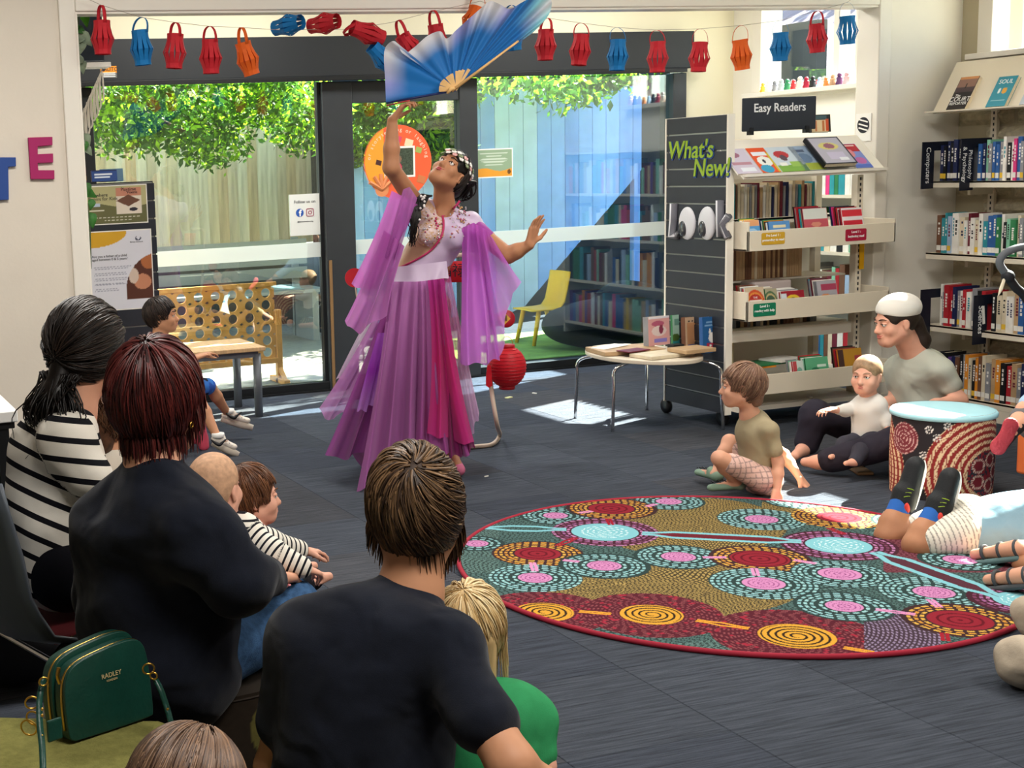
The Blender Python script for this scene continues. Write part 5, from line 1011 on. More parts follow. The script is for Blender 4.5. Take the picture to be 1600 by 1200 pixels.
for off, nm in ((-.03, 'front_pocket'), (.012, 'rear_pocket')):
    k = .97 if off < 0 else 1.0
    ol = [((.5+(x-.5)*k)*wB, y*hB*k) for x, y in oo[:-1]]; d_ = .038
    o = MB().prism(ol[::-1], b0+by*(off+d_), bx, bz, d_ if np.dot(np.cross(bx, bz), by) < 0 else -d_).build(nm, lea, hb_, True); bm2 = o.modifiers.new('bevel', 'BEVEL'); bm2.width = .012; bm2.segments = 4; bm2.limit_method = 'ANGLE'
    zp = [b0+by*(off+.012)+bx*(wB/2+(x-wB/2)*1.012)+bz*(hB/2+(y-hB/2)*1.018) for x, y in ol[6:40]]; MB().tube(zp, .0026, 6).build('zip', gold, hb_, True)
foil = mat('foil_gold', 'd0b987', .4, .2)
text('RADLEY', b0+bx*wB*.55+bz*hB*.66-by*.031, bx, bz, .0125, foil, hb_, 'brand_stamp', ext=.0005); text('LONDON', b0+bx*wB*.55+bz*hB*.6-by*.031, bx, bz, .0055, foil, hb_, 'brand_stamp', ext=.0005)
zt1 = PD(92, 1043, 2.48); MB().tube(bez([zt1, zt1-Z_*.015-bx*.004, zt1-Z_*.03], 4), .004, 6).build('zip_pull', gold, hb_)
def strap(pts, w, nm):
    P = bez(pts, 6); G = []
    for i in range(len(P)): G.append([P[i]-bx*w/2, P[i]+bx*w/2])
    return grid(nm, G, lea, hb_, thick=.004)
s1 = [PD(68, 1060, 2.44), PD(62, 1090, 2.42), PD(62, 1130, 2.36), PD(66, 1170, 2.3), PD(68, 1230, 2.22)]; strap(s1, .0125, 'strap'); strap([PD(243, 1062, 2.55), PD(252, 1080, 2.54), PD(262, 1110, 2.53), PD(268, 1130, 2.5), PD(276, 1134, 2.46)], .011, 'strap')
def ring(c, r, t, nm, ax=None): ax = VIEW if ax is None else ax; u = nrm(np.cross(ax, Z_)); w = np.cross(ax, u); MB().tube([c+r*(math.cos(a)*u+math.sin(a)*w) for a in np.linspace(0, 2*PI, 20, endpoint=False)], t, 6, closed=True).build(nm, gold, hb_, True)
for u, v, r in ((68, 1065, .008), (50, 1098, .012), (52, 1122, .013), (45, 1137, .015), (232, 1045, .011), (240, 1056, .007)): ring(PD(u, v, 2.42 if u < 100 else 2.54), r, .0018, 'metal_ring', nrm(VIEW+V3(.4*math.sin(u), 0, .3)))
tp = PD(85, 1140, 2.38); MB().obox(tp, (.03, .006, .04), bx, by, Z_).build('leather_tag', lea, hb_, bevel=.004)
for u, v in ((66, 1150), (262, 1108), (66, 1108), (66, 1118)): MB().ell(PD(u, v, 2.33 if u < 100 else 2.515), .0028).build('stud', gold, hb_)
# grey shell chair under the striped woman
gc = thing('shell_chair', 'grey plastic shell chair with chrome legs under the woman in stripes', 'chair', (.58, 3.27, 0)); fC = nrm((.95, .3, 0)); rC = nrm(np.cross(fC, Z_)); c0 = V3(.58, 3.27, .43)
prof = [(-.27, .43), (-.255, .36), (-.24, .26), (-.225, .16), (-.205, .08), (-.17, .02), (-.1, -.005), (0, -.01), (.1, .0), (.19, .0), (.205, -.012)]
P = np.array([[c0+fC*(a+.03*q*q)+rC*q*.225*(1-.1*(b > .3))+Z_*(b+(.035*q*q if b < .1 else 0)) for q in np.linspace(-1, 1, 13)] for a, b in prof]); grid('seat_shell', P, mat('chair_grey', '4f565e', .4), gc, thick=.012)
for sx, sf, ex2, ef2 in ((-.17, .15, -.23, .22), (.17, .15, .23, .22), (-.17, -.12, -.23, -.24), (.17, -.12, .23, -.24)):
    a = c0+rC*sx+fC*sf-Z_*.02; b = c0+rC*ex2+fC*ef2; b[2] = 0; MB().tube([a, b], .0095, 10).build('leg', chrome, gc, True)
MB().tube([c0+rC*.17+fC*.15-Z_*.025, c0-rC*.17+fC*.15-Z_*.025, c0-rC*.17-fC*.12-Z_*.025, c0+rC*.17-fC*.12-Z_*.025], .008, 8, closed=True).build('seat_ring', chrome, gc)
tag(MB().obox(c0+V3(0, 0, .012)+fC*.05, (.3, .3, .02), rC, fC).build('seat_pad', mat('pad_red', '6d2428', .9), bevel=.008), 'dull red seat pad on the grey shell chair', 'cushion')
dk = thing('white_desk', 'white desk corner at the left edge beside the wall', 'desk', (.3, 5.3, 0)); q = PF(26, 640, .74)
MB().box(-.9, q[0], q[1]-.02, q[1]+.62, .70, .74).build('desk_top', white, dk, bevel=.004); MB().box(-.88, q[0]-.03, q[1]+.02, q[1]+.05, .3, .68).build('modesty_panel', black, dk); MB().box(-.9, q[0]-.01, q[1], q[1]+.6, .675, .7).build('desk_frame', black, dk)
for x in (-.86, q[0]-.05):
    for y in (q[1]+.03, q[1]+.55): MB().box(x-.02, x+.02, y-.02, y+.02, 0, .68).build('leg', black, dk)
s = SDF(.01, .05); c = PF(8, 880); c = V3(c[0]-.05, c[1]+.1, 0); s.ell(c+V3(0, 0, .26), (.17, .15, .24)); s.ell(c+V3(.0, 0, .42), (.15, .12, .12)); tag(s.build('patterned_bag', mat('floral_grey', '5d565c', .9, var=.6, vs=28), None, .006, 18), 'grey floral fabric bag on the floor left of the shell chair', 'bag')
s = SDF(.01, .05); c = PF(45, 1085); c = c+V3(-.02, .1, 0); s.ell(c+V3(0, 0, .17), (.2, .14, .17)); s.ell(c+V3(-.02, .02, .28), (.14, .1, .12)); s.ell(c+V3(.08, -.1, .12), (.1, .06, .1)); bk = s.build('backpack', mat('nylon_black', '111116', .7, bump=.3, bs=25), None, .008, 22); tag(bk, 'black backpack on the floor under the shell chair', 'backpack')
# ================================================================== people
eyew = mat('eye_print', attr='col', rough=.15, spec=.5)
def frame(f, u):
    u = nrm(u); f = nrm(np.asarray(f, float)-np.dot(f, u)*u); return np.cross(f, u), f, u
def head_prims(s, c, f, u, sc, neck=None, nr=.054, child=False):
    r, f, u = frame(f, u); R = np.array([r, f, u]); q = lambda x, y, z: np.asarray(c)+sc*(r*x+f*y+u*z); k = .018*sc
    s.ell(q(0, -.012, .034), sc*V3(.074, .094, .083), R, k=k); s.ell(q(0, .025, -.03), sc*V3(.058 if not child else .064, .064, .082 if not child else .07), R, k=.03*sc)
    s.cap(q(-.014, .062, -.09 if not child else -.078), q(.014, .062, -.09 if not child else -.078), .021*sc, k=.03*sc)
    for x in (-1, 1):
        s.cap(q(x*.05, .0, -.05), q(x*.016, .058, -.088 if not child else -.076), .02*sc, k=.03*sc); s.ell(q(x*.038, .058, -.03), (.023 if not child else .028)*sc, k=.02*sc)
        s.ell(q(x*.031, .1, .004), sc*V3(.017, .016, .01), R, k=.014*sc, sub=True)
        s.ell(q(x*.076, -.006, -.008), sc*V3(.008, .017, .029), R, k=.006*sc); s.ell(q(x*.083, .0, -.006), sc*V3(.005, .009, .017), R, k=.006*sc, sub=True)
        s.ell(q(x*.010, .093, -.036), .0075*sc, k=.008*sc); s.cap(q(x*.016, .084, .021), q(x*.044, .072, .022), .007*sc, k=.012*sc)
    s.cap(q(0, .083, .004), q(0, .104, -.031), .007*sc, .0115*sc, k=.014*sc); s.ell(q(0, .086, -.059), sc*V3(.024, .01, .012), R, k=.012*sc)
    if neck is not None: s.cap(q(0, -.02, -.05), neck, nr*sc if not child else .04*sc, nr*1.08*sc if not child else .045*sc, k=.03*sc)
    return q, R
def face_parts(par, q, R, sc, brow='2a1c14', lip='b5635c', iris='3a2418', smile=.0):
    for x in (-1, 1):
        c = q(x*.031, .079, .003); mb = MB(); mb.ell(c, .0118*sc, R, 14, 10); V = np.concatenate(mb.v); d = ((V-c)/(.0118*sc))@R[1]; col = np.where((d > .86)[:, None], np.array(lin(iris)), np.array(lin('e9e4de'))); col[d > .97] = lin('080606')
        meshobj('eye', V, mb.f, eyew, par, True, None, col)
        MB().ell(q(x*.031, .0768, .0075), sc*V3(.0152, .0135, .0096), R, 14, 10).build('eyelid', par.children[0].data.materials[0], par, True)
        P = [q(x*(.014+.034*t), .0955-.02*t*t, .023+.007*math.sin(t*2.6)) for t in np.linspace(0, 1, 6)]; MB().tube(P, np.array([.002, .0032, .0034, .003, .0024, .0012])*sc, 6).build('eyebrow', mat('brow_'+brow, brow, .8), par, True)
        MB().tube([q(x*(.031+.016*t), .0915-.008*abs(t)-.004*t*x*x, .009-.006*t*t) for t in np.linspace(-1, 1, 7)], .0016*sc, 5).build('upper_lash', mat('lash', '1a120e', .8), par, True)
    lm_ = mat('lip_'+lip, lip, .45)
    for z, w, rr in ((-.0545, .025, .0042), (-.0635, .021, .0055)):
        MB().tube([q(w*t, .0955-.012*t*t, z+smile*t*t+(.002*math.cos(t*6) if z > -.06 else 0)) for t in np.linspace(-1, 1, 11)], rr*sc*np.array([.3, .6, .8, .95, 1, 1, 1, .95, .8, .6, .3]), 8).build('lip', lm_, par, True)
def hair_cap(par, q, R, sc, m, extra=(), nape=-.045, fringe=.075, ears=True, grow=1., h=.005):
    s = SDF(h, .015*sc); s.ell(q(0, -.014, .036), sc*V3(.081, .101, .09)*grow, R)
    s.ell(q(0, -.036, nape+.04), sc*V3(.064, .05, .062)*grow, R, k=.03*sc)
    for e in extra: s.cap(q(*e[0]), q(*e[1]), e[2]*sc, e[3]*sc, k=.02*sc)
    s.ell(q(0, .125, -.055), sc*V3(.088, .085, .125), R, k=.02*sc, sub=True)
    if ears:
        for x in (-1, 1): s.ell(q(x*.085, .008, -.028), sc*V3(.034, .036, .046), R, k=.012*sc, sub=True)
    return s.build('hair', m, par)
def strands(par, q, R, sc, m, n, c0, cols, rad=.0024, seg=8, Lr=(.5, 1.3), low=-.085, face=(.055, .045), vol=1.0, hang=0, side_low=None, seed=1, wav=.05, rootmax=2.0, swirl=.0, lift=.02):
    r2 = np.random.default_rng(seed); ce = q(0, -.012, .022); er = sc*V3(.084, .103, .103)*vol
    c0 = nrm(c0); a = V3(0, 0, 1) if abs(c0[2]) < .8 else V3(1, 0, 0); e1 = nrm(np.cross(c0, a)); e2 = np.cross(c0, e1)
    th0 = np.arccos(1-r2.random(n)*(1-math.cos(rootmax)))*.98; ph = r2.random(n)*2*PI; Ln = r2.uniform(*Lr, n); lay = r2.random(n)
    V = []; P = np.zeros((n, seg, 3)); alive = np.ones(n, bool); last = None; clump = np.round(ph*9)/9
    for k in range(seg):
        t = k/(seg-1); th = th0+Ln*t; p_ = ph+swirl*t+wav*np.sin(ph*40+th*5+lay*9)*t+(clump-ph)*.6*t
        d = np.cos(th)[:, None]*c0+np.sin(th)[:, None]*(np.cos(p_)[:, None]*e1+np.sin(p_)[:, None]*e2)
        bump = 1+.012+lift*np.sin(PI*t)*lay+.022*np.sin(ph*17)*np.sin(th*2)+.012*lay
        L_ = d*er*bump[:, None]; X = ce+L_@R
        z = L_[:, 2]+.022*sc; y = L_[:, 1]-.012*sc; sl = low if side_low is None else np.where(np.abs(L_[:, 0]) > .05*sc, side_low, low)
        ok = (z > sl*sc) & ~((y > face[0]*sc) & (z < face[1]*sc)) & ~((y > .005*sc) & (z < -.02*sc))
        if last is not None:
            alive &= ok | (hang > 0); X[~alive] = last[~alive]
            if hang:
                b = (~ok) & alive; X[b] = last[b]+np.array([0, 0, -1])*hang*sc/seg*(.6+.8*lay[b])[:, None]+d[b]*.002
        P[:, k] = X; last = X.copy()
    T = np.gradient(P, axis=1); T /= np.linalg.norm(T, axis=2, keepdims=True)+1e-9; A = np.cross(T, R[2]+.3*R[0]); A /= np.linalg.norm(A, axis=2, keepdims=True)+1e-9; B = np.cross(T, A)
    rr = rad*sc*np.linspace(1, .25, seg)[None, :, None]*(.6+.8*r2.random((n, 1, 1)))
    ringv = np.stack([P+rr*(math.cos(a_)*A+math.sin(a_)*B) for a_ in (0, 2.1, 4.2)], 2); V = ringv.reshape(-1, 3); base = np.arange(n)[:, None, None]*seg*3+np.arange(seg-1)[None, :, None]*3
    F = np.stack([base+np.array([0, 1, 2]), base+np.array([1, 2, 0]), base+np.array([4, 5, 3]), base+np.array([3, 4, 5])], -1).reshape(-1, 4)
    ca, cb = np.array(lin(cols[0])), np.array(lin(cols[1])); w = (r2.random(n)**1.6)[:, None]; cc = ca*(1-w)+cb*w; col = np.repeat(cc, seg*3, axis=0)
    o = meshobj('hair_strands', V, F.tolist(), m, par, True, None, col); o['kind'] = 'stuff'; return o
hairm = mat('hair_print', attr='col', rough=.42, spec=.4)
def hand(s, w, d, n, sd, sc=1., curl=.25, spread=.1, thumb=.6):
    d = nrm(d); n = nrm(np.asarray(n)-np.dot(n, d)*d); t = np.cross(d, n)*sd; w = np.asarray(w, float); k = .006*sc
    for i, (x, L, r) in enumerate(((.029, .072, .0085), (.0095, .08, .0088), (-.0105, .074, .0084), (-.029, .058, .0074))):
        kn = w+sc*(d*(.088-.006*abs(i-1.2))+t*x); s.cap(w+sc*t*x*.55+sc*d*.01, kn, .0155*sc, .0125*sc, k=.014*sc, flat=(n, .85))
        p = kn; dr = nrm(d+t*spread*(1.5-i)*.9); ang = 0
        for j, fr in enumerate((.45, .31, .24)):
            ang += curl*(1+.5*j)*(1+.15*i); v = nrm(dr*math.cos(ang)+n*math.sin(ang)); e = p+v*L*fr*sc; s.cap(p, e, r*sc*(1-.1*j), r*sc*(.93-.1*j), k=k); p = e
    b = w+sc*(d*.022+t*.022); d1 = nrm(d*.75+t*thumb+n*.35); m1 = b+d1*.048*sc; d2 = nrm(d+t*thumb*.35+n*(.3+curl*.4)); e1 = m1+d2*.032*sc; s.cap(b, m1, .015*sc, .0105*sc, k=.014*sc); s.cap(m1, e1, .0105*sc, .0085*sc, k=k); s.cap(e1, e1+d2*.02*sc, .0088*sc, .0072*sc, k=k)
skin = {k: mat('skin_'+k, h, .55, var=.07, vs=14, spec=.3) for k, h in (('tan', 'c08a68'), ('fair', 'd9a083'), ('pink', 'dda48c'), ('olive', 'b07a58'))}
def figure(label, loc, J, sk, top=None, bottom=None, shoes=None, sc=1., child=False, tw=.16, td=.72, tf=None, sl=.55, leg=1., h=.007, armr=1., colf=None, hands=True, wr=.004, skinlegs=True, neckr=.054, toph=None, cat='person', group=None, loosen=1., face=None, topparts=None):
    T = thing('person', label, cat, loc, group); g = lambda k: np.asarray(J[k], float) if k in J else None
    s = SDF(h, .02*sc); q = R = None
    if 'head' in J: q, R = head_prims(s, J['head'], J['f'], J.get('u', (0, 0, 1)), sc*(J.get('hs', 1)), J['neck'], neckr, child)
    ch, pe = g('chest'), g('pelvis'); tf = nrm(J['tf']) if 'tf' in J else V3(0, 1, 0)
    s.cap(ch, pe, tw*.8, tw*.78, flat=(tf, td*.85), k=.03*sc); s.cap(J['neck'], ch, .055*sc, .07*sc, k=.03)
    hs = sc*J.get('hand', 1)
    for S_ in 'LR':
        a, b, c = g('sh'+S_), g('el'+S_), g('wr'+S_)
        if a is not None and b is not None:
            s.cap(ch, a, .06*sc, .045*sc*armr, k=.03*sc); s.cap(a, b, .045*sc*armr, .036*sc*armr)
            if c is not None:
                s.cap(b, b+(c-b)*.4, .036*sc*armr, .035*sc*armr); s.cap(b+(c-b)*.4, c, .035*sc*armr, .024*sc*armr)
                if hands and 'hd'+S_ in J: d, n, kw = J['hd'+S_]; hand(s, c, d, n, 1 if S_ == 'R' else -1, hs, **kw)
        hp, kn, an, to = g('hip'+S_), g('kn'+S_), g('an'+S_), g('to'+S_)
        if hp is not None and skinlegs:
            s.cap(pe, hp, .08*sc, .075*sc, k=.03*sc); s.cap(hp, kn, .07*sc, .05*sc); s.cap(kn, kn+(an-kn)*.35, .048*sc, .05*sc); s.cap(kn+(an-kn)*.35, an, .05*sc, .03*sc)
            if to is not None: s.cap(an, an+(to-an)*.3-V3(0, 0, .0), .032*sc, .03*sc); s.cap(an, to, .03*sc, .022*sc)
    body = s.build('body', sk, T)
    if top is not None:
        t = SDF(toph or h, .03*sc); st = J.get('st'); lo = loosen
        pl = pe if 'hem' not in J else g('hem')
        t.cap(ch, pl, tw*lo, tw*.98*lo, flat=(tf, td), k=.03, st=st); ne = g('neck')
        for S_ in 'LR':
            a, b, c = g('sh'+S_), g('el'+S_), g('wr'+S_)
            if a is None: continue
            t.cap(ne*.75+ch*.25, a, .062*sc, .056*sc*armr*lo, k=.035*sc, st=st); t.cap(ch, a, tw*.62, .06*sc*armr, k=.05*sc, st=st)
            if b is None: continue
            sts = J.get('st'+S_, (a, b-a) if st is not None else None)
            if sl <= 1: t.cap(a, a+(b-a)*sl, .058*sc*armr*lo, .055*sc*armr*lo, k=.025*sc, st=sts)
            else:
                t.cap(a, b, .058*sc*armr*lo, .052*sc*armr*lo, k=.025*sc, st=sts)
                if c is not None: t.cap(b, b+(c-b)*min(.96, sl-1), .05*sc*armr*lo, .036*sc*armr*lo, k=.025*sc, st=(b, c-b) if st is not None else None)
        if topparts: topparts(t)
        t.build('shirt', top, T, wr, 26, colf)
    if bottom is not None:
        t = SDF(h, .03*sc); t.cap(pe, pe+V3(0, 0, .03), tw*.95, tw*.9, flat=(tf, td))
        for S_ in 'LR':
            hp, kn, an = g('hip'+S_), g('kn'+S_), g('an'+S_)
            if hp is None: continue
            t.cap(pe, hp, tw*.62, .085*sc, k=.04*sc)
            if leg <= 1: t.cap(hp, hp+(kn-hp)*leg, .084*sc, .07*sc, st=(hp, kn-hp) if J.get('sb') else None)
            else: t.cap(hp, kn, .088*sc, .07*sc); t.cap(kn, kn+(an-kn)*(leg-1), .07*sc, .06*sc)
        t.build('trousers' if leg > 1 else 'shorts', bottom if not isinstance(bottom, tuple) else bottom[0], T, wr*.8, 30, None if not isinstance(bottom, tuple) else bottom[1])
    if shoes is not None:
        for S_ in 'LR':
            an, to = g('an'+S_), g('to'+S_)
            if to is None: continue
            t = SDF(.005, .015); up = J.get('fu'+S_, V3(0, 0, 1)); b = an-nrm(to-an)*.02*sc-up*.01*sc; t.cap(b, to, .036*sc, .03*sc, flat=(up, .8)); t.cap(b, an+(to-an)*.25+up*.025*sc, .036*sc, .03*sc); t.build('shoe', shoes, T)
    if face is not None and q is not None: face_parts(T, q, R, sc*J.get('hs', 1), **face)
    return T, q, R
F_ = dict(brow='2a1c14')
knit = mat('navy_tee', '131722', .85, var=.1, vs=60, bump=.12, bs=500, spec=.12, sheen=.1, fold=.55); denim = mat('denim', '3f5f86', .85, var=.25, vs=70, bump=.25, bs=350, spec=.1, fold=.4); blk = mat('black_cloth', '14141a', .85, bump=.15, bs=200, spec=.1)
shoed = mat('shoe_dark', '1c1d22', .6); shoew = mat('shoe_white', 'e4dacd', .5)
# ---- man in navy tee, kneeling with a toddler before him
J = dict(head=PD(650, 800, 2.55), f=(.45, .88, -.12), u=(.0, .12, 1), neck=PD(640, 930, 2.53), chest=PD(580, 1055, 2.5), pelvis=PD(555, 1290, 2.52), tf=(.35, .93, 0), shL=PD(478, 1000, 2.52), shR=PD(695, 1022, 2.42),
         elL=PD(430, 1200, 2.62), wrL=PD(560, 1260, 2.85), elR=PD(800, 1195, 2.26), wrR=PD(905, 1290, 2.36), hdR=((.2, .9, -.2), (-.6, 0, -.5), {}), hdL=((.8, .5, 0), (0, 0, -1), {}))
pe = J['pelvis']; fw = nrm((.42, .9, 0)); rt_ = V3(fw[1], -fw[0], 0)
for S_, k in (('L', -1), ('R', 1)): J['hip'+S_] = pe+rt_*.09*k; J['kn'+S_] = V3(*(pe+rt_*.16*k+fw*.38)[:2], .09); J['an'+S_] = V3(*(pe+rt_*.13*k-fw*.02)[:2], .06); J['to'+S_] = V3(*(pe+rt_*.13*k-fw*.2)[:2], .05)
T, q, R = figure('man in a navy tee with brown tousled hair seen from behind', V3(pe[0], pe[1], 0), J, skin['tan'], knit, blk, shoed, tw=.168, td=.72, sl=.62, leg=1.9, wr=.006, face=F_, armr=1.08, topparts=lambda t: t.cap(J['neck']+V3(0, 0, -.005), J['neck']*.5+J['chest']*.5, .066, .12, k=.03))
hm = mat('hair_brown', '33241a', .5, var=.4, vs=60, stretch=(1, 1, .2)); hair_cap(T, q, R, 1, hm, grow=1.01)
strands(T, q, R, 1, hairm, 3000, (.05, -.75, .72), ('2c1d14', '8a6a4a'), .0026, 9, (.5, 1.35), low=-.075, vol=1.04, seed=2, hang=.045, swirl=.5, lift=.05, rootmax=2.3)
# ---- blond toddler in green
grn = mat('green_tee', '2f8a55', .8, fold=.45, var=.08, vs=40, bump=.1, bs=400, spec=.15)
J = dict(head=PD(735, 985, 2.64), f=(.72, .66, -.05), neck=PD(748, 1085, 2.64), chest=PD(785, 1135, 2.62), pelvis=PD(775, 1270, 2.6), tf=(.5, .85, 0), shL=PD(715, 1125, 2.66), shR=PD(830, 1125, 2.6), elL=PD(690, 1190, 2.68), wrL=PD(740, 1260, 2.8), elR=PD(848, 1195, 2.58), wrR=PD(860, 1270, 2.7), hand=.9, hs=1.22)
pe = J['pelvis']
for S_, k in (('L', -1), ('R', 1)): J['hip'+S_] = pe+rt_*.045*k; J['kn'+S_] = pe+rt_*.07*k+fw*.15+V3(0, 0, .02); J['an'+S_] = pe+rt_*.07*k+fw*.2-V3(0, 0, .14); J['to'+S_] = J['an'+S_]+fw*.06-V3(0, 0, .02)
T, q, R = figure('blond toddler in a green shirt with blue collar in front of the man', V3(pe[0], pe[1], 0), J, skin['pink'], grn, mat('toddler_shorts', '2a3a5a', .8), shoew, sc=.62, child=True, tw=.098, td=.85, sl=.75, leg=.7, h=.005, wr=.004, face=dict(brow='b5945f', lip='c8786e'), armr=1.05, toph=.005)

hb2 = mat('hair_blond', 'c9ab78', .5, var=.25, vs=60, stretch=(1, 1, .2)); hsc = .62*1.22
hair_cap(T, q, R, hsc, hb2, [((-.03, -.07, 0), (-.02, -.075, -.11), .05, .035), ((.04, -.05, 0), (.05, -.04, -.1), .045, .03)], grow=1.02, h=.004)
strands(T, q, R, hsc, hairm, 2200, (.0, -.35, .93), ('b8945c', 'f0dcae'), .0026, 9, (.5, 1.3), low=-.07, vol=1.04, seed=3, hang=.12, lift=.06, rootmax=2.0)
MB().tube([J['neck']+V3(.006, 0, .004)+.052*(math.cos(a)*V3(1, 0, 0)+math.sin(a)*nrm(V3(0, 1, -.3))) for a in np.linspace(0, 2*PI, 24, endpoint=False)], .0085, 8, closed=True).build('collar', mat('collar_blue', '2a5fa8', .8), T, True)
# ---- woman in navy sweater with dark red hair on the ring ottoman
J = dict(head=PD(246, 625, 2.8), f=(.74, .66, -.1), u=(.02, .0, 1), neck=PD(238, 735, 2.79), chest=PD(243, 850, 2.84), pelvis=PD(258, 1005, 2.9), tf=(.62, .78, 0), shL=PD(168, 825, 2.86), shR=PD(306, 832, 2.7),
         elL=PD(165, 930, 3.0), wrL=PD(330, 930, 3.12), elR=PD(372, 912, 2.7), wrR=PD(424, 903, 2.9), hdR=((.5, .75, -.25), (.0, -.0, -1), dict(curl=.12)), hdL=((.7, .7, 0), (0, 0, -1), {}),
         hipR=PD(305, 1025, 2.84), knR=PD(452, 955, 3.02), hipL=PD(250, 1000, 2.98), knL=PD(420, 925, 3.3), hem=PD(248, 1032, 2.87))
fw = nrm((J['knR']-J['hipR'])*[1, 1, 0])
for S_ in 'LR': J['an'+S_] = V3(*(J['kn'+S_]+fw*.03)[:2], .09); J['to'+S_] = V3(*(J['kn'+S_]+fw*.2)[:2], .05)
T, q, R = figure('woman in a navy sweater and jeans with short dark red hair', V3(*J['pelvis'][:2], 0), J, skin['fair'], knit, denim, shoed, tw=.172, td=.68, sl=1.9, leg=1.9, wr=.008, armr=1.2, loosen=1.04, face=dict(brow='3a1a14', lip='b5635c'), h=.0055, neckr=.05, topparts=lambda t: t.cap(J['neck']+V3(0, 0, -.0), J['neck']*.45+J['chest']*.55, .064, .13, k=.03))
hr_ = mat('hair_red', '2a0e0e', .45, var=.4, vs=60, stretch=(1, 1, .2)); hair_cap(T, q, R, 1, hr_, grow=1.04)
strands(T, q, R, 1, hairm, 2600, (.1, -.35, .93), ('2a0c0e', '6d2a26'), .0026, 9, (.6, 1.4), low=-.07, vol=1.08, seed=4, hang=.05, lift=.04, rootmax=2.1)
MB().tube([q(.084, -.004, -.045)+.006*V3(math.cos(a)*.7, math.cos(a)*.7, math.sin(a)) for a in np.linspace(0, 2*PI, 14, endpoint=False)], .0016, 6, closed=True).build('earring', gold, T, True)
for i in range(3): MB().ell(PD(441+5*i, 918-2*i, 2.93), (.005, .007, .003)).build('painted_nail', mat('nail_pink', 'd98a90', .3), T, True)
# ---- woman in striped tee with dark ponytail on the shell chair
cw, cb_ = np.array(lin('e2dcd0')), np.array(lin('15151a'))
def stripes(V, s): return np.repeat(s.stripe(V)[:, None], 3, 1)
knitw = mat('stripe_knit_wide', attr='col', rough=.85, spec=.1, bump=.1, bs=500, fold=.4, stripe=(.047, .3, 'e2dcd0', '15151a')); knitf = mat('stripe_knit_fine', attr='col', rough=.85, spec=.1, bump=.1, bs=500, stripe=(.0145, .34, 'e2dcd0', '1c1c22'))
ax_ = nrm(UP*.9+RIGHT*.36)
J = dict(head=PD(136, 548, 3.42), f=(.8, .58, -.05), u=(.05, 0, 1), neck=PD(112, 650, 3.42), chest=PD(88, 720, 3.42), pelvis=PD(82, 872, 3.42), tf=(.8, .6, 0), shL=PD(95, 668, 3.58), shR=PD(104, 690, 3.3), elL=PD(150, 770, 3.66), wrL=PD(230, 800, 3.75), elR=PD(160, 775, 3.28), wrR=PD(245, 800, 3.4), hdR=((.9, .4, 0), (0, 0, -1), {}), hdL=((.9, .4, 0), (0, 0, -1), {}), st=(PD(88, 720, 3.42), ax_), stR=(PD(104, 690, 3.3), nrm(UP*1+RIGHT*.1)), stL=(PD(104, 690, 3.3), UP))
pe = J['pelvis']; fw = nrm((.93, .36, 0)); rt2 = V3(fw[1], -fw[0], 0)
for S_, k in (('L', -1), ('R', 1)): J['hip'+S_] = pe+rt2*.08*k+V3(0, 0, -.02); J['kn'+S_] = pe+rt2*.1*k+fw*.42+V3(0, 0, -.02); J['an'+S_] = V3(*(pe+rt2*.1*k+fw*.44)[:2], .09); J['to'+S_] = V3(*(pe+rt2*.1*k+fw*.6)[:2], .05)
T, q, R = figure('woman in a black and white striped tee with a dark ponytail', V3(*pe[:2], 0), J, skin['fair'], knitw, blk, shoed, tw=.128, td=.82, sl=.62, leg=1.9, wr=.004, face=dict(brow='1c1412'), colf=stripes, toph=.0045, loosen=1.06)
hd_ = mat('hair_black', '15100e', .42, var=.4, vs=60, stretch=(1, 1, .2)); hair_cap(T, q, R, 1, hd_, [((0, -.09, -.03), (0, -.115, -.1), .03, .034), ((0, -.115, -.1), (-.01, -.11, -.19), .034, .012)], grow=1.05)
strands(T, q, R, 1, hairm, 2200, (0, -.95, -.25), ('15100e', '3a2c24'), .0025, 9, (.6, 1.5), low=-.1, vol=1.07, seed=5, lift=.05, rootmax=2.4)
s2 = np.random.default_rng(8); mb = MB()
for i in range(420):
    a = q(s2.normal()*.022, -.104+s2.normal()*.008, -.045); b = q(s2.normal()*.034, -.125+s2.normal()*.024, -.14); c = q(s2.normal()*.03-.01, -.11+s2.normal()*.03, -.19-.07*s2.random()); mb.tube(bez([a, b, c], 4), np.linspace(.003, .0008, 9), 3)
o = mb.build('ponytail', hd_, T, True)
MB().tube([q(.024*math.cos(a), -.105+.012*math.sin(a), -.075+.02*math.sin(a)) for a in np.linspace(0, 2*PI, 16, endpoint=False)], .006, 6, closed=True).build('hair_tie', blk, T, True)
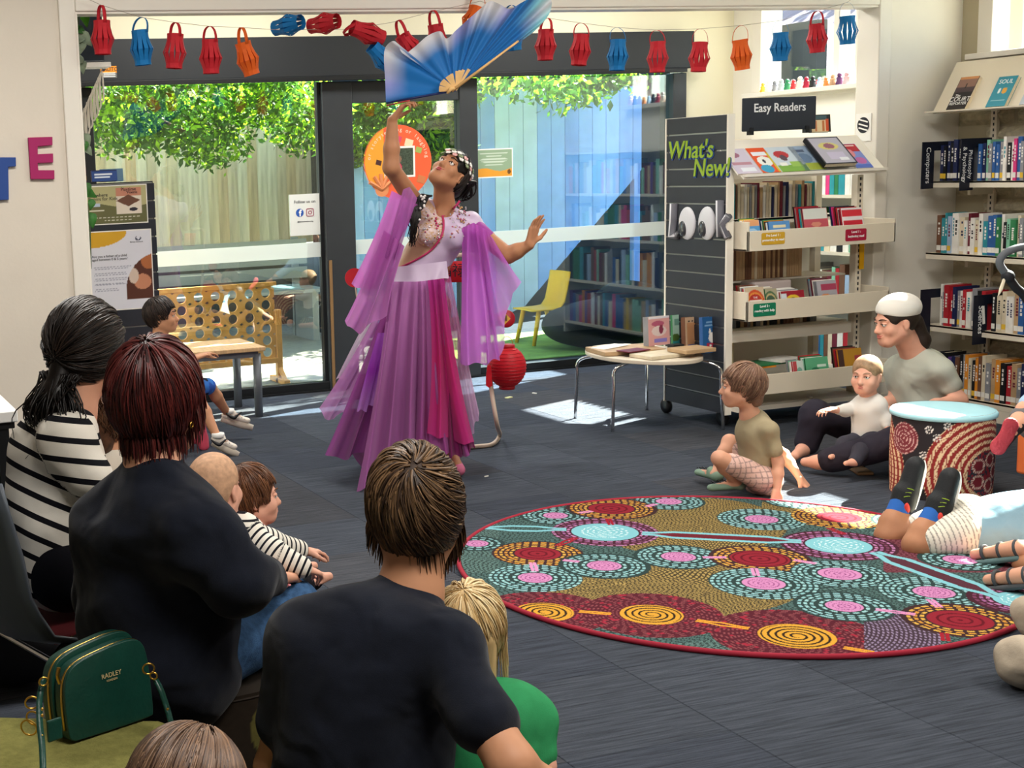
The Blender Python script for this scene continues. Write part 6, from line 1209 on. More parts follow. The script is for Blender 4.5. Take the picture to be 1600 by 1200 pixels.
# ---- children on laps at left
def hairbald(T, q, R, sc, h, m2): return hair_cap(T, q, R, sc, mat(m2, h, .7, var=.2, vs=80), grow=.985, h=.004)
J = dict(head=PD(336, 764, 3.06), f=(.72, .68, -.05), neck=PD(350, 822, 3.07), chest=PD(372, 850, 3.08), pelvis=PD(375, 925, 3.1), tf=(.7, .7, 0), shL=PD(372, 830, 3.16), shR=PD(380, 838, 3.03), elR=PD(424, 866, 3.0), wrR=PD(474, 888, 2.99), hdR=((.75, .4, -.35), (0, .2, -1), dict(curl=.35)), elL=PD(420, 850, 3.2), wrL=PD(470, 860, 3.25), hdL=((.8, .3, -.2), (0, 0, -1), {}), hand=1.05, hs=1.32, st=(PD(372, 860, 3.08), UP))
pe = J['pelvis']; fw = nrm((.8, .6, 0)); rt2 = V3(fw[1], -fw[0], 0)
for S_, k in (('L', -1), ('R', 1)): J['hip'+S_] = pe+rt2*.04*k; J['kn'+S_] = pe+rt2*.06*k+fw*.11; J['an'+S_] = pe+rt2*.05*k+fw*.19+V3(0, 0, -.03); J['to'+S_] = J['an'+S_]+fw*.05
T, q, R = figure('fuzzy headed baby in a fine striped top reaching out one arm', pe, J, skin['pink'], knitf, blk, None, sc=.52, child=True, tw=.075, td=.9, sl=1.92, leg=1.9, h=.004, toph=.003, wr=.002, colf=stripes, face=dict(brow='b08a6a', lip='c8786e'), armr=1.35)
hairbald(T, q, R, .52*1.32, 'c49a7a', 'hair_fuzz'); s = SDF(.004, .012)
for a in np.linspace(0, 2*PI, 14, endpoint=False): s.cap(J['neck']+V3(.042*math.cos(a), .042*math.sin(a), -.012), J['neck']+V3(.046*math.cos(a+.45), .046*math.sin(a+.45), -.012), .013)
s.build('hood_collar', mat('fleece_cream', 'd9d3c6', .9), T, .002, 60)
J = dict(head=PD(393, 776, 3.3), f=(.97, -.05, 0), neck=PD(388, 822, 3.3), chest=PD(385, 850, 3.3), pelvis=PD(380, 905, 3.3), tf=(1, .2, 0), shL=PD(392, 838, 3.36), shR=PD(385, 842, 3.26), elL=PD(420, 870, 3.36), wrL=PD(440, 880, 3.4), elR=PD(415, 872, 3.27), wrR=PD(440, 885, 3.28), hs=1.3, hand=1)
pe = J['pelvis']; fw = V3(1, .2, 0)
for S_, k in (('L', 1), ('R', -1)): J['hip'+S_] = pe+V3(0, .04*k, 0); J['kn'+S_] = pe+V3(0, .05*k, 0)+fw*.1; J['an'+S_] = pe+V3(0, .05*k, -.02)+fw*.18; J['to'+S_] = J['an'+S_]+fw*.04
T, q, R = figure('brown haired baby in profile behind the fuzzy headed baby', pe, J, skin['pink'], mat('baby_rose', 'b87a78', .85), blk, None, sc=.5, child=True, tw=.07, td=.9, sl=1.9, leg=1.9, h=.004, wr=.002, face=dict(brow='6d4a34', lip='c8786e'), armr=1.3)
hsc = .65; hair_cap(T, q, R, hsc, mat('hair_chestnut', '5f3a24', .5, var=.35, vs=50), [((0, -.06, -.02), (0, -.07, -.07), .055, .04)], grow=1.02, h=.004); strands(T, q, R, hsc, hairm, 900, (0, -.3, .95), ('4a2c1c', '8a5a3a'), .0022, 7, (.5, 1.2), low=-.08, vol=1.03, seed=9, lift=.02)
J = dict(head=PD(172, 655, 3.62), f=(.75, .65, 0), neck=PD(172, 715, 3.62), chest=PD(172, 755, 3.62), pelvis=PD(172, 850, 3.62), tf=(.75, .65, 0), shL=PD(135, 735, 3.66), shR=PD(205, 738, 3.58), elL=PD(130, 800, 3.68), elR=PD(212, 800, 3.58), wrR=PD(235, 840, 3.66), wrL=PD(150, 850, 3.72), hs=1.15)
pe = J['pelvis']; fw = nrm((.9, .4, 0)); rt2 = V3(fw[1], -fw[0], 0)
for S_, k in (('L', -1), ('R', 1)): J['hip'+S_] = pe+rt2*.05*k; J['kn'+S_] = pe+rt2*.06*k+fw*.2; J['an'+S_] = J['kn'+S_]+fw*.05+V3(0, 0, -.18); J['to'+S_] = J['an'+S_]+fw*.08
T, q, R = figure('small child with brown curls between the two seated women', pe, J, skin['tan'], mat('child_cream', 'd8cfc0', .85), blk, shoew, sc=.62, child=True, tw=.1, td=.85, sl=.5, leg=1.8, h=.006, face=dict(brow='4a3020'))
hsc = .62*1.15; hair_cap(T, q, R, hsc, mat('hair_curl', '4a3020', .5, var=.4, vs=50), [((0, -.06, -.02), (0, -.07, -.08), .06, .05)], grow=1.05); strands(T, q, R, hsc, hairm, 700, (0, -.3, .95), ('3a2418', '7a5438'), .003, 8, (.4, 1.1), low=-.12, vol=1.06, seed=10, wav=.3, lift=.06)
# ---- brown haired child at the bottom edge
J = dict(head=PD(296, 1262, 1.78), f=(.72, .69, -.1), neck=PD(296, 1390, 1.78), chest=PD(292, 1470, 1.78), pelvis=PD(285, 1700, 1.8), tf=(.7, .7, 0), shL=PD(215, 1430, 1.84), shR=PD(375, 1440, 1.72), elL=PD(205, 1590, 1.86), elR=PD(395, 1600, 1.72), wrR=PD(400, 1700, 1.8), wrL=PD(230, 1700, 1.95), hs=1.12)
pe = J['pelvis']; fw = nrm((.7, .7, 0)); rt2 = V3(fw[1], -fw[0], 0)
for S_, k in (('L', -1), ('R', 1)): J['hip'+S_] = pe+rt2*.06*k; J['kn'+S_] = V3(*(pe+rt2*.06*k+fw*.02)[:2], pe[2]*.55); J['an'+S_] = V3(*(pe+rt2*.06*k)[:2], .06); J['to'+S_] = V3(*(pe+rt2*.06*k+fw*.1)[:2], .035)
T, q, R = figure('child with smooth brown hair at the bottom edge before the olive ottoman', V3(*pe[:2], 0), J, skin['fair'], mat('child_blue', '3a4f7a', .85), blk, shoed, sc=.78, child=True, tw=.12, td=.75, sl=.55, leg=1.9, h=.006, face=dict(brow='4a3526'))
hsc = .78*1.12; hair_cap(T, q, R, hsc, mat('hair_smooth', '4a3426', .42, var=.3, vs=50), [((-.03, -.06, -.02), (-.03, -.07, -.12), .05, .04), ((.03, -.06, -.02), (.03, -.06, -.12), .05, .04)], grow=1.03, h=.004)
strands(T, q, R, hsc, hairm, 3800, (.05, .6, .85), ('3f2a1e', '8a6a50'), .0021, 10, (.9, 1.7), low=-.13, vol=1.04, seed=11, wav=.015, lift=.01, rootmax=1.9, face=(.07, .06))
# ---- child on the small pink chair by the bench
pk = thing('pink_chair', 'pink plastic child chair by the bench under a seated child', 'chair', PF(300, 712)); pm_ = mat('plastic_pink', 'd9546a', .35); c = PF(292, 705); c = V3(c[0]-.03, c[1]+.1, 0)
s = SDF(.008, .03); s.cap(c+V3(-.1, 0, .26), c+V3(.1, 0, .26), .05, flat=(Z_, .5)); s.cap(c+V3(-.1, -.1, .24), c+V3(.12, -.1, .06), .05, .03, flat=(Y_, .4)); s.cap(c+V3(-.13, 0, .28), c+V3(-.16, 0, .5), .09, .08, flat=(X_, .25)); s.cap(c+V3(.1, .1, .24), c+V3(.13, .1, .02), .03); s.cap(c+V3(.1, -.1, .24), c+V3(.13, -.1, .02), .03); s.cap(c+V3(-.1, .1, .24), c+V3(-.13, .1, .02), .03); s.cap(c+V3(-.1, -.1, .24), c+V3(-.13, -.1, .02), .03); s.build('chair_shell', pm_, pk)
cm = np.array([lin('e6e6e4'), lin('2a55b0'), lin('14182a'), lin('3a7ad0')])
def shortcol(V, s): k = (np.floor(V[:, 0]/.03)*7+np.floor(V[:, 1]/.03)*3+np.floor(V[:, 2]/.035)*5).astype(int) % 5; return cm[np.array([0, 1, 2, 1, 3])[k]]
d = 7.15
J = dict(head=PY(252, 494, d), f=(.85, -.35, -.05), u=(-.05, 0, 1), neck=PY(250, 528, d), chest=PY(250, 552, d), pelvis=PY(258, 598, d), tf=(.9, -.3, 0), shL=PY(262, 540, d+.12), shR=PY(240, 543, d-.1), elR=PY(262, 575, d-.12), wrR=PY(305, 560, d-.02), hdR=((.8, .2, .2), (0, 0, -1), {}), elL=PY(285, 570, d+.14), wrL=PY(312, 556, d+.1), hdL=((.8, .2, .1), (0, 0, -1), {}), hipR=PY(268, 604, d-.06), knR=PY(310, 622, d-.05), anR=PD(341, 686, 7.42), toR=PD(365, 698, 7.42), hipL=PY(275, 600, d+.07), knL=PY(326, 606, d+.15), anL=PD(357, 648, 7.85), toL=PD(386, 657, 7.85), hs=1.25, hand=1.1)
J['knL'] = PD(328, 604, 7.7)
T, q, R = figure('child in blue patterned shorts and white sneakers seated by the bench', V3(*J['pelvis'][:2], 0), J, skin['tan'], mat('tee_white', 'd9d6cf', .85), (mat('shorts_print', attr='col', rough=.85), shortcol), shoew, sc=.68, child=True, tw=.115, td=.75, sl=.5, leg=.92, h=.006, face=dict(brow='1c1412'))
hair_cap(T, q, R, .85, hd_, grow=1.03); strands(T, q, R, .85, hairm, 700, (0, -.4, .9), ('1c1412', '3f2e24'), .0026, 7, (.4, 1.1), low=-.07, vol=1.04, seed=12)
sw = mat('swoosh_black', '16161a', .5); dv = -VIEW
for (u, v, dd_) in ((345, 694, 7.38), (368, 652, 7.81)):
    P = bez([PD(u-15, v-7, dd_), PD(u-9, v-2, dd_-.012), PD(u-2, v+1, dd_-.016), PD(u+3, v-3, dd_-.014), PD(u+9, v-8, dd_-.008)], 5); w = np.linspace(0, 1, len(P)); MB().tube(P, .0035+.009*np.sin(PI*w)**1.5*(1-.6*w), 6).build('curved_mark', sw, T, True)
for k, S_ in enumerate('RL'):
    a, t_ = J['an'+S_], J['to'+S_]; mb = MB()
    for i in range(4): p = a+(t_-a)*(.35+.16*i)+V3(0, 0, .021-.004*i); mb.tube([p-V3(0, .022, .004), p+V3(0, 0, .006), p+V3(0, .022, -.004)], .003, 5)
    mb.build('shoe_lace', white, T, True)
    MB().tube([a+(t_-a)*x-V3(0, 0, .034) for x in (-.4, .2, .7, 1.3)], [.02, .024, .024, .018], 8).build('shoe_sole', mat('sole_cream', 'cfc4b4', .6), T, True); MB().lathe([(.034, -.012), (.036, 0), (.034, .014)], a+V3(0, 0, .02), 16).build('sock', white, T, True)
# ---- child in beige tee sitting cross-legged
d = 5.03
J = dict(head=PY(1160, 604, d), f=(-.75, .62, -.02), neck=PY(1172, 650, d), chest=PY(1180, 678, d), pelvis=PY(1192, 745, d), tf=(-.8, .5, 0), shL=PY(1168, 668, d+.1), shR=PY(1200, 672, d-.1), elR=PD(1216, 722, 6.02), wrR=PD(1214, 768, 6.0), hdR=((-.35, -.35, -.75), (0, 1, -.3), dict(curl=.1)), elL=PY(1225, 710, d+.14), wrL=PF(1247, 743, .045), hdL=((.3, -.4, -.6), (0, 0, -1), {}), hipL=PY(1180, 742, d+.08), knL=PY(1140, 690, d+.2), anL=PF(1118, 742, .06), toL=PF(1092, 738, .045), hipR=PY(1190, 748, d-.08), knR=PY(1124, 716, d-.05), anR=PF(1152, 756, .05), toR=PF(1112, 762, .042), hs=1.28, hand=1.15)
ckA, ckB = np.array(lin('d9b3a6')), np.array(lin('9a7f7a'))
def check(V, s): m = (np.modf(np.abs(V[:, 0]/.024))[0] < .16) | (np.modf(np.abs(V[:, 2]/.024))[0] < .16); return np.where(m[:, None], ckB, ckA)
croc = mat('clog_green', '7f9a84', .55)
T, q, R = figure('child in a beige tee and green clogs sitting cross-legged by the rug', V3(*J['pelvis'][:2], 0), J, skin['fair'], mat('tee_beige', '9f9275', .88, fold=.45, bump=.12, bs=300, spec=.1), (mat('shorts_check', attr='col', rough=.85), check), croc, sc=.68, child=True, tw=.115, td=.72, sl=.6, leg=.72, h=.005, wr=.004, face=dict(brow='8a6a50', lip='c8786e'))
hair_cap(T, q, R, .87, mat('hair_sandy', '7a5a48', .5, var=.3, vs=50), [((0, -.06, -.02), (0, -.065, -.07), .05, .035)], grow=1.03); strands(T, q, R, .87, hairm, 1000, (0, -.4, .9), ('6a4a3a', 'a8856a'), .0025, 7, (.4, 1.1), low=-.085, vol=1.04, seed=13)
for S_ in 'LR':
    a, t_ = J['an'+S_], J['to'+S_]; mb = MB()
    for i in range(3):
        for j in (-1, 0, 1): mb.ell(t_+(a-t_)*(.05+.22*i)+V3(0, 0, .024)+nrm(np.cross(t_-a, Z_))*.013*j, .0035, nu=6, nv=4)
    mb.build('vent_hole', black, T, True)
# ---- woman with pale cap sitting with a baby, right rear
d = 5.35
J = dict(head=PY(1400, 502, d), f=(-.93, .2, -.2), u=(-.15, 0, 1), neck=PY(1428, 552, d), chest=PY(1440, 590, d), pelvis=PY(1452, 700, d), tf=(-.9, -.1, 0), shL=PY(1405, 575, d+.14), shR=PY(1468, 580, d-.14), elR=PY(1499, 626, d-.2), wrR=PY(1408, 648, d-.3), hdR=((-.9, 0, .1), (-.2, .9, 0), dict(curl=.4)), elL=PY(1400, 625, d+.12), wrL=PY(1345, 645, d-.02), hdL=((-.8, -.4, 0), (0, -.5, .5), dict(curl=.4)), hipL=PY(1435, 705, d+.1), knL=PY(1275, 648, d+.1), anL=PY(1258, 700, d+.12), toL=PF(1242, 712, .05), hipR=PY(1440, 710, d-.1), knR=PY(1400, 692, d-.42), anR=PF(1282, 722, .06), toR=PF(1258, 722, .05))
T, q, R = figure('woman in a pale cap and grey green tee sitting on the floor with a baby', V3(*J['pelvis'][:2], 0), J, skin['pink'], mat('tee_sage', 'b3b5a8', .88, fold=.45, bump=.1, bs=300, spec=.1), mat('trouser_plum', '24202c', .85, fold=.45), None, tw=.155, td=.75, sl=.46, leg=1.85, h=.0065, face=dict(brow='3a2a20', lip='b5635c', smile=.003))
hair_cap(T, q, R, 1, mat('hair_darkbrown', '2c211b', .5, var=.3, vs=50), [((0, -.1, -.02), (0, -.12, -.12), .035, .04), ((0, -.12, -.12), (.01, -.11, -.22), .04, .02)], grow=1.02)
s = SDF(.005, .02); s.ell(q(0, -.02, .06), V3(.088, .108, .078), R); s.ell(q(0, .06, -.05), V3(.1, .12, .1), R, sub=True, k=.02); s.ell(q(0, -.05, -.06), V3(.12, .15, .07), R, sub=True, k=.01); s.build('cap', mat('cap_white', 'ded9d0', .85), T)
sand = thing('sandal', 'dark strappy sandal on the floor before the seated woman', 'sandal', PF(1335, 738)); a, b = PF(1318, 722), PF(1350, 742)
dirs = nrm(b-a); sd = np.cross(dirs, Z_); MB().obox((a+b)/2+V3(0, 0, .01), (np.linalg.norm(b-a)+.05, .075, .016), dirs, sd).build('sole', mat('sandal_tan', '6a5238', .8), sand, bevel=.007)
for t in (.25, .45, .62): p = a+(b-a)*t; MB().tube(bez([p-sd*.038+V3(0, 0, .01), p-sd*.02+V3(0, 0, .045), p+sd*.02+V3(0, 0, .045), p+sd*.038+V3(0, 0, .01)], 4), .006, 6).build('strap', black, sand, True)
# baby in white on her lap
d = 5.12
J = dict(head=PY(1354, 587, d), f=(-.85, -.45, 0), neck=PY(1357, 620, d), chest=PY(1358, 640, d), pelvis=PY(1360, 682, d), tf=(-.8, -.5, 0), shL=PY(1345, 632, d+.05), shR=PY(1372, 635, d-.05), elL=PY(1322, 642, d+.04), wrL=PY(1298, 640, d+.02), hdL=((-.9, -.2, 0), (0, 0, -1), {}), elR=PY(1385, 655, d-.08), wrR=PY(1388, 675, d-.12), hdR=((-.5, 0, -.5), (0, 0, -1), {}), hipL=PY(1352, 685, d+.04), knL=PY(1320, 695, d), anL=PY(1310, 712, d-.02), toL=PY(1298, 714, d-.03), hipR=PY(1368, 688, d-.05), knR=PY(1345, 705, d-.12), anR=PY(1335, 722, d-.14), toR=PY(1322, 724, d-.15), hs=1.45, hand=1)
T, q, R = figure('baby in a white top held on the lap of the capped woman', J['pelvis'], J, skin['pink'], mat('tee_white', 'd9d6cf', .85), mat('baby_trouser', '33323c', .85), None, sc=.54, child=True, tw=.085, td=.85, sl=1.5, leg=1.8, h=.005, face=dict(brow='9a7a60', lip='c8786e'))
hair_cap(T, q, R, .783, mat('hair_light', '9a7a5c', .5, var=.3, vs=50), grow=1.0)
# ---- boy lying on his front at the rug edge
J = dict(neck=PD(1668, 800, 5.05), chest=PD(1640, 808, 5.05), pelvis=PD(1512, 828, 5.18), tf=(.2, .3, -1), shL=PD(1650, 785, 5.2), shR=PD(1640, 845, 4.95), elR=PD(1600, 880, 4.85), wrR=PD(1650, 892, 4.8), elL=PD(1690, 815, 5.3), wrL=PD(1730, 820, 5.2), head=PD(1715, 775, 5.0), f=(.85, -.5, .1), u=(.2, 0, 1), hipL=PD(1500, 812, 5.28), knL=PD(1388, 838, 5.33), anL=PD(1409, 782, 5.36), toL=PD(1428, 732, 5.36), hipR=PD(1495, 838, 5.12), knR=PD(1432, 852, 5.13), anR=PD(1462, 798, 5.16), toR=PD(1482, 750, 5.16), hs=.95, fuL=nrm(RIGHT*-1+UP*-.3), fuR=nrm(RIGHT*-1+UP*-.3))
sA, sB = np.array(lin('e9e2d2')), np.array(lin('8f8a80'))
def sstr(V, s): m = np.modf(np.abs((V@nrm(J['knR']-J['hipR']))/.017+20))[0] < .22; return np.where(m[:, None], sB, sA)
T, q, R = figure('boy lying on his front in striped shorts with feet raised', V3(*J['pelvis'][:2], 0), J, skin['olive'], mat('tee_skyblue', '7f9fae', .88, fold=.45, bump=.1, bs=300, spec=.1), (mat('shorts_stripe', attr='col', rough=.88), sstr), None, sc=.98, child=True, tw=.14, td=.7, sl=.5, leg=.55, h=.005, wr=.005, face=dict(brow='2a1c14'))
hair_cap(T, q, R, .89, hm, grow=1.03)
sock = mat('sock_blue', '2a62b0', .85, bump=.1, bs=300)
for S_ in 'LR':
    a, t_, k_ = J['an'+S_], J['to'+S_], J['kn'+S_]; up = nrm(t_-a); so = nrm(RIGHT-up*(RIGHT@up))
    s = SDF(.004, .01); s.cap(a+(k_-a)*.45, a+up*.01, .042, .038); s.build('sock', sock, T); MB().tube([a+(k_-a)*.46+.042*(math.cos(b)*nrm(np.cross(up, VIEW))+math.sin(b)*VIEW) for b in np.linspace(0, 2*PI, 18, endpoint=False)], .006, 6, closed=True).build('sock_cuff', white, T, True)
    MB().ell(a+(k_-a)*.18-VIEW*.037+RIGHT*.012, (.015, .008, .022), nu=10, nv=8).build('sock_motif', mat('motif_red', 'd9433a', .7), T, True)
    s = SDF(.004, .015); s.cap(a-up*.005+so*.014, t_+up*.008, .05, .042, flat=(so, .8)); s.cap(a, a+up*.03, .042, .044); o = s.build('shoe', mat('shoe_black', '1a1c1e', .6, bump=.15, bs=200), T)
    MB().tube(bez([a+so*.052-up*.015, a+so*.05+up*.04, t_+so*.04, t_+so*.02+up*.04], 5), .011, 8).build('shoe_sole', white, T, True)
    for i in range(3): MB().tube(bez([a-VIEW*.042+so*.02+up*(.015+.016*i), a-VIEW*.047+up*(.022+.014*i), a-VIEW*.04-so*.018+up*(.012+.018*i)], 4), .0022, 5).build('lime_line', mat('lime_print'), T, True)
# ---- partly seen people at the right edge
J = dict(head=PD(1690, 470, 5.75), f=(-.9, .3, -.2), neck=PD(1690, 545, 5.75), chest=PD(1690, 590, 5.75), pelvis=PD(1690, 720, 5.75), tf=(-.9, .3, 0), shL=PD(1660, 575, 5.9), shR=PD(1650, 590, 5.6), elR=PD(1600, 640, 5.55), wrR=PD(1640, 690, 5.5), elL=PD(1640, 650, 6.0), wrL=PD(1650, 700, 6.0), hipR=PD(1680, 715, 5.65), knR=PD(1600, 655, 5.55), anR=PD(1585, 668, 5.5), toR=PD(1562, 700, 5.45), hipL=PD(1690, 720, 5.85), knL=PD(1640, 690, 5.95), anL=PD(1650, 760, 5.9), toL=PD(1630, 765, 5.85), hs=1.1)
T, q, R = figure('child in pale blue at the right edge showing a red shoe sole', V3(*J['pelvis'][:2], 0), J, skin['fair'], mat('tee_paleblue', 'a9c6e0', .85), mat('shorts_grey', '6d6a6a', .85), shoed, sc=.8, child=True, tw=.13, td=.75, sl=.8, leg=1.0, h=.007, face=F_)
hair_cap(T, q, R, .88, hm, grow=1.02)
s = SDF(.004, .012); s.cap(PD(1579, 665, 5.4), PD(1572, 682, 5.4), .033, .028, flat=(VIEW, .35)); s.cap(PD(1572, 682, 5.4), PD(1560, 698, 5.4), .028, .034, flat=(VIEW, .35)); s.build('shoe_sole', mat('sole_red', 'a8343e', .6, bump=.8, bs=90), T)
J = dict(head=PD(1760, 700, 4.75), f=(-.9, .4, -.1), neck=PD(1775, 770, 4.75), chest=PD(1785, 800, 4.75), pelvis=PD(1790, 890, 4.75), tf=(-.9, .4, 0), shL=PD(1770, 800, 4.9), shR=PD(1800, 805, 4.6), elR=PD(1790, 870, 4.55), wrR=PD(1750, 890, 4.6), elL=PD(1740, 850, 4.95), wrL=PD(1710, 880, 4.95), hipL=PD(1780, 885, 4.85), knL=PD(1690, 850, 4.9), anL=PF(1588, 858, .08), toL=PF(1524, 866, .03), hipR=PD(1785, 900, 4.65), knR=PD(1700, 885, 4.72), anR=PF(1604, 900, .075), toR=PF(1545, 906, .03), hs=1.0)
T, q, R = figure('child in strapped sandals reaching in from the right edge', V3(*J['pelvis'][:2], 0), J, skin['fair'], mat('tee_paleblue'), mat('shorts_grey'), None, sc=.88, child=True, tw=.13, td=.75, sl=.5, leg=.8, h=.006, face=F_)
hair_cap(T, q, R, .88, hm, grow=1.02)
sdm = mat('sandal_teal', '5f7a7a', .7); sdk = mat('sandal_grey', '4a4d50', .7)
for S_, m in (('L', sdm), ('R', sdk)):
    a, t_ = J['an'+S_], J['to'+S_]; e = nrm(t_-a); dn = V3(0, 0, -1); sd2 = nrm(np.cross(e, dn)); dn = np.cross(sd2, e)*np.sign(np.dot(np.cross(sd2, e), dn))
    MB().obox((a+t_)/2+dn*.03+e*.02, (np.linalg.norm(t_-a)+.07, .07, .02), e, sd2).build('sandal_sole', m, T, bevel=.008)
    for t in (-.05, .35, .75): p = a+(t_-a)*t; MB().tube([p+(.03-.004*max(t, 0))*(math.cos(b)*sd2+math.sin(b)*dn) for b in np.linspace(0, 2*PI, 16, endpoint=False)], .006, 6, closed=True).build('sandal_strap', sdk, T, True)
c0 = PF(1588, 1040, .075)
J = dict(head=c0+V3(.62, -.12, .62), f=(-.8, .6, 0), neck=c0+V3(.62, -.12, .46), chest=c0+V3(.62, -.12, .36), pelvis=c0+V3(.6, -.12, .05), tf=(-.8, .6, 0), shL=c0+V3(.7, .02, .4), shR=c0+V3(.54, -.26, .4), elL=c0+V3(.62, .08, .2), wrL=c0+V3(.45, .05, .08), elR=c0+V3(.4, -.25, .2), wrR=c0+V3(.28, -.15, .1), hipL=c0+V3(.58, -.0, .03), knL=c0+V3(.36, .24, .02), anL=c0+V3(.42, -.1, 0), toL=c0+V3(.36, -.2, -.02), hipR=c0+V3(.5, -.14, .03), knR=c0+V3(.03, .0, .0), anR=c0+V3(.36, .06, -.0), toR=c0+V3(.42, .12, -.02))
T, q, R = figure('person in beige trousers with one knee at the right edge near the rug', V3(*J['pelvis'][:2], 0), J, skin['fair'], mat('tee_grey', '8a8a8a', .85), mat('trouser_beige', 'b8aa96', .88, fold=.45, bump=.2, bs=60, spec=.1), shoed, sc=1.05, tw=.14, td=.75, sl=.5, leg=1.9, h=.007, wr=.014, face=F_)
hair_cap(T, q, R, 1.05, hm, grow=1.02)
# pram at the right edge
pr = thing('pram', 'dark grey pram handle with a bent grip at the right edge', 'pram', PD(1640, 700, 6.0)); gr = mat('foam_grey', '5a5d62', .8); bkm = mat('pram_black', '1a1b20', .6)
MB().tube(bez([PD(1680, 372, 5.95), PD(1620, 383, 5.95), PD(1588, 388, 5.95), PD(1568, 398, 5.95), PD(1562, 412, 5.96), PD(1572, 428, 5.97)], 6), .0165, 10).build('handle_grip', gr, pr, True)
MB().tube(bez([PD(1570, 425, 5.97), PD(1586, 448, 5.99), PD(1612, 482, 6.02), PD(1680, 640, 6.1), PD(1690, 760, 6.1)], 6), .019, 10).build('push_bar', bkm, pr, True); MB().ell(PD(1575, 432, 5.965), .028).build('hinge', bkm, pr, True)
MB().tube([PD(1573, 425, 5.96), PD(1564, 452, 5.96), PD(1560, 462, 5.96)], [.006, .008, .002], 6).build('wrist_strap', mat('strap_cream', 'cfc6ae', .8), pr)
for dx in (0, .45): MB().tube([PD(1680, 600, 6.1)+V3(dx, 0, 0), (PD(1690, 760, 6.1)+V3(dx, .1, 0))*[1, 1, 0]+V3(0, 0, .1)], .014, 8).build('frame_tube', bkm, pr); 
for dx in (0, .45):
    for dy in (-.35, .12): p = PD(1690, 760, 6.1)+V3(dx, dy, 0); MB().lathe([(.02, -.02), (.09, -.02), (.1, 0), (.09, .02), (.02, .02)], (p[0], p[1], .1), 24, (1, 0, 0)).build('wheel', bkm, pr, True)
p = PD(1690, 640, 6.1); MB().obox((p[0]+.2, p[1]-.1, .5), (.4, .5, .1), X_, nrm((0, 1, .3))).build('pram_seat', bkm, pr, bevel=.03)
tag(MB().obox(PD(1603, 700, 5.7), (.05, .05, .22), X_, Y_).build('orange_bag', mat('bag_orange', 'e0703a', .6), bevel=.012), 'orange fabric bag at the right edge beside the pram', 'bag')
# ================================================================== the dancer, her costume and her fan
DD = 6.74
J = dict(head=PD(702, 270, 6.66), f=(-.478, -.574, .665), u=(.736, .153, .66))
T = thing('person', 'dancer in a pink and violet costume leaning back under a raised fan', 'person', (3.0, 6.15, 0)); sk = skin['olive']
s = SDF(.0048, .018); q, R = head_prims(s, J['head'], J['f'], J['u'], .98, PD(693, 322, 6.74), .05)
sL, sR = PD(733, 352, 6.76), PD(652, 322, 6.74); ch, wa, hi = PD(684, 372, 6.76), PD(655, 425, 6.78), PD(652, 480, 6.8)
s.cap(PD(693, 322, 6.74), ch, .055, .08); s.cap(ch, hi, .1, .1, flat=(VIEW, .7)); s.cap(ch, sL, .07, .045); s.cap(ch, sR, .07, .046)
eR, wR = PD(611, 262, 6.52), PD(613, 188, 6.5); s.cap(sR, eR, .046, .038); s.cap(eR, eR+(wR-eR)*.4, .038, .037); s.cap(eR+(wR-eR)*.4, wR, .037, .024)
hand(s, wR, RIGHT*.55+UP*.75-VIEW*.1, -VIEW*.1+RIGHT*.6-UP*.5, 1, .95, .35, .06, .8)
eL, wL = PD(794, 399, 6.62), PD(827, 383, 6.56); s.cap(sL, eL, .046, .038); s.cap(eL, eL+(wL-eL)*.4, .038, .036); s.cap(eL+(wL-eL)*.4, wL, .036, .025)
hand(s, wL, UP*.95+RIGHT*.28, RIGHT*.65-VIEW*.6, 1, .95, .1, .12, .7)
base = V3(2.98, 6.2, 0)
for k in (-1, 1): a = hi+RIGHT*.08*k; b = base+RIGHT*.1*k*[1, 1, 0]+V3(0, -.05*k, .5); c = base+RIGHT*.11*k*[1, 1, 0]+V3(0, -.12*k, .09); s.cap(hi, a, .09, .085); s.cap(a, b, .085, .055); s.cap(b, c, .055, .035); s.cap(c, c+V3(-.03, -.13, -.045), .03, .024)
s.build('body', sk, T); face_parts(T, q, R, .98, brow='1c1210', lip='a8484c', smile=.006)
for k in (-1, 1): c = base+RIGHT*.11*k*[1, 1, 0]+V3(0, -.12*k, .06); t = SDF(.006, .012); t.cap(c, c+V3(-.03, -.14, -.025), .036, .03); t.build('shoe', mat('slipper_pink', 'c86a8a', .6), T)
hair_cap(T, q, R, .98, hd_, [((-.01, -.1, .02), (.0, -.12, .0), .05, .05)], grow=1.02, h=.004); strands(T, q, R, .98, hairm, 700, (0, .35, .93), ('120d0c', '3a2c26'), .0025, 7, (.6, 1.4), low=-.06, vol=1.03, seed=21, face=(.01, .06))
r2 = np.random.default_rng(4); mb = MB()
for i in range(46):
    a = r2.normal()*.022; p = [PD(668+a*150, 306, 6.62), PD(655+r2.normal()*5, 318+r2.normal()*4, 6.58), PD(648+r2.normal()*5, 340, 6.56), PD(645+r2.normal()*3.5, 358+r2.normal()*5, 6.57), PD(643+r2.normal()*3, 375+12*r2.random(), 6.59)]; mb.tube(bez(p, 4), np.linspace(.0055, .001, 17), 5)
mb.build('hair_lock', hd_, T, True)
mb = MB()
for i in range(40):
    p = [q(-.06, -.06, .02), PD(737+r2.normal()*3, 285, 6.72), PD(728+r2.normal()*5, 300+r2.normal()*5, 6.76), PD(716+r2.normal()*5, 312+r2.normal()*4, 6.79)]; mb.tube(bez(p, 4), np.linspace(.007, .002, 13), 5)
mb.build('hair_lock', hd_, T, True)
fc = [mat('petal_'+k, h, .7) for k, h in (('white', 'f0ece6'), ('pink', 'e6b3b0'), ('leaf', '8f9a78'))]
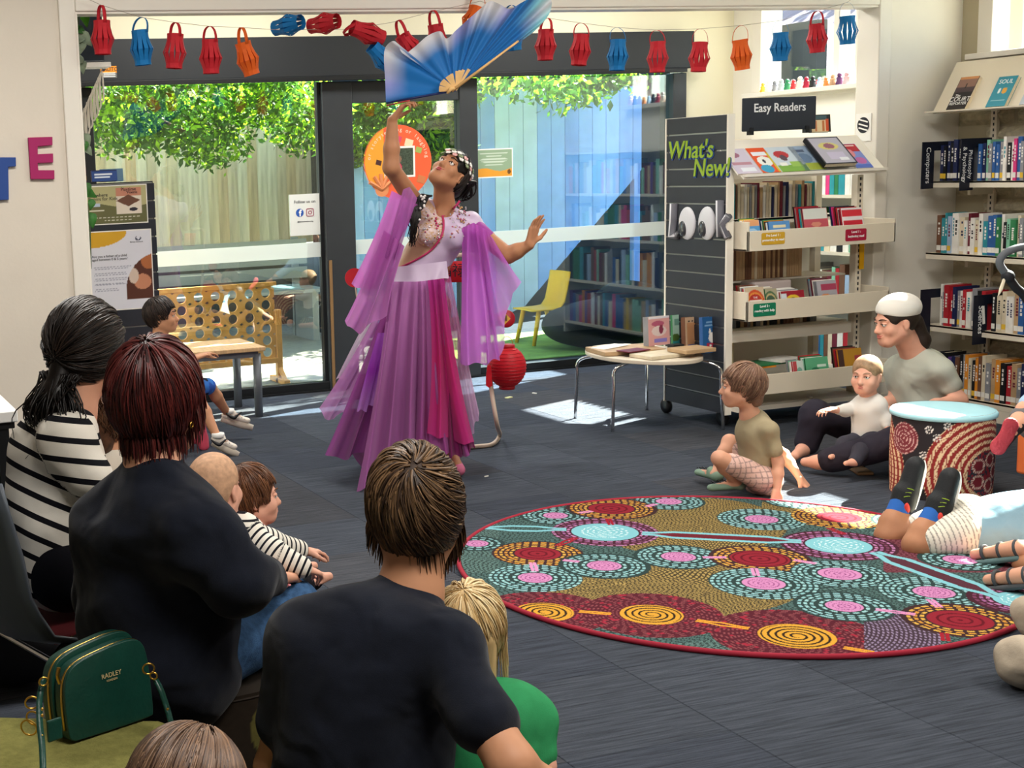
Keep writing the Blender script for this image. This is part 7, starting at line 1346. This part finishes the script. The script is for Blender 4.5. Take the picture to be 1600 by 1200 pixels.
for i in range(24):
    a = -1.15+3.4*i/23; c = q(-.082*math.cos(a), .098*math.sin(a)*1.02-.012, .058+.012*math.sin(i*2.1)); m = fc[(0, 1, 0, 2)[i % 4]]; n_ = nrm(c-J['head']); u = nrm(np.cross(n_, R[2])); w = np.cross(n_, u); mb = MB()
    for k in range(5): b = 2*PI*k/5; mb.ell(c+n_*.008+.008*(math.cos(b)*u+math.sin(b)*w), (.0065, .0065, .004), np.array([u, w, n_]), 8, 5)
    mb.build('flower', m, T, True)
MB().tube([q(-.084*math.cos(a), .1*math.sin(a)-.012, .058) for a in np.linspace(-1.3, 2.4, 30)], .003, 6).build('flower_band', fc[2], T, True)
mb = MB()
for i in range(12): mb.ell(PD(664-2.5*r2.random()*i/2, 306+4.5*i*r2.random(), 6.555), (.006, .006, .006), nu=8, nv=6)
mb.build('hair_pearls', mat('pearl', 'e6e0da', .25, coat=.5), T, True)
# bodice: satin with a gold mesh panel, dyed by place on the garment
bc = {k: np.array(lin(h)) for k, h in (('sat', 'bda8c2'), ('gold', 'bb9474'), ('bead', 'c9b0b0'), ('mag', 'b03a98'))}
def inpoly(P, poly):
    x, y = P[:, 0], P[:, 1]; r = np.zeros(len(P), bool); j = len(poly)-1
    for i in range(len(poly)):
        xi, yi = poly[i]; xj, yj = poly[j]; r ^= ((yi > y) != (yj > y)) & (x < (xj-xi)*(y-yi)/(yj-yi+1e-9)+xi); j = i
    return r
def bod(V, s):
    P = PJ(V); c = np.tile(bc['sat'], (len(V), 1)); front = (V-ch)@VIEW < .03
    c[inpoly(P, [(590, 300), (660, 300), (692, 340), (694, 368), (676, 392), (640, 412), (606, 427), (580, 430)]) & front] = bc['gold']
    h = hash2(np.floor(P[:, 0]/2), np.floor(P[:, 1]/2)); b = inpoly(P, [(655, 318), (690, 330), (693, 362), (672, 388), (655, 372), (650, 340)]) & front; c[b & (h > .35)] = bc['bead']; return c
t = SDF(.0048, .02); t.cap(ch, wa, .128, .112, flat=(VIEW, .75)); t.cap(wa, PD(648, 447, 6.79), .114, .142, flat=(VIEW, .8)); t.cap(PD(692, 334, 6.76), sL, .05, .056, k=.03); t.cap(PD(690, 334, 6.76), sR, .05, .054, k=.03); t.cap(ch, sL, .1, .054, k=.04); t.cap(ch, sR, .1, .052, k=.04); t.cap(sL, sL+(eL-sL)*.2, .055, .052)
t.ell(PD(668, 366, 6.66), (.06, .05, .055)); t.ell(PD(708, 372, 6.68), (.06, .05, .055)); t.cap(PD(694, 300, 6.7), PD(692, 326, 6.66), .052, .05, k=.012, sub=True)
bo_ = t.build('bodice', mat('satin_print', attr='col', rough=.42, spec=.4, sheen=.2), T, .004, 40, bod)
bv = BVHTree.FromPolygons([tuple(v.co) for v in bo_.data.vertices], [tuple(p.vertices) for p in bo_.data.polygons])
def hit(u, v, off=.003):
    d = Vector(ray(u, v)).normalized(); h = bv.ray_cast(Vector(CO), d); return (np.array(h[0])-np.array(d)*off) if h[0] is not None else PD(u, v, DD-.1)
trim = mat('trim_magenta', 'b0285a', .5)
MB().tube([hit(u, v) for u, v in bez([(608, 424, 0), (640, 411, 0), (672, 392, 0), (690, 368, 0), (693, 345, 0), (687, 330, 0)], 5)[:, :2]], .0055, 6).build('trim', trim, T, True)
MB().tube([hit(u, v) for u, v in bez([(683, 331, 0), (692, 338, 0), (702, 331, 0), (713, 321, 0), (718, 314, 0)], 4)[:, :2]], .006, 6).build('collar_trim', trim, T, True)
sq = [mat('sequin_silver', 'd9d2d6', .2, .6), mat('sequin_rose', 'b86a80', .25, .4), mat('sequin_gold', 'c9a070', .25, .7)]
for k, (n_, box_) in enumerate(((46, (702, 734, 326, 372)), (46, (660, 692, 330, 384)), (16, (712, 730, 322, 340)))):
    mbs = [MB(), MB(), MB()]
    for i in range(n_): u, v = r2.uniform(*box_[:2]), r2.uniform(*box_[2:]); mbs[i % 3].ell(hit(u, v, .002), r2.uniform(.003, .0065), nu=7, nv=5)
    for m_, x in zip(sq, mbs): o = x.build('sequins', m_, T, True); o['kind'] = 'stuff'
for i in range(5): mb = MB(); c = hit(683+r2.normal()*1.5, 341+4*i, .004); mb.ell(c, .006, nu=8, nv=6); mb.build('button_knot', trim, T, True)
# chiffon panels
def chif(name, tra): return mat(name, attr='col', rough=.7, spec=.15, trl=.5, tra=tra, sheen=.2)
ch1, ch2 = chif('chiffon', .05), chif('chiffon_sheer', .22)
def samp(pts, n):
    P = np.array([(*p, 0) if len(p) == 2 else p for p in pts], float); L_ = np.r_[0, np.cumsum(np.linalg.norm(np.diff(P[:, :2], axis=0), axis=1))]; x = np.linspace(0, L_[-1], n); return np.stack([np.interp(x, L_, P[:, i]) for i in range(3)], 1)
def panel(name, top, bot, dt, db, cols, folds, amp, m=None, n=64, k=30, mid=None, seed=0, hemwave=3.0, par=None):
    a, b = samp(top, n), samp(bot, n); r3 = np.random.default_rng(seed); ph = r3.random()*6
    S_ = np.linspace(0, 1, n)[:, None]; t_ = np.linspace(0, 1, k)[None]; c3 = samp(mid, n) if mid else None
    if c3 is None: uv = a[:, None, :2]*(1-t_[..., None])+b[:, None, :2]*t_[..., None]
    else: uv = a[:, None, :2]*((1-t_)**2)[..., None]+2*c3[:, None, :2]*(t_*(1-t_))[..., None]+b[:, None, :2]*(t_**2)[..., None]
    w = S_*folds*2*PI+ph+.7*np.sin(t_*3+S_*5+ph)
    f_ = (np.sin(w)+.16*np.sin(2.3*w+1.3*ph)*t_+.5*np.sin(.45*w+2*ph))
    uv = uv+np.stack([1.2*np.cos(w)*t_, hemwave*np.sin(w*1.0+1)*t_**4], -1)
    d = dt+(db-dt)*t_+a[:, None, 2]*(1-t_)+b[:, None, 2]*t_-amp*f_*(.25+.75*t_)
    rx = (uv[..., 0]-PCX)/FOC; ry = (uv[..., 1]-PCY)/FOC; P = CO+(np.stack([rx, ry, np.ones_like(rx)], -1)@CM)*d[..., None]
    cc = [np.array(lin(h)) for h in cols]; x = t_*(len(cc)-1)+0*S_; i0 = np.clip(x.astype(int), 0, len(cc)-2); fr = (x-i0)[..., None]; C_ = np.array(cc); col = C_[i0]*(1-fr)+C_[i0+1]*fr
    return grid(name, P, m or ch1, par or T, col)
# inner skirt: a full ring of pleats
nphi, nt_s = 260, 36; ph, tt = np.meshgrid(np.linspace(0, 2*PI, nphi), np.linspace(0, 1, nt_s), indexing='ij'); c0 = PD(650, 440, 6.79); c1 = V3(2.99, 6.2, .06)
lenf = 1-.06*(1+np.sin(3*ph+.5))-.03*np.sin(7*ph); rad = .135+(.15+.06*np.cos(ph-2.6))*tt+.012*tt*np.sin(17*ph)+.035*tt*np.sin(8*ph+1)
ctr = c0[None, None]*(1-tt*lenf)[..., None]+c1[None, None]*(tt*lenf)[..., None]; P = ctr+np.stack([rad*np.cos(ph), rad*.8*np.sin(ph), 0*ph], -1)
cA, cB_, cC = (np.array(lin(h)) for h in ('aa6aa2', 'c0348a', 'e0a6ce')); w1 = np.clip(np.cos(ph+.6)*1.4, 0, 1)[..., None]; w2 = np.clip(np.cos(ph-.25)*2-1.1, 0, 1)[..., None]; col = cA*(1-w1)+cB_*w1; col = col*(1-w2)+cC*w2
grid('skirt', P, ch1, T, col)
panel('skirt_panel', [(612, 440), (640, 440)], [(500, 640), (506, 652), (522, 656), (545, 640)], 6.8, 6.86, ('b46ab0', 'c27abe', 'cc90ca'), 1.6, .035, ch2, mid=[(572, 530), (600, 540)], seed=1)
panel('skirt_panel', [(615, 440), (650, 440)], [(507, 708), (520, 716), (545, 716), (570, 704), (600, 702)], 6.72, 6.72, ('ac5aa4', '984a92', 'a4589c'), 2.4, .04, ch1, mid=[(575, 560), (620, 570)], seed=2)
panel('skirt_panel', [(590, 520), (606, 520)], [(556, 640), (568, 644), (584, 630)], 6.66, 6.66, ('b060c8', '9a35b4', 'c48ad6'), 2, .012, ch1, seed=3)
panel('skirt_panel', [(608, 440), (645, 440), (668, 440)], [(556, 766), (575, 760), (600, 735), (640, 728), (672, 716)], 6.62, 6.5, ('bd7cb8', 'b570ae', 'ae68a6', 'b66fb0'), 3.2, .04, ch1, mid=[(600, 560), (650, 580)], n=90, seed=4)
panel('skirt_panel', [(650, 440), (690, 436)], [(640, 725), (670, 712), (705, 708), (735, 712)], 6.6, 6.5, ('bd7cb8', 'b066a6', 'a85098'), 2.6, .035, ch1, mid=[(660, 580), (692, 575)], n=80, seed=5)
panel('skirt_panel', [(668, 438), (694, 435)], [(668, 680), (690, 683), (712, 690), (742, 694)], 6.58, 6.48, ('b03088', 'cc2a7a', 'd03a8c'), 2.2, .028, ch1, mid=[(682, 560), (708, 565)], n=70, seed=6)
panel('skirt_panel', [(690, 436), (704, 432)], [(722, 690), (738, 680), (744, 660), (750, 648)], 6.66, 6.62, ('c46aa8', 'd896c0', 'e6c6e0', 'dcb4dc'), 3, .02, ch2, mid=[(708, 540), (728, 550)], seed=7)
panel('skirt_panel', [(610, 438), (620, 438)], [(520, 600), (535, 590), (560, 560)], 6.9, 6.95, ('d9c6d9', 'e0d2e0', 'd9b8d6'), 2, .015, ch2, mid=[(570, 500), (590, 510)], seed=8)
panel('skirt_panel', [(700, 600), (715, 600)], [(700, 716), (720, 712), (742, 700)], 6.55, 6.5, ('a01f68', '8a2a6a'), 3, .02, ch1, seed=9)
# bodice peplum
panel('peplum', [(607, 418), (650, 414), (698, 408)], [(606, 452), (640, 450), (670, 440), (700, 434)], 6.665, 6.64, ('b3a0b8', 'b9a8be'), 3, .006, mat('satin_print'), k=10, seed=10, hemwave=1)
# sleeves
panel('sleeve', [(612, 298), (626, 305), (640, 312), (656, 322)], [(548, 440), (556, 448), (570, 455), (590, 448), (606, 420)], 6.56, 6.6, ('cc70c8', 'c872c2', 'd07eca'), 1.7, .045, ch1, mid=[(585, 380), (622, 372)], seed=11)
panel('sleeve', [(600, 360), (618, 372), (632, 385)], [(538, 498), (544, 512), (560, 520), (580, 508), (604, 490)], 6.54, 6.58, ('c870c2', 'c67ac2', 'd088cc'), 1.9, .045, ch1, mid=[(572, 440), (612, 445)], seed=12)
panel('sleeve', [(630, 296), (640, 292), (652, 310)], [(600, 400), (612, 405), (622, 398)], 6.5, 6.55, ('c47ac4', 'b45cb0'), 2, .014, ch2, seed=13)
panel('sleeve', [(722, 356), (740, 348), (760, 360)], [(718, 566), (735, 571), (758, 568), (780, 562)], 6.64, 6.6, ('c45cc4', 'd272da', 'd880e2', 'd486de'), 2.1, .04, ch1, mid=[(722, 460), (768, 455)], seed=14)
panel('sleeve', [(742, 350), (758, 358), (770, 372)], [(778, 562), (788, 535), (790, 500), (797, 475), (800, 455), (816, 442)], 6.6, 6.58, ('c862c4', 'd47adc', 'dd96e6'), 1.8, .04, ch2, mid=[(755, 440), (795, 415)], seed=15)
s = SDF(.005, .015); s.cap(sL+(eL-sL)*.02, sL+(eL-sL)*.42, .056, .05, k=.01); s.build('sleeve_cap', mat('cap_violet', 'a84aa2', .6, trl=.2), T, .004, 60)
# ------------------------------------------------------------------ the fan she holds up
FN = thing('silk_fan', 'large blue silk fan with white edge and wooden ribs held up by the dancer', 'fan', PD(712, 140, 6.46))
edge = [(603, 160, 'b'), (602, 130, 'p'), (600, 85, 'w'), (606, 69, 'w'), (618, 65, 'w'), (630, 84, 'w'), (647, 74, 'w'), (668, 56, 'w'), (688, 49, 'w'), (698, 60, 'w'), (714, 46, 'p'), (734, 28, 'p'), (750, 14, 'w'), (765, 2, 'w'), (780, 6, 'w'), (796, 14, 'p'), (815, 4, 'b'), (838, -8, 'b'), (852, -6, 't'), (862, 2, 'w'), (858, 22, 't'), (842, 42, 't'), (826, 56, 'b'), (808, 66, 'b')]
ec = {'b': np.array(lin('1f6fb2')), 'w': np.array(lin('dcdce2')), 'p': np.array(lin('8f93cf')), 't': np.array(lin('8fd0d8'))}; blue = np.array(lin('1a6cb4'))
E = bez([(u, v, 0) for u, v, _ in edge], 10); Ecol = np.array([ec[c] for *_, c in edge]); ix = np.linspace(0, len(edge)-1, len(E)); Ec = np.stack([np.interp(ix, np.arange(len(edge)), Ecol[:, i]) for i in range(3)], 1)
ne, kt = len(E), 40; tt = np.linspace(0.02, 1, kt)[None]; sx = np.linspace(0, 1, ne)[:, None]; pv = np.array([710, 141]); uv = pv+(E[:, None, :2]-pv)*tt[..., None]
d = 6.46-.012*tt*np.sin(sx*2*PI*15)-.03*np.sin(sx*9)*tt**2+.04*tt*(1-sx); d += .02*np.sin(sx*40+tt*4)*np.clip(tt-.65, 0, 1)*2
rx = (uv[..., 0]-PCX)/FOC; ry = (uv[..., 1]-PCY)/FOC; P = CO+(np.stack([rx, ry, np.ones_like(rx)], -1)@CM)*d[..., None]
w = np.clip((tt-.66)/.28, 0, 1)[..., None]**1.2; mid = np.array(lin('6f86cc')); col = blue*(1-w)+Ec[:, None]*w; col = np.broadcast_to(col, P.shape)
grid('fan_leaf', P, mat('fan_silk', attr='col', rough=.55, spec=.25, trl=.3, sheen=.2), FN, col)
bam = mat('bamboo', 'd2a86c', .5, var=.15, vs=20)
for i in range(13):
    a = i/12; e = bez([(686, 141, 0), (688, 130, 0), (698, 120, 0), (714, 111, 0), (733, 108, 0)], 4)[int(a*16)][:2]; p0 = PD(713, 141, 6.42); p1 = PD(*e, 6.425); t_ = nrm(p1-p0); sd = nrm(np.cross(t_, VIEW))
    L_ = np.linalg.norm(p1-p0); MB().add([p0-sd*.003, p0+sd*.003, p1+sd*.0075, p1-sd*.0075, p0-sd*.003+VIEW*.002, p0+sd*.003+VIEW*.002, p1+sd*.0075+VIEW*.002, p1-sd*.0075+VIEW*.002], [(0, 1, 2, 3), (7, 6, 5, 4), (0, 4, 5, 1), (1, 5, 6, 2), (2, 6, 7, 3), (3, 7, 4, 0)]).build('rib', bam, FN)
def stick(a, b, w0, w1, m, nm): t_ = nrm(b-a); MB().tube([a, a+(b-a)*.5, b], [w0, (w0+w1)/2, w1], 6).build(nm, m, FN, True)
stick(PD(706, 142, 6.415), PD(810, 64, 6.40), .0085, .005, bam, 'guard'); stick(PD(712, 141, 6.42), PD(604, 161, 6.5), .006, .006, mat('guard_navy', '1c2a5c', .4), 'guard'); stick(PD(640, 157, 6.43), PD(604, 165, 6.5), .004, .004, mat('fan_red_edge', 'a8323c', .6), 'red_edge')
MB().tube([PD(699, 146, 6.41), PD(704, 139, 6.41), PD(711, 138, 6.41)], [.006, .011, .006], 8).build('pivot_head', bam, FN, True)
